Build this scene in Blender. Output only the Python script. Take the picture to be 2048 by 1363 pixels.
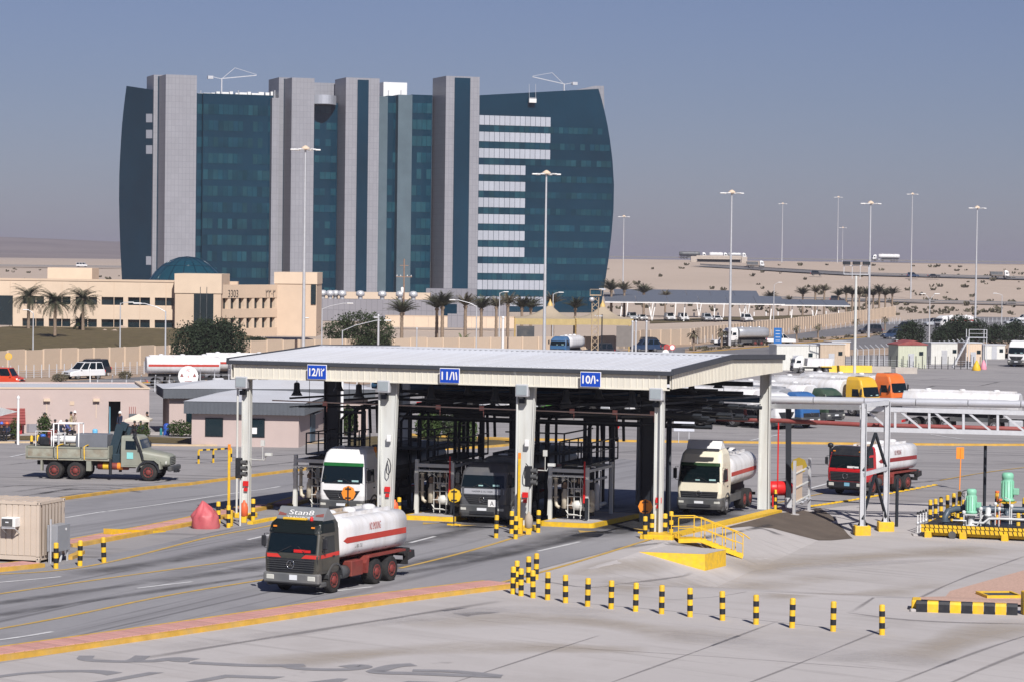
import bpy, math, random
from mathutils import Vector, Matrix
random.seed(7)
SC = bpy.context.scene
for o in list(bpy.data.objects): bpy.data.objects.remove(o)
COL = SC.collection
R = math.radians
# ------------------------------------------------------------------ camera
FPX = 5500.0; CX, CY = 1024.0, 681.5; CAMH = 13.2
PITCH = math.atan(161.5 / FPX); ROLL = R(0.75)
cam_d = bpy.data.cameras.new('camera'); cam = bpy.data.objects.new('camera', cam_d); COL.objects.link(cam)
cam_d.sensor_width = 36.0; cam_d.lens = 36.0 * FPX / 2048.0
cam_d.clip_start = 1.0; cam_d.clip_end = 60000.0
cam.matrix_world = Matrix.Translation((0, 0, CAMH)) @ Matrix.Rotation(math.pi / 2 - PITCH, 4, 'X') @ Matrix.Rotation(ROLL, 4, 'Z')
SC.camera = cam
# ------------------------------------------------------------------ light
SUN_EL = R(41.0); SUN_AZ = R(15.0)      # behind the camera, a little to its right
SX, SY, SZ = math.sin(SUN_AZ) * math.cos(SUN_EL), -math.cos(SUN_AZ) * math.cos(SUN_EL), math.sin(SUN_EL)
sun_d = bpy.data.lights.new('sun', 'SUN'); sun = bpy.data.objects.new('sun', sun_d); COL.objects.link(sun)
sun_d.energy = 4.3; sun_d.angle = R(0.55); sun_d.color = (1.0, 0.955, 0.915)
sun.rotation_euler = Vector((SX, SY, SZ)).to_track_quat('Z', 'Y').to_euler()
sun.location = (60, -200, 200)
world = bpy.data.worlds.new('World'); SC.world = world; world.use_nodes = True
wn, wl = world.node_tree.nodes, world.node_tree.links
wn.clear()
wo = wn.new('ShaderNodeOutputWorld'); wb = wn.new('ShaderNodeBackground'); ws = wn.new('ShaderNodeTexSky')
ws.sky_type = 'NISHITA'; ws.sun_disc = False; ws.sun_elevation = SUN_EL
ws.sun_rotation = math.pi - SUN_AZ
ws.air_density = 1.0; ws.dust_density = 0.25; ws.ozone_density = 3.0; ws.altitude = 20
wb.inputs['Strength'].default_value = 0.05
wh = wn.new('ShaderNodeHueSaturation'); wh.inputs['Saturation'].default_value = 0.8
wl.new(ws.outputs[0], wh.inputs['Color']); wt = wn.new('ShaderNodeMix'); wt.data_type = 'RGBA'; wt.blend_type = 'MULTIPLY'; wt.inputs[0].default_value = 1.0; wt.inputs[7].default_value = (0.55, 0.575, 0.82, 1)
wl.new(wh.outputs[0], wt.inputs[6]); wl.new(wt.outputs[2], wb.inputs['Color']); wl.new(wb.outputs[0], wo.inputs['Surface'])
SC.view_settings.view_transform = 'Standard'; SC.view_settings.look = 'None'
SC.view_settings.exposure = 0.4; SC.view_settings.gamma = 1.0; SC.view_settings.use_curve_mapping = False
SC.cycles.max_bounces = 6; SC.cycles.diffuse_bounces = 3; SC.cycles.glossy_bounces = 3
SC.cycles.transmission_bounces = 4; SC.cycles.volume_bounces = 0; SC.cycles.transparent_max_bounces = 6
SC.cycles.caustics_reflective = False; SC.cycles.caustics_refractive = False
try:
    SC.cycles.use_denoising = True
except Exception: pass

# ------------------------------------------------------------------ places
def _basis():
    cp, sp = math.cos(PITCH), math.sin(PITCH)
    fw = Vector((0, cp, -sp)); r0 = Vector((1, 0, 0)); u0 = Vector((0, sp, cp))
    c, s = math.cos(ROLL), math.sin(ROLL)
    return r0 * c + u0 * s, u0 * c - r0 * s, fw
BR, BU, BW = _basis()
def ray(px, py): return BW + BR * ((px - CX) / FPX) - BU * ((py - CY) / FPX)
def cl(x, a=0.0, b=1.0): return a if x < a else b if x > b else x
def ramp(x, a, b): return cl((x - a) / (b - a))
def smooth(x, a, b):
    t = ramp(x, a, b); return t * t * (3 - 2 * t)
CA = R(18.0)                                     # the canopy's own axes: u along its front, v into the bays
CO = Vector((7.17, 132.42)); CUx, CUy = math.cos(CA), -math.sin(CA); CVx, CVy = math.sin(CA), math.cos(CA)
def C(u, v, z=0.0): return Vector((CO.x + CUx * u + CVx * v, CO.y + CUy * u + CVy * v, z))
def uv_of(x, y):
    dx, dy = x - CO.x, y - CO.y; return dx * CUx + dy * CUy, dx * CVx + dy * CVy
def hz(x, y):
    u, v = uv_of(x, y)
    b = -0.6 * ramp(v, 0, 23)
    s = ramp(u, 1.1, 5.1) * ramp(v, -20, -9) * (1 - ramp(v, 17, 30))
    h = b * (1 - s) - 1.25 * s
    if y > 740:
        h += 14.9 * smooth(y, 770, 1300) * (0.55 + 0.45 * smooth(x, -150, 60)) + 38 * smooth(y, 3600, 6500) * smooth(-x, 350, 1100)
    return h
def G(px, py, dz=0.0):
    d = ray(px, py); t = -CAMH / d.z; z = 0.0
    for _ in range(24):
        t = (z + dz - CAMH) / d.z; z = hz(d.x * t, d.y * t)
    return Vector((d.x * t, d.y * t, z + dz))
def Gz(px, py, z):
    d = ray(px, py); t = (z - CAMH) / d.z; return Vector((d.x * t, d.y * t, z))
def P(px, py, Y):
    d = ray(px, py); t = Y / d.y; return Vector((d.x * t, Y, CAMH + d.z * t))
def on(x, y, dz=0.0): return Vector((x, y, hz(x, y) + dz))
def zat(px, py, base):                            # height seen at a pixel above a ground point
    return P(px, py, base.y).z

# ------------------------------------------------------------------ mesh tools
class MB:
    def __init__(s): s.v = []; s.f = []; s.sm = []; s.mi = []; s.cur = 0
    def add(s, vs, fs, smooth=False):
        n = len(s.v); s.v += [tuple(p) for p in vs]
        for f in fs: s.f.append(tuple(i + n for i in f)); s.sm.append(smooth); s.mi.append(s.cur)
        return s
    def box(s, c, d, b=0.0, rz=0.0, m=None):
        hx, hy, hz_ = d[0] / 2, d[1] / 2, d[2] / 2
        if b <= 0:
            vs = [Vector((x * hx, y * hy, z * hz_)) for z in (-1, 1) for y in (-1, 1) for x in (-1, 1)]
            fs = [(0, 2, 3, 1), (4, 5, 7, 6), (0, 1, 5, 4), (2, 6, 7, 3), (0, 4, 6, 2), (1, 3, 7, 5)]
        else:
            vs = []; ix = {}
            for sx in (-1, 1):
                for sy in (-1, 1):
                    for sz in (-1, 1):
                        for k in range(3):
                            p = [sx * (hx - b), sy * (hy - b), sz * (hz_ - b)]
                            p[k] += (sx, sy, sz)[k] * b
                            ix[(sx, sy, sz, k)] = len(vs); vs.append(Vector(p))
            fs = []
            for k in range(3):
                i, j = (k + 1) % 3, (k + 2) % 3
                for sg in (-1, 1):
                    q = []
                    for a, bb in ((-1, -1), (1, -1), (1, 1), (-1, 1)):
                        t = [0, 0, 0]; t[k] = sg; t[i] = a; t[j] = bb; q.append(ix[(*t, k)])
                    fs.append(tuple(q if sg > 0 else q[::-1]))
                for a in (-1, 1):
                    for bb in (-1, 1):
                        q = []
                        for kk, e in ((i, -1), (i, 1), (j, 1), (j, -1)):
                            t = [0, 0, 0]; t[k] = e; t[i] = a; t[j] = bb; q.append(ix[(*t, kk)])
                        fs.append(tuple(q if a * bb > 0 else q[::-1]))
            for sx in (-1, 1):
                for sy in (-1, 1):
                    for sz in (-1, 1):
                        q = [ix[(sx, sy, sz, k)] for k in range(3)]
                        fs.append(tuple(q if sx * sy * sz > 0 else q[::-1]))
        if rz:
            M = Matrix.Rotation(rz, 3, 'Z'); vs = [M @ p for p in vs]
        if m is not None: vs = [m @ p for p in vs]
        c = Vector(c); return s.add([p + c for p in vs], fs)
    def beam(s, a, b, w, h=None, up=(0, 0, 1)):      # rectangular bar from a to b
        a, b = Vector(a), Vector(b); h = h or w; d = (b - a)
        L = d.length
        if L < 1e-6: return s
        d /= L; upv = Vector(up)
        if abs(d.dot(upv)) > 0.98: upv = Vector((0, 1, 0))
        x = d.cross(upv).normalized(); y = x.cross(d)
        vs = [p + x * (sx * w / 2) + y * (sy * h / 2) for p in (a, b) for sx, sy in ((-1, -1), (1, -1), (1, 1), (-1, 1))]
        return s.add(vs, [(0, 1, 5, 4), (1, 2, 6, 5), (2, 3, 7, 6), (3, 0, 4, 7), (3, 2, 1, 0), (4, 5, 6, 7)])
    def cyl(s, a, b, r, r2=None, n=10, caps=True):
        a, b = Vector(a), Vector(b); r2 = r if r2 is None else r2
        d = (b - a).normalized(); t = Vector((0, 0, 1)) if abs(d.z) < 0.9 else Vector((1, 0, 0))
        x = d.cross(t).normalized(); y = d.cross(x)
        vs = []
        for p, rr in ((a, r), (b, r2)):
            vs += [p + (x * math.cos(2 * math.pi * i / n) + y * math.sin(2 * math.pi * i / n)) * rr for i in range(n)]
        s.add(vs, [(i, i + n, (i + 1) % n + n, (i + 1) % n) for i in range(n)], True)
        if caps: s.add(vs, [tuple(range(n)), tuple(range(2 * n - 1, n - 1, -1))])
        return s
    def tube(s, pts, r, n=8, closed=False):
        pts = [Vector(p) for p in pts]; rings = []; px = None
        for i, p in enumerate(pts):
            d = (pts[min(i + 1, len(pts) - 1)] - pts[max(i - 1, 0)]).normalized()
            if px is None:
                t = Vector((0, 0, 1)) if abs(d.z) < 0.9 else Vector((1, 0, 0)); px = d.cross(t).normalized()
            else: px = (px - d * px.dot(d)).normalized()
            y = d.cross(px); rr = r[i] if isinstance(r, (list, tuple)) else r
            rings.append([p + (px * math.cos(2 * math.pi * k / n) + y * math.sin(2 * math.pi * k / n)) * rr for k in range(n)])
        return s.loft(rings, True, True)
    def loft(s, rings, caps=True, smooth=False):
        n = len(rings[0]); vs = [p for r in rings for p in r]; fs = []
        for i in range(len(rings) - 1):
            for k in range(n): fs.append((i * n + k, i * n + (k + 1) % n, (i + 1) * n + (k + 1) % n, (i + 1) * n + k))
        s.add(vs, fs, smooth)
        if caps: s.add(vs, [tuple(range(n - 1, -1, -1)), tuple(range((len(rings) - 1) * n, len(rings) * n))])
        return s
    def prism(s, poly, a, b, axis='y'):             # polygon of (p, q) pushed from a to b along an axis
        def mk(p, q, t): return (p, t, q) if axis == 'y' else (t, p, q) if axis == 'x' else (p, q, t)
        n = len(poly); vs = [mk(p, q, a) for p, q in poly] + [mk(p, q, b) for p, q in poly]
        s.add(vs, [(i, (i + 1) % n, (i + 1) % n + n, i + n) for i in range(n)] + [tuple(range(n - 1, -1, -1)), tuple(range(n, 2 * n))])
        return s
    def lathe(s, prof, c=(0, 0, 0), n=12, axis='z', caps=True):
        rings = []
        for r, h in prof:
            ring = []
            for k in range(n):
                a = 2 * math.pi * k / n; p = (r * math.cos(a), r * math.sin(a))
                ring.append(Vector(c) + Vector((p[0], p[1], h) if axis == 'z' else (h, p[0], p[1]) if axis == 'x' else (p[1], h, p[0])))
            rings.append(ring)
        return s.loft(rings, caps, True)
    def quad(s, a, b, c, d): return s.add([a, b, c, d], [(0, 1, 2, 3)])
def new_mesh(name, mb, mats):
    me = bpy.data.meshes.new(name)
    me.from_pydata(mb.v, [], mb.f)
    for m in (mats if isinstance(mats, (list, tuple)) else [mats]): me.materials.append(m)
    me.polygons.foreach_set('use_smooth', mb.sm)
    if any(mb.mi): me.polygons.foreach_set('material_index', mb.mi)
    me.update(); return me
def obj(name, mb, mat, parent=None, loc=None, rz=0.0):
    me = mb if isinstance(mb, bpy.types.Mesh) else new_mesh(name, mb, mat)
    o = bpy.data.objects.new(name, me); COL.objects.link(o)
    if parent: o.parent = parent
    if loc is not None: o.location = loc
    if rz: o.rotation_euler = (0, 0, rz)
    return o
def tag(o, label, cat, group=None):
    o['label'] = label; o['category'] = cat
    if group: o['group'] = group
    return o
def thing(name, label, cat, loc=(0, 0, 0), rz=0.0, group=None):
    o = bpy.data.objects.new(name, None); COL.objects.link(o); o.empty_display_size = 0.3
    o.location = loc; o.rotation_euler = (0, 0, rz); return tag(o, label, cat, group)
def struct(name, mb, mat, parent=None):
    o = obj(name, mb, mat, parent)
    if not parent: o['kind'] = 'structure'
    return o
KIDS = {}
def copy_tree(o, parent=None):
    c = o.copy(); COL.objects.link(c); c.parent = parent
    for ch in list(o.children): copy_tree(ch, c)
    return c
def place(proto, used, loc, rz, label, scale=None):
    o = proto if not used else copy_tree(proto)
    used.append(1); o.location = loc; o.rotation_euler = (0, 0, rz); o['label'] = label
    if scale: o.scale = scale if isinstance(scale, (tuple, list)) else (scale,) * 3
    return o
def hdg(dx, dy): return math.atan2(dy, dx)
def text_mesh(txt, size=1.0, ext=0.0, bold=0.0):
    c = bpy.data.curves.new('t', 'FONT'); c.body = txt; c.size = size; c.align_x = 'CENTER'; c.align_y = 'CENTER'
    c.extrude = ext; c.resolution_u = 3; c.offset = bold
    o = bpy.data.objects.new('t', c); COL.objects.link(o)
    dg = bpy.context.evaluated_depsgraph_get(); dg.update()
    me = bpy.data.meshes.new_from_object(o.evaluated_get(dg)); bpy.data.objects.remove(o); bpy.data.curves.remove(c)
    return me
def lettering(name, txt, w, h, mat, parent, M, bold=0.0):     # text fitted into w x h, laid by matrix M
    me = text_mesh(txt, bold=bold)
    if not me.vertices: return None
    xs = [v.co.x for v in me.vertices]; ys = [v.co.y for v in me.vertices]
    cx, cy = (min(xs) + max(xs)) / 2, (min(ys) + max(ys)) / 2; sx = w / max(1e-4, max(xs) - min(xs)); sy = h / max(1e-4, max(ys) - min(ys))
    for v in me.vertices: v.co = M @ Vector(((v.co.x - cx) * sx, (v.co.y - cy) * sy, 0))
    me.materials.clear(); me.materials.append(mat); me.name = name
    return obj(name, me, mat, parent)
def frame3(o, x, y):                                        # matrix from two axes
    x, y = Vector(x).normalized(), Vector(y).normalized(); z = x.cross(y)
    return Matrix(((x.x, y.x, z.x, o[0]), (x.y, y.y, z.y, o[1]), (x.z, y.z, z.z, o[2]), (0, 0, 0, 1)))

# ------------------------------------------------------------------ materials
MATS = {}
def mat(name, col, rough=0.6, metal=0.0, var=0.12, scale=1.5, bump=0.0, bscale=20, spec=0.4, coat=0.0, dust=0.0, dustcol=(0.42, 0.36, 0.29), stretch=None, world=False, rnd=0.0):
    if name in MATS: return MATS[name]
    m = bpy.data.materials.new(name); m.use_nodes = True; nt = m.node_tree; N, L = nt.nodes, nt.links
    b = N['Principled BSDF']; b.inputs['Roughness'].default_value = rough; b.inputs['Metallic'].default_value = metal
    b.inputs['Specular IOR Level'].default_value = spec; b.inputs['Coat Weight'].default_value = coat; b.inputs['Coat Roughness'].default_value = 0.08
    if world: src = N.new('ShaderNodeNewGeometry').outputs['Position']
    else: src = N.new('ShaderNodeTexCoord').outputs['Object']
    if stretch:
        mp = N.new('ShaderNodeMapping'); mp.inputs['Scale'].default_value = stretch[:3]
        if len(stretch) > 3: mp.inputs['Rotation'].default_value = (0, 0, stretch[3])
        L.new(src, mp.inputs['Vector']); src = mp.outputs[0]
    n = N.new('ShaderNodeTexNoise'); n.inputs['Scale'].default_value = scale; n.inputs['Detail'].default_value = 6; n.inputs['Roughness'].default_value = 0.6
    L.new(src, n.inputs['Vector'])
    mr = N.new('ShaderNodeMapRange'); mr.inputs['From Min'].default_value = 0.25; mr.inputs['From Max'].default_value = 0.75
    mr.inputs['To Min'].default_value = 1 - var; mr.inputs['To Max'].default_value = 1 + var
    L.new(n.outputs[0], mr.inputs['Value'])
    hs = N.new('ShaderNodeHueSaturation'); hs.inputs['Color'].default_value = (*col, 1)
    val = mr.outputs[0]
    if rnd:
        oi = N.new('ShaderNodeObjectInfo'); m2 = N.new('ShaderNodeMapRange'); m2.inputs['To Min'].default_value = 1 - rnd; m2.inputs['To Max'].default_value = 1 + rnd
        L.new(oi.outputs['Random'], m2.inputs['Value']); mm = N.new('ShaderNodeMath'); mm.operation = 'MULTIPLY'
        L.new(val, mm.inputs[0]); L.new(m2.outputs[0], mm.inputs[1]); val = mm.outputs[0]
    L.new(val, hs.inputs['Value']); out = hs.outputs[0]
    if dust:
        n2 = N.new('ShaderNodeTexNoise'); n2.inputs['Scale'].default_value = scale * 0.7; n2.inputs['Detail'].default_value = 8
        L.new(src, n2.inputs['Vector']); r2 = N.new('ShaderNodeMapRange'); r2.inputs['From Min'].default_value = 0.42; r2.inputs['From Max'].default_value = 0.75; r2.inputs['To Max'].default_value = dust
        L.new(n2.outputs[0], r2.inputs['Value']); mx = N.new('ShaderNodeMix'); mx.data_type = 'RGBA'
        L.new(r2.outputs[0], mx.inputs[0]); L.new(out, mx.inputs[6]); mx.inputs[7].default_value = (*dustcol, 1); out = mx.outputs[2]
    L.new(out, b.inputs['Base Color'])
    if bump:
        n3 = N.new('ShaderNodeTexNoise'); n3.inputs['Scale'].default_value = bscale; n3.inputs['Detail'].default_value = 4; L.new(src, n3.inputs['Vector'])
        bp = N.new('ShaderNodeBump'); bp.inputs['Strength'].default_value = bump; bp.inputs['Distance'].default_value = 0.02; L.new(n3.outputs[0], bp.inputs['Height']); L.new(bp.outputs[0], b.inputs['Normal'])
    MATS[name] = m; return m
def paint(name, col, rough=0.32, dust=0.18): return mat(name, col, rough, 0, 0.06, 1.2, coat=0.15, dust=dust, dustcol=(0.36, 0.31, 0.25))
M_YEL = mat('yellow paint', (0.80, 0.49, 0.018), 0.55, var=0.14, scale=5, dust=0.4, dustcol=(.40, .29, .12), rnd=.07)
M_YKERB = mat('kerb yellow paint', (0.58, 0.34, 0.055), 0.75, var=0.25, scale=1.6, dust=0.6, dustcol=(0.40, 0.30, 0.16))
M_BLK = mat('black paint', (0.016, 0.018, 0.023), 0.55, var=0.2, scale=5, dust=.3, dustcol=(.06, .055, .05))
M_WHT = mat('white paint', (0.78, 0.78, 0.77), 0.45, var=0.05, dust=0.1)
M_LINEW = mat('road white line', (0.62, 0.62, 0.62), 0.7, var=0.18, scale=2.5, dust=0.5, dustcol=(0.33, 0.32, 0.33))
M_LINEY = mat('road yellow line', (0.52, 0.33, 0.07), 0.75, var=0.2, scale=2.0, dust=0.55, dustcol=(0.32, 0.29, 0.25))
M_STEEL = mat('painted light steel', (0.62, 0.63, 0.60), 0.45, var=0.08, scale=1.2, dust=0.12)
M_GALV = mat('galvanised steel', (0.60, 0.61, 0.63), 0.4, metal=0.35, var=0.1, scale=3)
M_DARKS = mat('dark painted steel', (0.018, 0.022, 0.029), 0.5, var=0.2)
M_BLUEP = mat('pipe blue with shade', (0.02, 0.06, 0.11), 0.45, var=0.15)
M_ALU = mat('aluminium pipe cladding', (0.70, 0.71, 0.74), 0.36, metal=0.45, var=0.08, scale=1.0)
M_REDP = mat('red primer', (0.27, 0.065, 0.06), 0.55, var=0.15, dust=0.15)
M_REDB = mat('bright red paint', (0.62, 0.02, 0.02), 0.4, var=0.06)
M_TYRE = mat('tyre rubber', (0.018, 0.018, 0.019), 0.85, var=0.25, scale=4, dust=0.45, dustcol=(0.07, 0.06, 0.05))
M_GLASS = mat('vehicle glass', (0.004, 0.009, 0.011), 0.05, var=0.05, spec=0.6)
M_CHROME = mat('chrome', (0.7, 0.7, 0.7), 0.15, metal=1.0, var=0.03)
M_LAMP = mat('lamp lens', (0.55, 0.55, 0.5), 0.12, var=0.1, spec=0.8)
M_PLASTIC = mat('dark grey plastic', (0.06, 0.065, 0.07), 0.6, var=0.1, dust=0.15)
M_CHASSIS = mat('chassis black', (0.022, 0.022, 0.024), 0.7, var=0.3, dust=0.3, dustcol=(0.09, 0.075, 0.06))
M_REDCH = mat('chassis red oxide', (0.20, 0.035, 0.028), 0.65, var=0.25, scale=3, dust=0.35, dustcol=(0.16, 0.09, 0.06))
M_PLATE = mat('number plate', (0.7, 0.72, 0.75), 0.4, var=0.05)
M_ORANGE = mat('orange paint', (0.85, 0.27, 0.03), 0.45, var=0.08)
M_BLUES = mat('blue sign', (0.008, 0.06, 0.42), 0.35, var=0.05)
M_TRUNK = mat('palm trunk bark', (0.24, 0.18, 0.13), 0.9, var=0.3, scale=6, bump=0.5)
M_BARK = mat('tree bark', (0.10, 0.075, 0.055), 0.9, var=0.3, scale=5)
M_SKIN = mat('skin', (0.16, 0.08, 0.05), 0.6, var=0.05)
# ------------------------------------------------------------------ ground and terrain
def ground_mat(name, base, dark, light, streak=None, track=0.0, joints=0.0, scale=0.06):
    m = bpy.data.materials.new(name); m.use_nodes = True; nt = m.node_tree; N, L = nt.nodes, nt.links
    b = N['Principled BSDF']; b.inputs['Roughness'].default_value = 0.85; b.inputs['Specular IOR Level'].default_value = 0.25
    g = N.new('ShaderNodeNewGeometry').outputs['Position']
    def noise(sc, det=6, ro=0.6, st=None, src=g):
        if st:
            mp = N.new('ShaderNodeMapping'); mp.inputs['Rotation'].default_value = (0, 0, st[2]); mp2 = N.new('ShaderNodeMapping'); mp2.inputs['Scale'].default_value = (st[0], st[1], 1)
            L.new(src, mp.inputs['Vector']); L.new(mp.outputs[0], mp2.inputs['Vector']); src = mp2.outputs[0]
        n = N.new('ShaderNodeTexNoise'); n.inputs['Scale'].default_value = sc; n.inputs['Detail'].default_value = det; n.inputs['Roughness'].default_value = ro; L.new(src, n.inputs['Vector']); return n.outputs[0]
    def rng(v, a, c, lo, hi):
        r = N.new('ShaderNodeMapRange'); r.inputs['From Min'].default_value = a; r.inputs['From Max'].default_value = c; r.inputs['To Min'].default_value = lo; r.inputs['To Max'].default_value = hi; L.new(v, r.inputs['Value']); return r.outputs[0]
    def mix(f, a, c):
        x = N.new('ShaderNodeMix'); x.data_type = 'RGBA'; L.new(f, x.inputs[0])
        for i, q in ((6, a), (7, c)):
            if isinstance(q, tuple): x.inputs[i].default_value = (*q, 1)
            else: L.new(q, x.inputs[i])
        return x.outputs[2]
    c = mix(rng(noise(scale), 0.35, 0.65, 0, 1), base, light)
    c = mix(rng(noise(scale * 4, 8), 0.52, 0.8, 0, 0.7), c, dark)
    if streak:
        c = mix(rng(noise(1.0, 5, 0.55, streak), 0.52, 0.72, 0, track), c, dark)
        st2 = (streak[0] * 4, streak[1] * 2.0, streak[2])
        c = mix(rng(noise(1.0, 3, 0.5, st2), 0.60, 0.70, 0, track * 0.8), c, tuple(0.55 * q for q in dark))
    c = mix(rng(noise(3.0, 6), 0.45, 0.9, 0, 0.25), c, dark)
    spots = noise(0.35, 3, 0.7); c = mix(rng(spots, 0.70, 0.76, 0, 0.35), c, tuple(0.4 * q for q in dark))
    if joints:
        mp = N.new('ShaderNodeMapping'); mp.inputs['Rotation'].default_value = (0, 0, CA); L.new(g, mp.inputs['Vector'])
        br = N.new('ShaderNodeTexBrick'); br.offset = 0.0; br.inputs['Scale'].default_value = 1.0; br.inputs['Mortar Size'].default_value = 0.035; br.inputs['Brick Width'].default_value = joints; br.inputs['Row Height'].default_value = joints * 0.9
        br.inputs['Color1'].default_value = (0, 0, 0, 1); br.inputs['Color2'].default_value = (0, 0, 0, 1); br.inputs['Mortar'].default_value = (1, 1, 1, 1); L.new(mp.outputs[0], br.inputs['Vector'])
        c = mix(rng(br.outputs[0], 0, 1, 0, 0.55), c, tuple(0.7 * q for q in dark))
    L.new(c, b.inputs['Base Color'])
    bp = N.new('ShaderNodeBump'); bp.inputs['Strength'].default_value = 0.25; bp.inputs['Distance'].default_value = 0.02; L.new(noise(12, 4), bp.inputs['Height']); L.new(bp.outputs[0], b.inputs['Normal'])
    MATS[name] = m; return m
LANE = R(-20)
M_CONC = ground_mat('apron concrete', (0.425, 0.40, 0.39), (0.32, 0.295, 0.28), (0.48, 0.452, 0.44), (0.6, 0.05, R(-52)), 0.35, 0, 0.05)
M_ROAD = ground_mat('worn road asphalt', (0.245, 0.24, 0.252), (0.15, 0.147, 0.155), (0.30, 0.295, 0.305), (0.55, 0.02, R(22)), 0.75)
M_YARD = ground_mat('yard asphalt', (0.285, 0.272, 0.272), (0.19, 0.182, 0.185), (0.335, 0.318, 0.315), (0.03, 0.45, R(10)), 0.7)
M_SAND = ground_mat('desert sand', (0.45, 0.365, 0.295), (0.38, 0.31, 0.25), (0.49, 0.40, 0.325), None, 0, 0, 0.012)
M_LAWN = mat('dry lawn', (0.10, 0.078, 0.032), 0.95, var=0.35, scale=0.8, bump=0.6, bscale=6, world=True, dust=0.4, dustcol=(0.16, 0.11, 0.06))
M_PINK = mat('pink paving', (0.52, 0.27, 0.235), 0.8, var=0.10, scale=2, rnd=0.10, dust=0.25, dustcol=(0.45, 0.33, 0.28))
M_BEIGEK = mat('kerb top', (0.52, 0.40, 0.26), 0.8, var=0.15, scale=2)
M_RED = mat('red gravel bed', (0.50, 0.33, 0.26), 0.95, var=0.28, scale=9, bump=0.8, bscale=14, world=True)

def sheet(name, pts, dz, m, res=None, parent=None):     # flat polygon sheet following the ground
    mb = MB(); mb.add([on(p[0], p[1], dz) for p in pts], [tuple(range(len(pts)))]); return struct(name, mb, m, parent)
def strip_pts(px, n=1):                                 # resample a polyline of ground points
    pts = [G(*p) for p in px]; out = []
    for a, b in zip(pts, pts[1:]):
        k = max(1, int((b - a).length / n))
        for i in range(k): out.append(a.lerp(b, i / k))
    return out + [pts[-1]]
def smooth_line(pts, it=2):
    for _ in range(it):
        q = [pts[0]]
        for a, b in zip(pts, pts[1:]): q += [a.lerp(b, .25), a.lerp(b, .75)]
        pts = q + [pts[-1]]
    return pts
def ribbon(mb, pts, w, dz, h=0.0, off=0.0, side=None):
    """a band w wide along pts; with h it becomes a kerb with sides"""
    L_, R_ = [], []
    for i, p in enumerate(pts):
        d = pts[min(i + 1, len(pts) - 1)] - pts[max(i - 1, 0)]; d.z = 0; d.normalize(); n = Vector((-d.y, d.x, 0))
        a, b = p + n * (off + w / 2), p + n * (off - w / 2)
        L_.append(a); R_.append(b)
    n = len(pts); vs = [on(p.x, p.y, dz + h) for p in L_] + [on(p.x, p.y, dz + h) for p in R_]
    fs = [(i, n + i, n + i + 1, i + 1) for i in range(n - 1)]
    if h:
        vs += [on(p.x, p.y, -0.25) for p in L_] + [on(p.x, p.y, -0.25) for p in R_]
        fs += [(i + 1, 2 * n + i + 1, 2 * n + i, i) for i in range(n - 1)] + [(n + i, 3 * n + i, 3 * n + i + 1, n + i + 1) for i in range(n - 1)]
        fs += [(0, 2 * n, 3 * n, n), (2 * n - 1, 4 * n - 1, 3 * n - 1, n - 1)]
    return mb.add(vs, fs)

# near ground: a grid in the canopy's axes so that its folds lie on grid lines
def make_ground():
    mb = MB()
    us = [-95, -70, -50, -40, -30, -25, -20, -15, -10, -6, -3, 0, 1.1, 2.1, 3.1, 4.1, 5.1, 7, 9, 12, 15, 20, 26, 34, 45, 60, 80, 110]
    vs_ = [-75, -60, -45, -35, -28, -20, -17.2, -14.5, -11.8, -9, -6, -3, 0, 4, 8, 12, 14.5, 17, 20, 23, 26.5, 30, 40, 55, 80, 110, 150, 190, 240, 290]
    V = []
    for v in vs_:
        for u in us:
            q = C(u, v); V.append(on(q.x, q.y))
    n = len(us); mb.add(V, [(j * n + i, j * n + i + 1, (j + 1) * n + i + 1, (j + 1) * n + i) for j in range(len(vs_) - 1) for i in range(n - 1)])
    struct('yard_ground', mb, M_YARD)
    # far terrain: desert, embankment and plateau out to the horizon
    mb = MB(); rnd = random.Random(3)
    ys = [-400, 0, 200, 400, 600, 700, 760] + [780 + 20 * i for i in range(28)] + [1360, 1450, 1600, 1800, 2000, 2300, 2600, 3000, 3600, 4300, 5000, 5800, 6500, 7400, 9000, 14000, 26000, 45000]
    V = []; k = 40
    for y in ys:
        half = max(260, abs(y) * 0.42)
        if y >= 8000: half = y * 1.2
        for i in range(k + 1):
            x = -half + 2 * half * i / k
            z = hz(x, y) - 2.5 * (1 - ramp(y, 380, 480)) - 0.05 + (rnd.random() - .5) * 0.35 * (760 < y < 1500)
            if 4000 < y < 8000 and x < 0: z += rnd.random() * 9 * smooth(-x, 500, 1000)
            V.append((x, y, z))
    n = k + 1; mb.add(V, [(j * n + i, j * n + i + 1, (j + 1) * n + i + 1, (j + 1) * n + i) for j in range(len(ys) - 1) for i in range(k)], True)
    mb.mi = [1 if Vector(mb.v[f[0]]).y > 3500 else 0 for f in mb.f]
    struct('desert_ground', mb, [M_SAND, mat('far rocky hills', (.20, .165, .15), .95, var=.3, scale=.004, world=True)])  # dark rock tone on the far hills also makes up for thin haze
make_ground()
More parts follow.
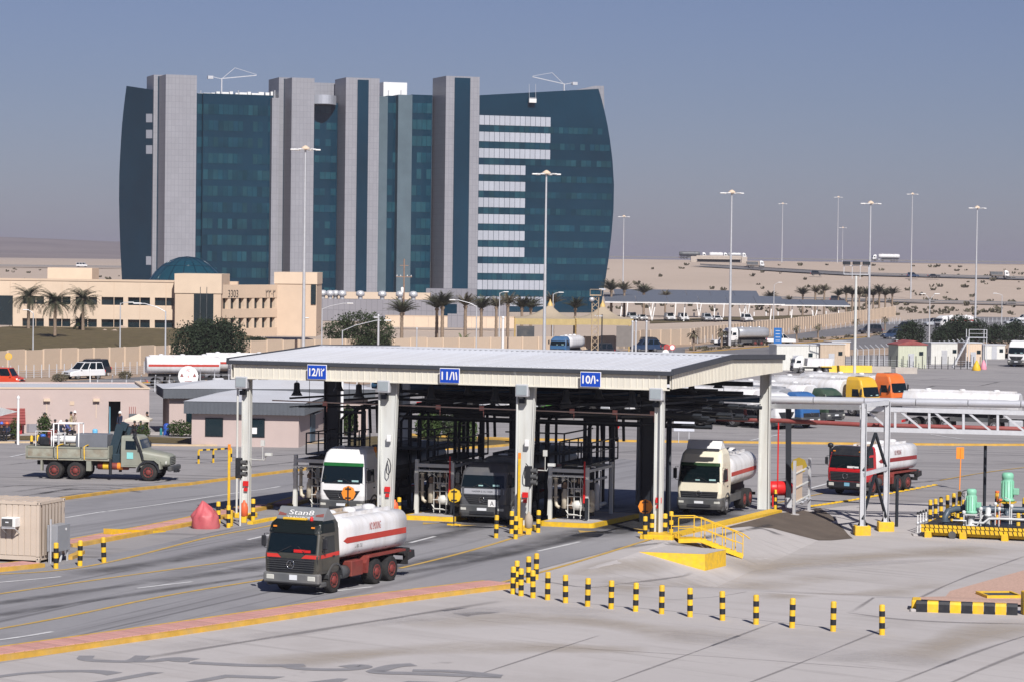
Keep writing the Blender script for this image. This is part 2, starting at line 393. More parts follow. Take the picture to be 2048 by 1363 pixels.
# the concrete apron in the foreground and the yard beside the pump skid
def grid_sheet(name, poly_uv, dz, m, step=1.0):
    import itertools
    us = [p[0] for p in poly_uv]; vs = [p[1] for p in poly_uv]
    def inside(u, v):
        c = False; n = len(poly_uv)
        for i in range(n):
            (a, b), (c2, d) = poly_uv[i], poly_uv[(i + 1) % n]
            if (b > v) != (d > v) and u < (c2 - a) * (v - b) / (d - b) + a: c = not c
        return c
    return us, vs, inside
def poly_on(name, px, dz, m, sub=1.0):
    """polygon given by ground pixels, cut into strips along v so that it follows the folds"""
    P2 = [uv_of(*G(*p).xy) for p in px]
    import bmesh
    bm = bmesh.new(); f = bm.faces.new([bm.verts.new((a, b, 0)) for a, b in P2])
    for ax, cuts in ((1, [-20, -17.2, -14.5, -11.8, -9, -6, -3, 0, 4, 8, 12, 14.5, 17, 20, 23, 26.5, 30]), (0, [1.1, 2.1, 3.1, 4.1, 5.1])):
        for c in cuts:
            co = Vector((0, c, 0)) if ax else Vector((c, 0, 0)); no = Vector((0, 1, 0)) if ax else Vector((1, 0, 0))
            bmesh.ops.bisect_plane(bm, geom=bm.verts[:] + bm.edges[:] + bm.faces[:], plane_co=co, plane_no=no)
    bmesh.ops.triangulate(bm, faces=bm.faces[:])
    bm.verts.index_update()
    mb = MB(); V = []
    for v in bm.verts:
        q = C(v.co.x, v.co.y); V.append(on(q.x, q.y, dz))
    mb.add(V, [tuple(v.index for v in f.verts) for f in bm.faces]); bm.free()
    # keep faces looking up
    for i, f in enumerate(mb.f):
        a, b, c = (Vector(mb.v[k]) for k in f[:3])
        if (b - a).cross(c - a).z < 0: mb.f[i] = f[::-1]
    return struct(name, mb, m)
poly_on('apron', [(-60, 1336), (220, 1290), (620, 1228), (1010, 1172), (1050, 1146), (1180, 1112), (1310, 1078), (1560, 1022), (1700, 1010), (2120, 1000), (2900, 1004), (2900, 1470), (1000, 1440), (-60, 1440)], 0.012, M_CONC)
poly_on('truck_road', [(-60, 1150), (130, 1128), (330, 1085), (480, 1050), (640, 1016), (860, 962), (1090, 900), (1300, 922), (1545, 1005), (1555, 1020), (1310, 1076), (1180, 1110), (1050, 1144), (1000, 1166), (700, 1204), (300, 1262), (-60, 1316)], 0.010, M_ROAD)
poly_on('side_road', [(-60, 1042), (130, 1004), (350, 972), (570, 942), (640, 962), (560, 1005), (420, 1035), (250, 1062), (-60, 1110)], 0.010, M_ROAD)

# medians with pink paving: kerbs round a row of single slabs
def median(name, px, w, n_slab, h=0.16):
    pts = smooth_line([G(*p) for p in px], 2)
    mb = MB()
    ribbon(mb, pts, 0.22, 0, h, w / 2 - 0.11); ribbon(mb, pts, 0.3, 0, h + .01, -w / 2 + 0.15)
    k = obj(name, mb, M_YKERB); k['kind'] = 'structure'
    mb = MB(); ribbon(mb, pts, w - 0.5, 0, h - 0.03, -0.03); obj('bedding', mb, mat('slab bedding', (.22, .15, .135), .9), k)
    # slabs
    L = [0]
    for a, b in zip(pts, pts[1:]): L.append(L[-1] + (b - a).length)
    tot = L[-1]; s = tot / n_slab; me = MB().box((0, 0, 0), (s * 0.87, w - 0.60, 0.06), 0.012); mesh = new_mesh('paving_slab', me, M_PINK)
    for i in range(n_slab):
        t = (i + .5) * s; j = max(k2 for k2 in range(len(L)) if L[k2] <= t); j = min(j, len(pts) - 2)
        p = pts[j].lerp(pts[j + 1], (t - L[j]) / (L[j + 1] - L[j])); d = pts[j + 1] - pts[j]
        o = obj('paving_slab', mesh, M_PINK, k, on(p.x, p.y, h + random.uniform(-.004, .006)), hdg(d.x, d.y))
        n = Vector((-d.y, d.x, 0)).normalized() * -0.03; o.location += n
    return k
median('front_median', [(-40, 1316), (150, 1290), (400, 1254), (700, 1209), (860, 1188), (1000, 1171)], 1.9, 62)
median('side_median', [(125, 1092), (230, 1073), (330, 1054), (430, 1034), (520, 1014)], 1.5, 34)
median('corner_median', [(-40, 1142), (30, 1135), (62, 1131)], 1.6, 8)
median('rear_median', [(560, 1012), (620, 994), (660, 984)], 1.4, 10)
def kerb(name, px, w=0.3, h=0.15, m=None, n=2):
    pts = smooth_line([G(*p) for p in px], n); mb = MB(); ribbon(mb, pts, w, 0, h); return struct(name, mb, m or M_YKERB)
kerb('yard_kerb', [(115, 1000), (250, 981), (400, 966), (560, 945), (680, 930)])
kerb('far_kerb', [(760, 868), (1000, 878), (1220, 882), (1560, 886), (1900, 890), (2120, 890)], 0.5)
kerb('lawn_kerb', [(690, 905), (860, 900), (1000, 893), (1060, 884), (1000, 879), (800, 868)], 0.3)
kerb('front_lawn_kerb', [(-40, 885), (120, 884), (380, 893), (660, 885)], 0.3, 0.12, M_BEIGEK)
kerb('gate_kerb', [(640, 1042), (560, 1036), (500, 1048)], 0.3, 0.15, M_YEL)
kerb('lane_kerb', [(1322, 1079), (1552, 1022)], 0.7, 0.14, M_YEL, 0)
kerb('cabin_kerb', [(138, 1118), (152, 1112), (163, 1106)], 0.3)

# painted lines
def lines(name, pxs, w, m, dz=0.022, dash=None):
    mb = MB()
    for px in pxs:
        pts = smooth_line([G(*p) for p in px], 2); out = [pts[0]]
        for a, b in zip(pts, pts[1:]):
            k = max(1, int((b - a).length / 1.5)); out += [a.lerp(b, i / k) for i in range(1, k + 1)]
        ribbon(mb, out, w, dz)
    o = struct(name, mb, m); return o
lines('yellow_lane_lines', [[(-40, 1264), (140, 1232), (330, 1190), (540, 1157), (640, 1140)], [(-40, 1193), (150, 1165), (330, 1140), (530, 1113), (760, 1085)], [(-40, 1150), (120, 1142), (230, 1122), (330, 1096), (430, 1070), (540, 1052), (700, 1020)],
    [(800, 1136), (900, 1112), (1000, 1084), (1060, 1064)], [(1000, 1165), (1060, 1150), (1150, 1125), (1300, 1078)]], 0.22, M_LINEY)
lines('white_lane_dashes', [[(-30, 1283), (40, 1274), (105, 1263)], [(275, 1176), (330, 1169), (385, 1163)], [(-20, 1166), (60, 1159), (122, 1153)], [(495, 1079), (540, 1069), (590, 1058)], [(820, 1085), (870, 1072)], [(1075, 1102), (1160, 1083)], [(620, 1188), (700, 1178), (745, 1173)], [(130, 1035), (300, 1012), (470, 985), (560, 972)]], 0.2, M_LINEW)
lines('far_white_marks', [[(1180, 852), (1210, 848)], [(1500, 880), (1560, 868)], [(1660, 965), (1620, 976)], [(1860, 868), (1930, 878)], [(1000, 842), (1030, 846)], [(20, 913), (60, 905)]], 0.25, M_LINEW)
lines('yard_yellow_line', [[(1880, 960), (1960, 945), (2080, 930)], [(1530, 1010), (1600, 995), (1650, 985)]], 0.2, M_LINEY)
# raised yellow studs edging the lane beside the red tanker
def studs():
    mesh = new_mesh('lane_stud', MB().prism([(-.22, 0), (.22, 0), (.14, .07), (-.14, .07)], -.1, .1), M_YEL)
    root = struct('stud_line', (lambda mb: ribbon(mb, [G(1625, 1012), G(1750, 992), G(1880, 968)], 0.3, 0.02))(MB()), M_YARD)
    a = [G(1625, 1012), G(1700, 1001), G(1780, 987), G(1880, 968)]
    pts = []
    for p, q in zip(a, a[1:]): pts += [p.lerp(q, i / 9) for i in range(9)]
    for p in pts: obj('lane_stud', mesh, M_YEL, root, on(p.x, p.y, 0.02), hdg(a[1].x - a[0].x, a[1].y - a[0].y))
studs()
# lane arrows painted under the canopy
def arrows():
    mb = MB()
    for px in ((930, 1050), (858, 1046), (1000, 1052), (1280, 1058), (1170, 1062), (1480, 1012)):
        p = G(*px); d = Vector((-CVx, -CVy, 0)); n = Vector((-d.y, d.x, 0))
        pts = [p + d * .9, p - d * .5 + n * .5, p - d * .2, p - d * .5 - n * .5]
        mb.add([on(q.x, q.y, 0.024) for q in pts], [(0, 1, 2), (0, 2, 3)])
    for i, f in enumerate(mb.f):
        a, b, c = (Vector(mb.v[k]) for k in f)
        if (b - a).cross(c - a).z < 0: mb.f[i] = f[::-1]
    struct('lane_arrows', mb, M_LINEY)
arrows()
# the warning painted on the apron, in worn grey: KEEP CLEAR in two scripts
M_GPAINT = mat('worn grey road paint', (0.285, 0.28, 0.295), 0.8, var=0.14, scale=1.5, world=True)
M_GPAINT.node_tree.nodes['Principled BSDF'].inputs['Alpha'].default_value = 0.7
def ground_word(txt, px_l, px_r, depth):
    me = text_mesh(txt)
    xs = [v.co.x for v in me.vertices]; ys = [v.co.y for v in me.vertices]
    a, b = G(*px_l), G(*px_r); d = b - a; d.z = 0
    up = Vector((math.sin(R(33)), math.cos(R(33)), 0)) * depth
    x0, x1, y0, y1 = min(xs), max(xs), min(ys), max(ys)
    for v in me.vertices:
        q = a + d * ((v.co.x - x0) / (x1 - x0)) + up * ((v.co.y - y0) / (y1 - y0)); v.co = on(q.x, q.y, 0.026)
    me.materials.clear(); me.materials.append(M_GPAINT); o = obj('painted_word', me, M_GPAINT); o['kind'] = 'structure'

ground_word('CLEAR', (-150, 1374), (800, 1408), 5.0)
def strokes():
    mb = MB()
    for px, w in (([(174, 1311), (166, 1320), (240, 1323), (268, 1322), (286, 1311)], .5), ([(268, 1322), (310, 1322), (340, 1317), (360, 1316), (392, 1319)], .5), ([(340, 1317), (352, 1322), (380, 1322)], .4),
                  ([(382, 1325), (420, 1327), (500, 1331), (560, 1331), (610, 1330)], .55), ([(572, 1331), (600, 1338), (690, 1340), (736, 1334), (718, 1330), (686, 1334)], .5),
                  ([(828, 1329), (790, 1331), (760, 1339), (745, 1345), (840, 1347), (930, 1351), (1004, 1353)], .6), ([(825, 1341), (900, 1342), (945, 1346), (1000, 1352)], .5)):
        pts = smooth_line([G(*p) for p in px], 2); ribbon(mb, pts, w * 1.05, 0.026 + .003 * len(mb.f) / 40)
    struct('painted_word', mb, M_GPAINT)
strokes()

# worn bands, oil, painted canopy shade, tyre marks, seams and damp patches lying on the paving
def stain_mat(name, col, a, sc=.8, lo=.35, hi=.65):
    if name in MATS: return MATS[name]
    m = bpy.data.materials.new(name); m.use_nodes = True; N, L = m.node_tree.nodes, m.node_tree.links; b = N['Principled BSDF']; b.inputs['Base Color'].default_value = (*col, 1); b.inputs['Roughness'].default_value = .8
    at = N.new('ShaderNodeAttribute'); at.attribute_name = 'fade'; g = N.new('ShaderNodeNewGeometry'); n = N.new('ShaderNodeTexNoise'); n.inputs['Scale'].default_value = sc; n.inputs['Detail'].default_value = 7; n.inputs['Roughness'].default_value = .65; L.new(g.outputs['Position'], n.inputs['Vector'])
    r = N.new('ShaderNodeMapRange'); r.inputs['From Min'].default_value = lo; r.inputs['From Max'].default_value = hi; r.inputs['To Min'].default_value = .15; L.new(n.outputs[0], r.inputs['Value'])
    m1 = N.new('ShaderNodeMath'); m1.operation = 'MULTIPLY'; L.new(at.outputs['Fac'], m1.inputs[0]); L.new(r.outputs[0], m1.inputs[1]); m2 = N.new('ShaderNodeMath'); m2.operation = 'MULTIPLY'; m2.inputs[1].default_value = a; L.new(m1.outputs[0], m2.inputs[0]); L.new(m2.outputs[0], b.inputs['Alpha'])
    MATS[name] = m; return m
NST = [0]
def stain(name, px, w, m, uvp=False):
    pts = smooth_line([C(*p) if uvp else G(*p) for p in px], 2); out = [pts[0]]
    for a, b in zip(pts, pts[1:]):
        k = max(1, int((b - a).length / .8)); out += [a.lerp(b, i / k) for i in range(1, k + 1)]
    n = len(out); dz = .015 + .0011 * (NST[0] % 6); NST[0] += 1; V = []; F = []; cross = [(-.5, 0), (-.3, .55), (-.1, 1), (.1, 1), (.3, .55), (.5, 0)]
    for i, p in enumerate(out):
        d = out[min(i + 1, n - 1)] - out[max(i - 1, 0)]; d.z = 0; d.normalize(); q = Vector((-d.y, d.x, 0)); e = min(1, i / 3, (n - 1 - i) / 3); wob = 1 + .25 * math.sin(i * .7 + NST[0])
        for c, f in cross: s = p + q * (c * w * wob); V.append(on(s.x, s.y, dz)); F.append(f * e)
    k = len(cross); mb = MB(); mb.add(V, [(i * k + j, i * k + j + 1, (i + 1) * k + j + 1, (i + 1) * k + j)[::-1] for i in range(n - 1) for j in range(k - 1)]); o = struct(name, mb, m)
    at = o.data.attributes.new('fade', 'FLOAT', 'POINT'); at.data.foreach_set('value', F)
S_OIL = stain_mat('oil and rubber', (.05, .049, .053), .55, .5, .28, .66); S_TYRE = stain_mat('tyre mark', (.05, .048, .05), .65, 1.2, .38, .62); S_BROWN = stain_mat('damp brown soil', (.115, .088, .066), 1.0, .35, .28, .45); S_TAN = stain_mat('tan dust patch', (.42, .36, .29), .5, .15, .38, .62); S_SEAM = stain_mat('slab seam', (.22, .205, .205), .5, 2, .2, .45); S_LIGHT = stain_mat('pale worn concrete', (.52, .49, .48), .6, .3, .4, .65)
for px, w in (([(1250, 1046), (1150, 1066), (1060, 1090), (960, 1108), (860, 1122), (700, 1150)], 2.6), ([(960, 1052), (860, 1078), (760, 1096), (640, 1116), (480, 1140), (300, 1164)], 1.9), ([(300, 1164), (150, 1184), (-40, 1212)], 1.0), ([(700, 1038), (560, 1075), (460, 1098), (330, 1124), (150, 1150)], 2.2), ([(1210, 1062), (1120, 1085), (1000, 1112), (900, 1130), (760, 1152)], 1.2), ([(-40, 1236), (200, 1198), (420, 1166), (560, 1146)], .9)): stain('worn_lane', px, w, S_OIL)
S_SHADE = stain_mat('painted canopy shade', (.02, .02, .023), .92, .4, .2, .5)  # near-black tone painting deeper canopy shade over the oily floor
for u in (-17.2, -9.95, -2.6): stain('oil_and_shade', [(u - .3, 3), (u - .2, 9), (u, 15), (u, 22)], 6.0, S_SHADE, True); stain('oil_and_shade', [(u, -2), (u, 4), (u + .2, 10), (u, 16), (u, 22)], 3.4, S_OIL, True); stain('oil_and_shade', [(u + .4, 0), (u + .1, 6), (u + .3, 12), (u, 20)], 2.2, S_OIL, True)
for px, w in (([(40, 992), (130, 978), (200, 976), (250, 984)], .5), ([(70, 990), (150, 973), (230, 974), (285, 985)], .45), ([(20, 984), (120, 970), (220, 968), (330, 978)], .5), ([(100, 996), (180, 982), (240, 984)], .4), ([(360, 958), (300, 966), (240, 968)], .4), ([(-20, 975), (60, 968), (160, 972)], .5), ([(1800, 803), (1870, 792)], .6), ([(1850, 775), (1872, 770)], .7), ([(1955, 772), (2002, 762)], .6), ([(1820, 812), (1900, 803), (1990, 796)], .5), ([(1900, 822), (2040, 812)], .6), ([(1840, 760), (1900, 755)], .5), ([(1940, 950), (1860, 962), (1780, 968)], .6), ([(1560, 930), (1700, 926), (1850, 918)], .5), ([(1540, 960), (1640, 950), (1760, 948)], .7), ([(1200, 905), (1330, 898), (1500, 902)], .6), ([(1050, 850), (1250, 858), (1480, 866)], .7), ([(440, 940), (540, 928), (640, 918)], .5), ([(420, 915), (520, 912), (640, 905)], .5), ([(0, 930), (120, 918), (300, 912), (420, 916)], .6), ([(1380, 1080), (1480, 1062), (1560, 1045)], .4)): stain('tyre_mark', px, w, S_TYRE)
M_SOIL = mat('dark brown soil bank', (.105, .083, .066), .95, var=.22, scale=.7, bump=.6, bscale=5, world=True)
poly_on('soil_bank', [(1440, 1057), (1500, 1041), (1556, 1025), (1612, 1019), (1640, 1015), (1672, 1037), (1706, 1076), (1664, 1080), (1632, 1079), (1590, 1068), (1545, 1056), (1500, 1052)], .02, M_SOIL)
stain('oil_and_shade', [(1228, 1098), (1280, 1089), (1330, 1086), (1400, 1092)], .8, S_OIL); stain('oil_and_shade', [(1490, 1048), (1540, 1060), (1560, 1070)], .9, S_OIL)
for px, w in (([(1440, 1135), (1600, 1122), (1820, 1106), (2000, 1096)], 4.5), ([(1200, 1190), (1420, 1172), (1700, 1152)], 4.0), ([(1500, 1210), (1760, 1186), (1900, 1160)], 3.0), ([(1150, 1150), (1260, 1130), (1330, 1122)], 2.2), ([(800, 1250), (1100, 1230), (1500, 1285)], 3.5), ([(1750, 1330), (1950, 1270), (2080, 1240)], 3.0), ([(500, 1330), (900, 1290), (1300, 1300)], 3.0)): stain('dust_patch', px, w, S_TAN)
for px, w in (([(1300, 1260), (1600, 1300), (1900, 1330)], 3.5), ([(900, 1225), (1050, 1215), (1300, 1235)], 2.5), ([(1560, 1140), (1700, 1128), (1900, 1118)], 1.6), ([(300, 1300), (700, 1252), (1000, 1215)], 1.8)): stain('worn_concrete', px, w, S_LIGHT)
for px, w in (([(1076, 1160), (1200, 1180), (1290, 1162), (1385, 1144)], .28), ([(1700, 1226), (1850, 1182), (2060, 1108)], .22), ([(1780, 1370), (1960, 1300), (2080, 1262)], .22), ([(1880, 1375), (1980, 1330), (2080, 1292)], .25), ([(1690, 1224), (1830, 1243), (2080, 1248)], .4), ([(1100, 1200), (1400, 1226), (1700, 1260)], .14), ([(1050, 1290), (1400, 1310), (1800, 1340)], .14), ([(260, 1320), (620, 1262), (1010, 1200)], .5), ([(1330, 1200), (1480, 1190), (1700, 1185)], .14), ([(860, 1380), (1130, 1292), (1200, 1270)], .16), ([(1180, 1380), (1400, 1300), (1560, 1240)], .16), ([(1460, 1380), (1640, 1310), (1780, 1252)], .16), ([(340, 1140), (440, 1130), (540, 1146), (620, 1150)], .12), ([(0, 960), (200, 948), (420, 936)], .2), ([(1500, 800), (1800, 815), (2060, 832)], .3)): stain('slab_seam', px, w, S_SEAM)
# ------------------------------------------------------------------ office tower
def panel_mat(name, col, w, h, rough=0.35, metal=0.5, line=0.55):
    m = mat(name, col, rough, metal, 0.06, 0.15); nt = m.node_tree; N, L = nt.nodes, nt.links; b = N['Principled BSDF']
    tc = N.new('ShaderNodeTexCoord'); sp = N.new('ShaderNodeSeparateXYZ'); L.new(tc.outputs['Object'], sp.inputs[0])
    ad = N.new('ShaderNodeMath'); ad.operation = 'ADD'; L.new(sp.outputs[0], ad.inputs[0]); L.new(sp.outputs[1], ad.inputs[1])
    cb = N.new('ShaderNodeCombineXYZ'); L.new(ad.outputs[0], cb.inputs[0]); L.new(sp.outputs[2], cb.inputs[1])
    br = N.new('ShaderNodeTexBrick'); br.offset = 0; br.inputs['Scale'].default_value = 1; br.inputs['Brick Width'].default_value = w; br.inputs['Row Height'].default_value = h; br.inputs['Mortar Size'].default_value = 0.05
    br.inputs['Color1'].default_value = (1, 1, 1, 1); br.inputs['Color2'].default_value = (0.93, 0.93, 0.93, 1); br.inputs['Mortar'].default_value = (line, line, line, 1); L.new(cb.outputs[0], br.inputs['Vector'])
    src = b.inputs['Base Color'].links[0].from_socket; mx = N.new('ShaderNodeMix'); mx.data_type = 'RGBA'; mx.blend_type = 'MULTIPLY'; mx.inputs[0].default_value = 1
    L.new(src, mx.inputs[6]); L.new(br.outputs[0], mx.inputs[7]); L.new(mx.outputs[2], b.inputs['Base Color']); return m
M_TPAN = panel_mat('tower metal panel', (0.28, 0.285, 0.315), 0.95, 1.5, 0.45, 0.1, 0.78)
M_TDARK = mat('tower spandrel glass', (0.005, 0.029, 0.052), 0.08, var=0.35, scale=0.035, spec=0.4)  # broad tone variation paints soft reflections into the glass colour
M_TG = [mat('tower glass %s' % n, c, 0.09, var=0.25, scale=0.25, spec=0.35, rnd=0.25) for n, c in (('a', (0.008, 0.042, 0.063)), ('b', (0.007, 0.036, 0.058)), ('c', (0.012, 0.051, 0.070)))]
M_TGREY = mat('tower grey glass', (0.10, 0.14, 0.165), 0.25, var=0.15, scale=0.2)
M_TWHITE = mat('tower white panel', (0.38, 0.405, 0.46), 0.4, var=0.05, rnd=0.05)
PH = R(19); T0 = P(730, 600, 720); T0.z = -0.6
TX = Vector((math.cos(PH), math.sin(PH), 0)); TY = Vector((-math.sin(PH), math.cos(PH), 0))
def TP(px, py, yl):
    d = ray(px, py); o = Vector((0, 0, CAMH)); t = ((T0 + TY * yl) - o).dot(TY) / d.dot(TY); q = o + d * t - T0
    return q.dot(TX), q.z
def tower():
    t = thing('office_tower', 'tall teal glass office tower with pale metal shafts and bulging curved ends', 'building', T0, PH)
    tx = lambda px, yl, py=350: TP(px, py, yl)[0]
    tz = lambda px, py, yl: TP(px, py, yl)[1]
    def blk(name, pl, pr, top, y0, y1, m, bot=0.0):
        x0, x1 = tx(pl, y0), tx(pr, y0); z = tz((pl + pr) / 2, top, y0)
        return obj(name, MB().box(((x0 + x1) / 2, (y0 + y1) / 2, (z + bot) / 2), (x1 - x0, y1 - y0, z - bot)), m, t)
    def gl(name, pl, pr, top, y, m, parent=None, bot=0.0, dep=0.4):
        x0, x1 = tx(pl, y), tx(pr, y); z = tz((pl + pr) / 2, top, y)
        return obj(name, MB().box(((x0 + x1) / 2, y, (z + bot) / 2), (x1 - x0, dep, z - bot)), m, parent or t)
    # shafts
    blk('shaft', 330, 392, 150, -9, -0.2, M_TPAN)
    a = blk('shaft', 556, 627, 156, -1, 10, M_TPAN); blk('shaft', 582, 627, 156, -9, -1.1, M_TPAN)
    s1 = blk('shaft', 690, 757, 156, -11, -0.3, M_TPAN); s2 = blk('shaft', 890, 957, 153, -12, -0.3, M_TPAN)
    blk('shaft', 306, 330, 150, -0.1, 9, M_TPAN)
    gl('glass_strip', 713, 735, 160, -11.05, M_TDARK, s1); gl('glass_strip', 907, 938, 156, -12.05, M_TDARK, s2)
    gl('glass_strip', 314, 330, 153, -0.15, M_TDARK, dep=0.5); gl('glass_strip', 566, 582, 158, -1.05, M_TDARK, a)
    blk('shaft', 543, 557, 196, -5, 4, M_TPAN)
    blk('shaft', 627, 672, 166, 1, 9, M_TPAN)
    # glazed bodies
    bodies = [(405, 545, 189, -3.0), (392, 406, 187, -1.5), (627, 674, 206, -3.5), (773, 796, 192, -2.2), (822, 863, 190, -2.2)]
    for pl, pr, top, y in bodies: blk('glazed_body', pl, pr, top, y, 16, M_TDARK)
    blk('glazed_body', 757, 774, 193, -4.5, 14, M_TGREY); blk('glazed_body', 795, 823, 190, -4.5, 14, M_TGREY)
    blk('roof_plant_room', 765, 812, 165, 12, 20, M_WHT, 40)
    # crown balcony
    x0, x1 = tx(617, -8), tx(678, -8); za, zb = tz(647, 208, -8), tz(647, 190, -8); mb = MB(); n = 10
    for i in range(n):
        a0, a1 = i / n, (i + 1) / n
        f = lambda q: (x0 + (x1 - x0) * q, -4.5 - 4.5 * math.sin(math.pi * q))
        (ax, ay), (bx, by) = f(a0), f(a1); mb.quad((ax, ay, za), (bx, by, za), (bx, by, zb), (ax, ay, zb)); mb.add([(ax, ay, zb), (bx, by, zb), ((x0 + x1) / 2, 1, zb)], [(0, 1, 2)]); mb.add([(ax, ay, za), ((x0 + x1) / 2, 1, za), (bx, by, za)], [(0, 1, 2)])
    obj('crown_balcony', mb, M_TWHITE, t)
    # wings with curved ends
    yg = -3.5
    cv = [(1197, 178), (1203, 198), (1209, 222), (1215, 250), (1220, 280), (1225, 320), (1228, 370), (1227, 420), (1223, 470), (1217, 520), (1210, 565), (1204, 600), (1200, 625)]
    poly = [TP(955, 191, yg)] + [TP(a, b, yg) for a, b in cv]; poly.append((poly[0][0], poly[-1][1])); poly = poly[::-1]
    mb = MB().prism(poly, yg, yg + 24); obj('glazed_wing', mb, M_TDARK, t)
    poly2 = [TP(1150, 181, yg + 24.5), TP(1190, 172, yg + 24.5), TP(1208, 172, yg + 24.5), TP(1209, 240, yg + 24.5), TP(1150, 300, yg + 24.5)][::-1]
    obj('wing_parapet', MB().prism(poly2, yg + 24.5, yg + 26), M_TPAN, t)
    lc = [(253, 172), (250, 195), (247, 220), (244, 250), (242, 280), (240, 315), (238.5, 350), (238, 400), (239, 450), (240.5, 495), (243, 545), (246, 600), (248, 620)]
    def lw(px, py):
        yl = 0.5 + (306 - px) * 0.2; x, z = TP(px, py, yl); return Vector((x, yl, z))
    fr = [lw(*p) for p in lc]; top = lw(306, 180); bot = lw(306, 620); F = fr + [bot, top]
    mb = MB(); k = len(F); mb.add(F + [p + Vector((6, 22, 0)) for p in F], [tuple(range(k))] + [(i, i + k, (i + 1) % k + k, (i + 1) % k) for i in range(k)]); obj('glazed_wing', mb, M_TDARK, t)
    # window rows
    rows = [(230.5 + 32.95 * i) for i in range(12)]
    small = MB(); npane = [0]
    def row(pl, pr, ytop, ybot, y, ncol, mats, name='window_pane', lim=300, jit=0.007, prob=1.0):
        xa, xb = tx(pl, y), tx(pr, y); za, zb = tz(pl, ybot, y), tz(pl, ytop, y); w = (xb - xa) / ncol
        for i in range(ncol):
            if random.random() > prob: continue
            cx = xa + (i + .5) * w; c = Vector((cx, y - 0.03, (za + zb) / 2)); ta, tb = random.gauss(0, jit), random.gauss(0, jit)
            hw, hh = w / 2 - 0.05, (zb - za) / 2
            q = [(c.x - hw, c.y - ta * hw * 8, c.z - hh), (c.x + hw, c.y + ta * hw * 8, c.z - hh), (c.x + hw, c.y + ta * hw * 8 + tb, c.z + hh), (c.x - hw, c.y - ta * hw * 8 + tb, c.z + hh)]
            if npane[0] < lim or name != 'window_pane':
                obj(name, MB().quad(*q), random.choice(mats), t)
            else: small.cur = random.randrange(3); small.quad(*q)
            if name == 'window_pane': npane[0] += 1
    for i, yv in enumerate(rows):                       # right wing: white spandrels and glass
        end = 1100 if i < 3 else 1051 if i < 9 else 1092
        row(957, end, yv, yv + 19, yg - 0.06, {1100: 14, 1051: 9, 1092: 13}[end], [M_TWHITE], 'wall_panel', jit=0.001)
    for i in range(12): row(406, 544, 208 + 32.7 * i, 228 + 32.7 * i, -3.05, 14, M_TG, prob=0.93)
    xr = lambda y: [c for c in ((lambda a, b: a[0] + (b[0] - a[0]) * (y - a[1]) / (b[1] - a[1]) if a[1] <= y <= b[1] else None)(p, q) for p, q in zip(cv, cv[1:])) if c is not None][0] - 3
    for i, yv in enumerate(rows[:-1]):
        row(957, xr(yv + 28), yv + 19.6, yv + 32.2, yg - 0.04, 26, M_TG, prob=0.97)
    for i in range(12):
        row(628, 672, 212 + 33 * i, 226 + 33 * i, -3.55, 4, M_TG, prob=0.8); row(823, 862, 206 + 33 * i, 226 + 33 * i, -2.25, 4, M_TG, prob=0.8); row(774, 795, 206 + 33 * i, 226 + 33 * i, -2.25, 2, M_TG, prob=0.5)
        row(393, 405, 208 + 33 * i, 228 + 33 * i, -1.55, 1, [M_TGREY])
    o = obj('small_panes', small, M_TG, t); o['kind'] = 'stuff'
    for py in (228, 260, 291, 513):                      # pale squares on the left wing
        q = [lw(292, py), lw(304.5, py), lw(304.5, py + 17), lw(292, py + 17)]; q = [p + Vector((0, -0.08, 0)) for p in q]; obj('wall_panel', MB().quad(*q[::-1]), M_TWHITE, t)
    # roof edge, masts, low parapet bits
    mb = MB()
    for px in (475, 400, 548, 775, 800, 1128, 1134, 890): mb.cyl((tx(px, 0), 0, tz(px, 192, 0) - 3), (tx(px, 0), 0, tz(px, 181, 0)), 0.12, n=6)
    obj('roof_mast', mb, M_GALV, t)
    mb = MB()
    for px in range(400, 545, 12):
        h = random.uniform(0.5, 1.6); mb.box((tx(px, 6), 6, tz(px, 188, 6) - .6), (random.uniform(0.8, 2.2), 1.2, h + .8))
    o = obj('roof_plant', mb, M_WHT, t); o['kind'] = 'stuff'
tower()
def roof_crane(px, top, arm, base, label):
    yl = 4; x, z = TP(px, base, yl); b = T0 + TX * x + TY * yl; b.z += z
    t = thing('roof_crane', label, 'crane', b, PH, 'window cleaning cranes on the tower roof')
    xe, ze = TP(arm[0], arm[1], yl); zt = TP(px, top, yl)[1] - z
    obj('mast', MB().beam((0, 0, -0.6), (0, 0, zt - .6), 0.3), M_GALV, t)
    s = 1 if arm[0] > px else -1
    obj('jib', MB().beam((0, 0, zt - .7), (xe - x, 0, ze - z), 0.18, 0.22), M_GALV, t)
    obj('stay', MB().beam((0, 0, zt - .8), (s * 3.5, 0, zt + 2.2), 0.12).beam((s * 3.5, 0, zt + 2.2), (xe - x, 0, ze - z + .2), 0.09).beam((0, 0, zt - .8), (-s * 3, 0, zt - .2), .14), M_GALV, t)
    obj('counterweight', MB().box((-s * 3, 0, zt - .5), (1.4, 1, .8)), M_GALV, t)
roof_crane(443, 152, (513, 151), 187, 'thin roof crane with its jib to the right above the left glass block')
roof_crane(1128, 163, (1065, 154), 180, 'thin roof crane with its jib to the left above the right glass wing')
def cradle():
    x, z = TP(1065, 206, -4.6); b = T0 + TX * x + TY * -4.6; b.z += z
    t = thing('cleaning_cradle', 'small white window cleaning cradle hanging high on the right glass wing', 'cradle', b, PH)
    obj('basket', MB().box((0, 0, .55), (2.0, .7, 1.1), .05), M_WHT, t)
    obj('ropes', MB().cyl((-.9, 0, 1.1), (-.9, 0.3, 5), .05, n=5).cyl((.9, 0, 1.1), (.9, 0.3, 5), .05, n=5), M_GALV, t)
    obj('rail', MB().beam((-1, -.3, 1.3), (1, -.3, 1.3), .08), M_GALV, t)
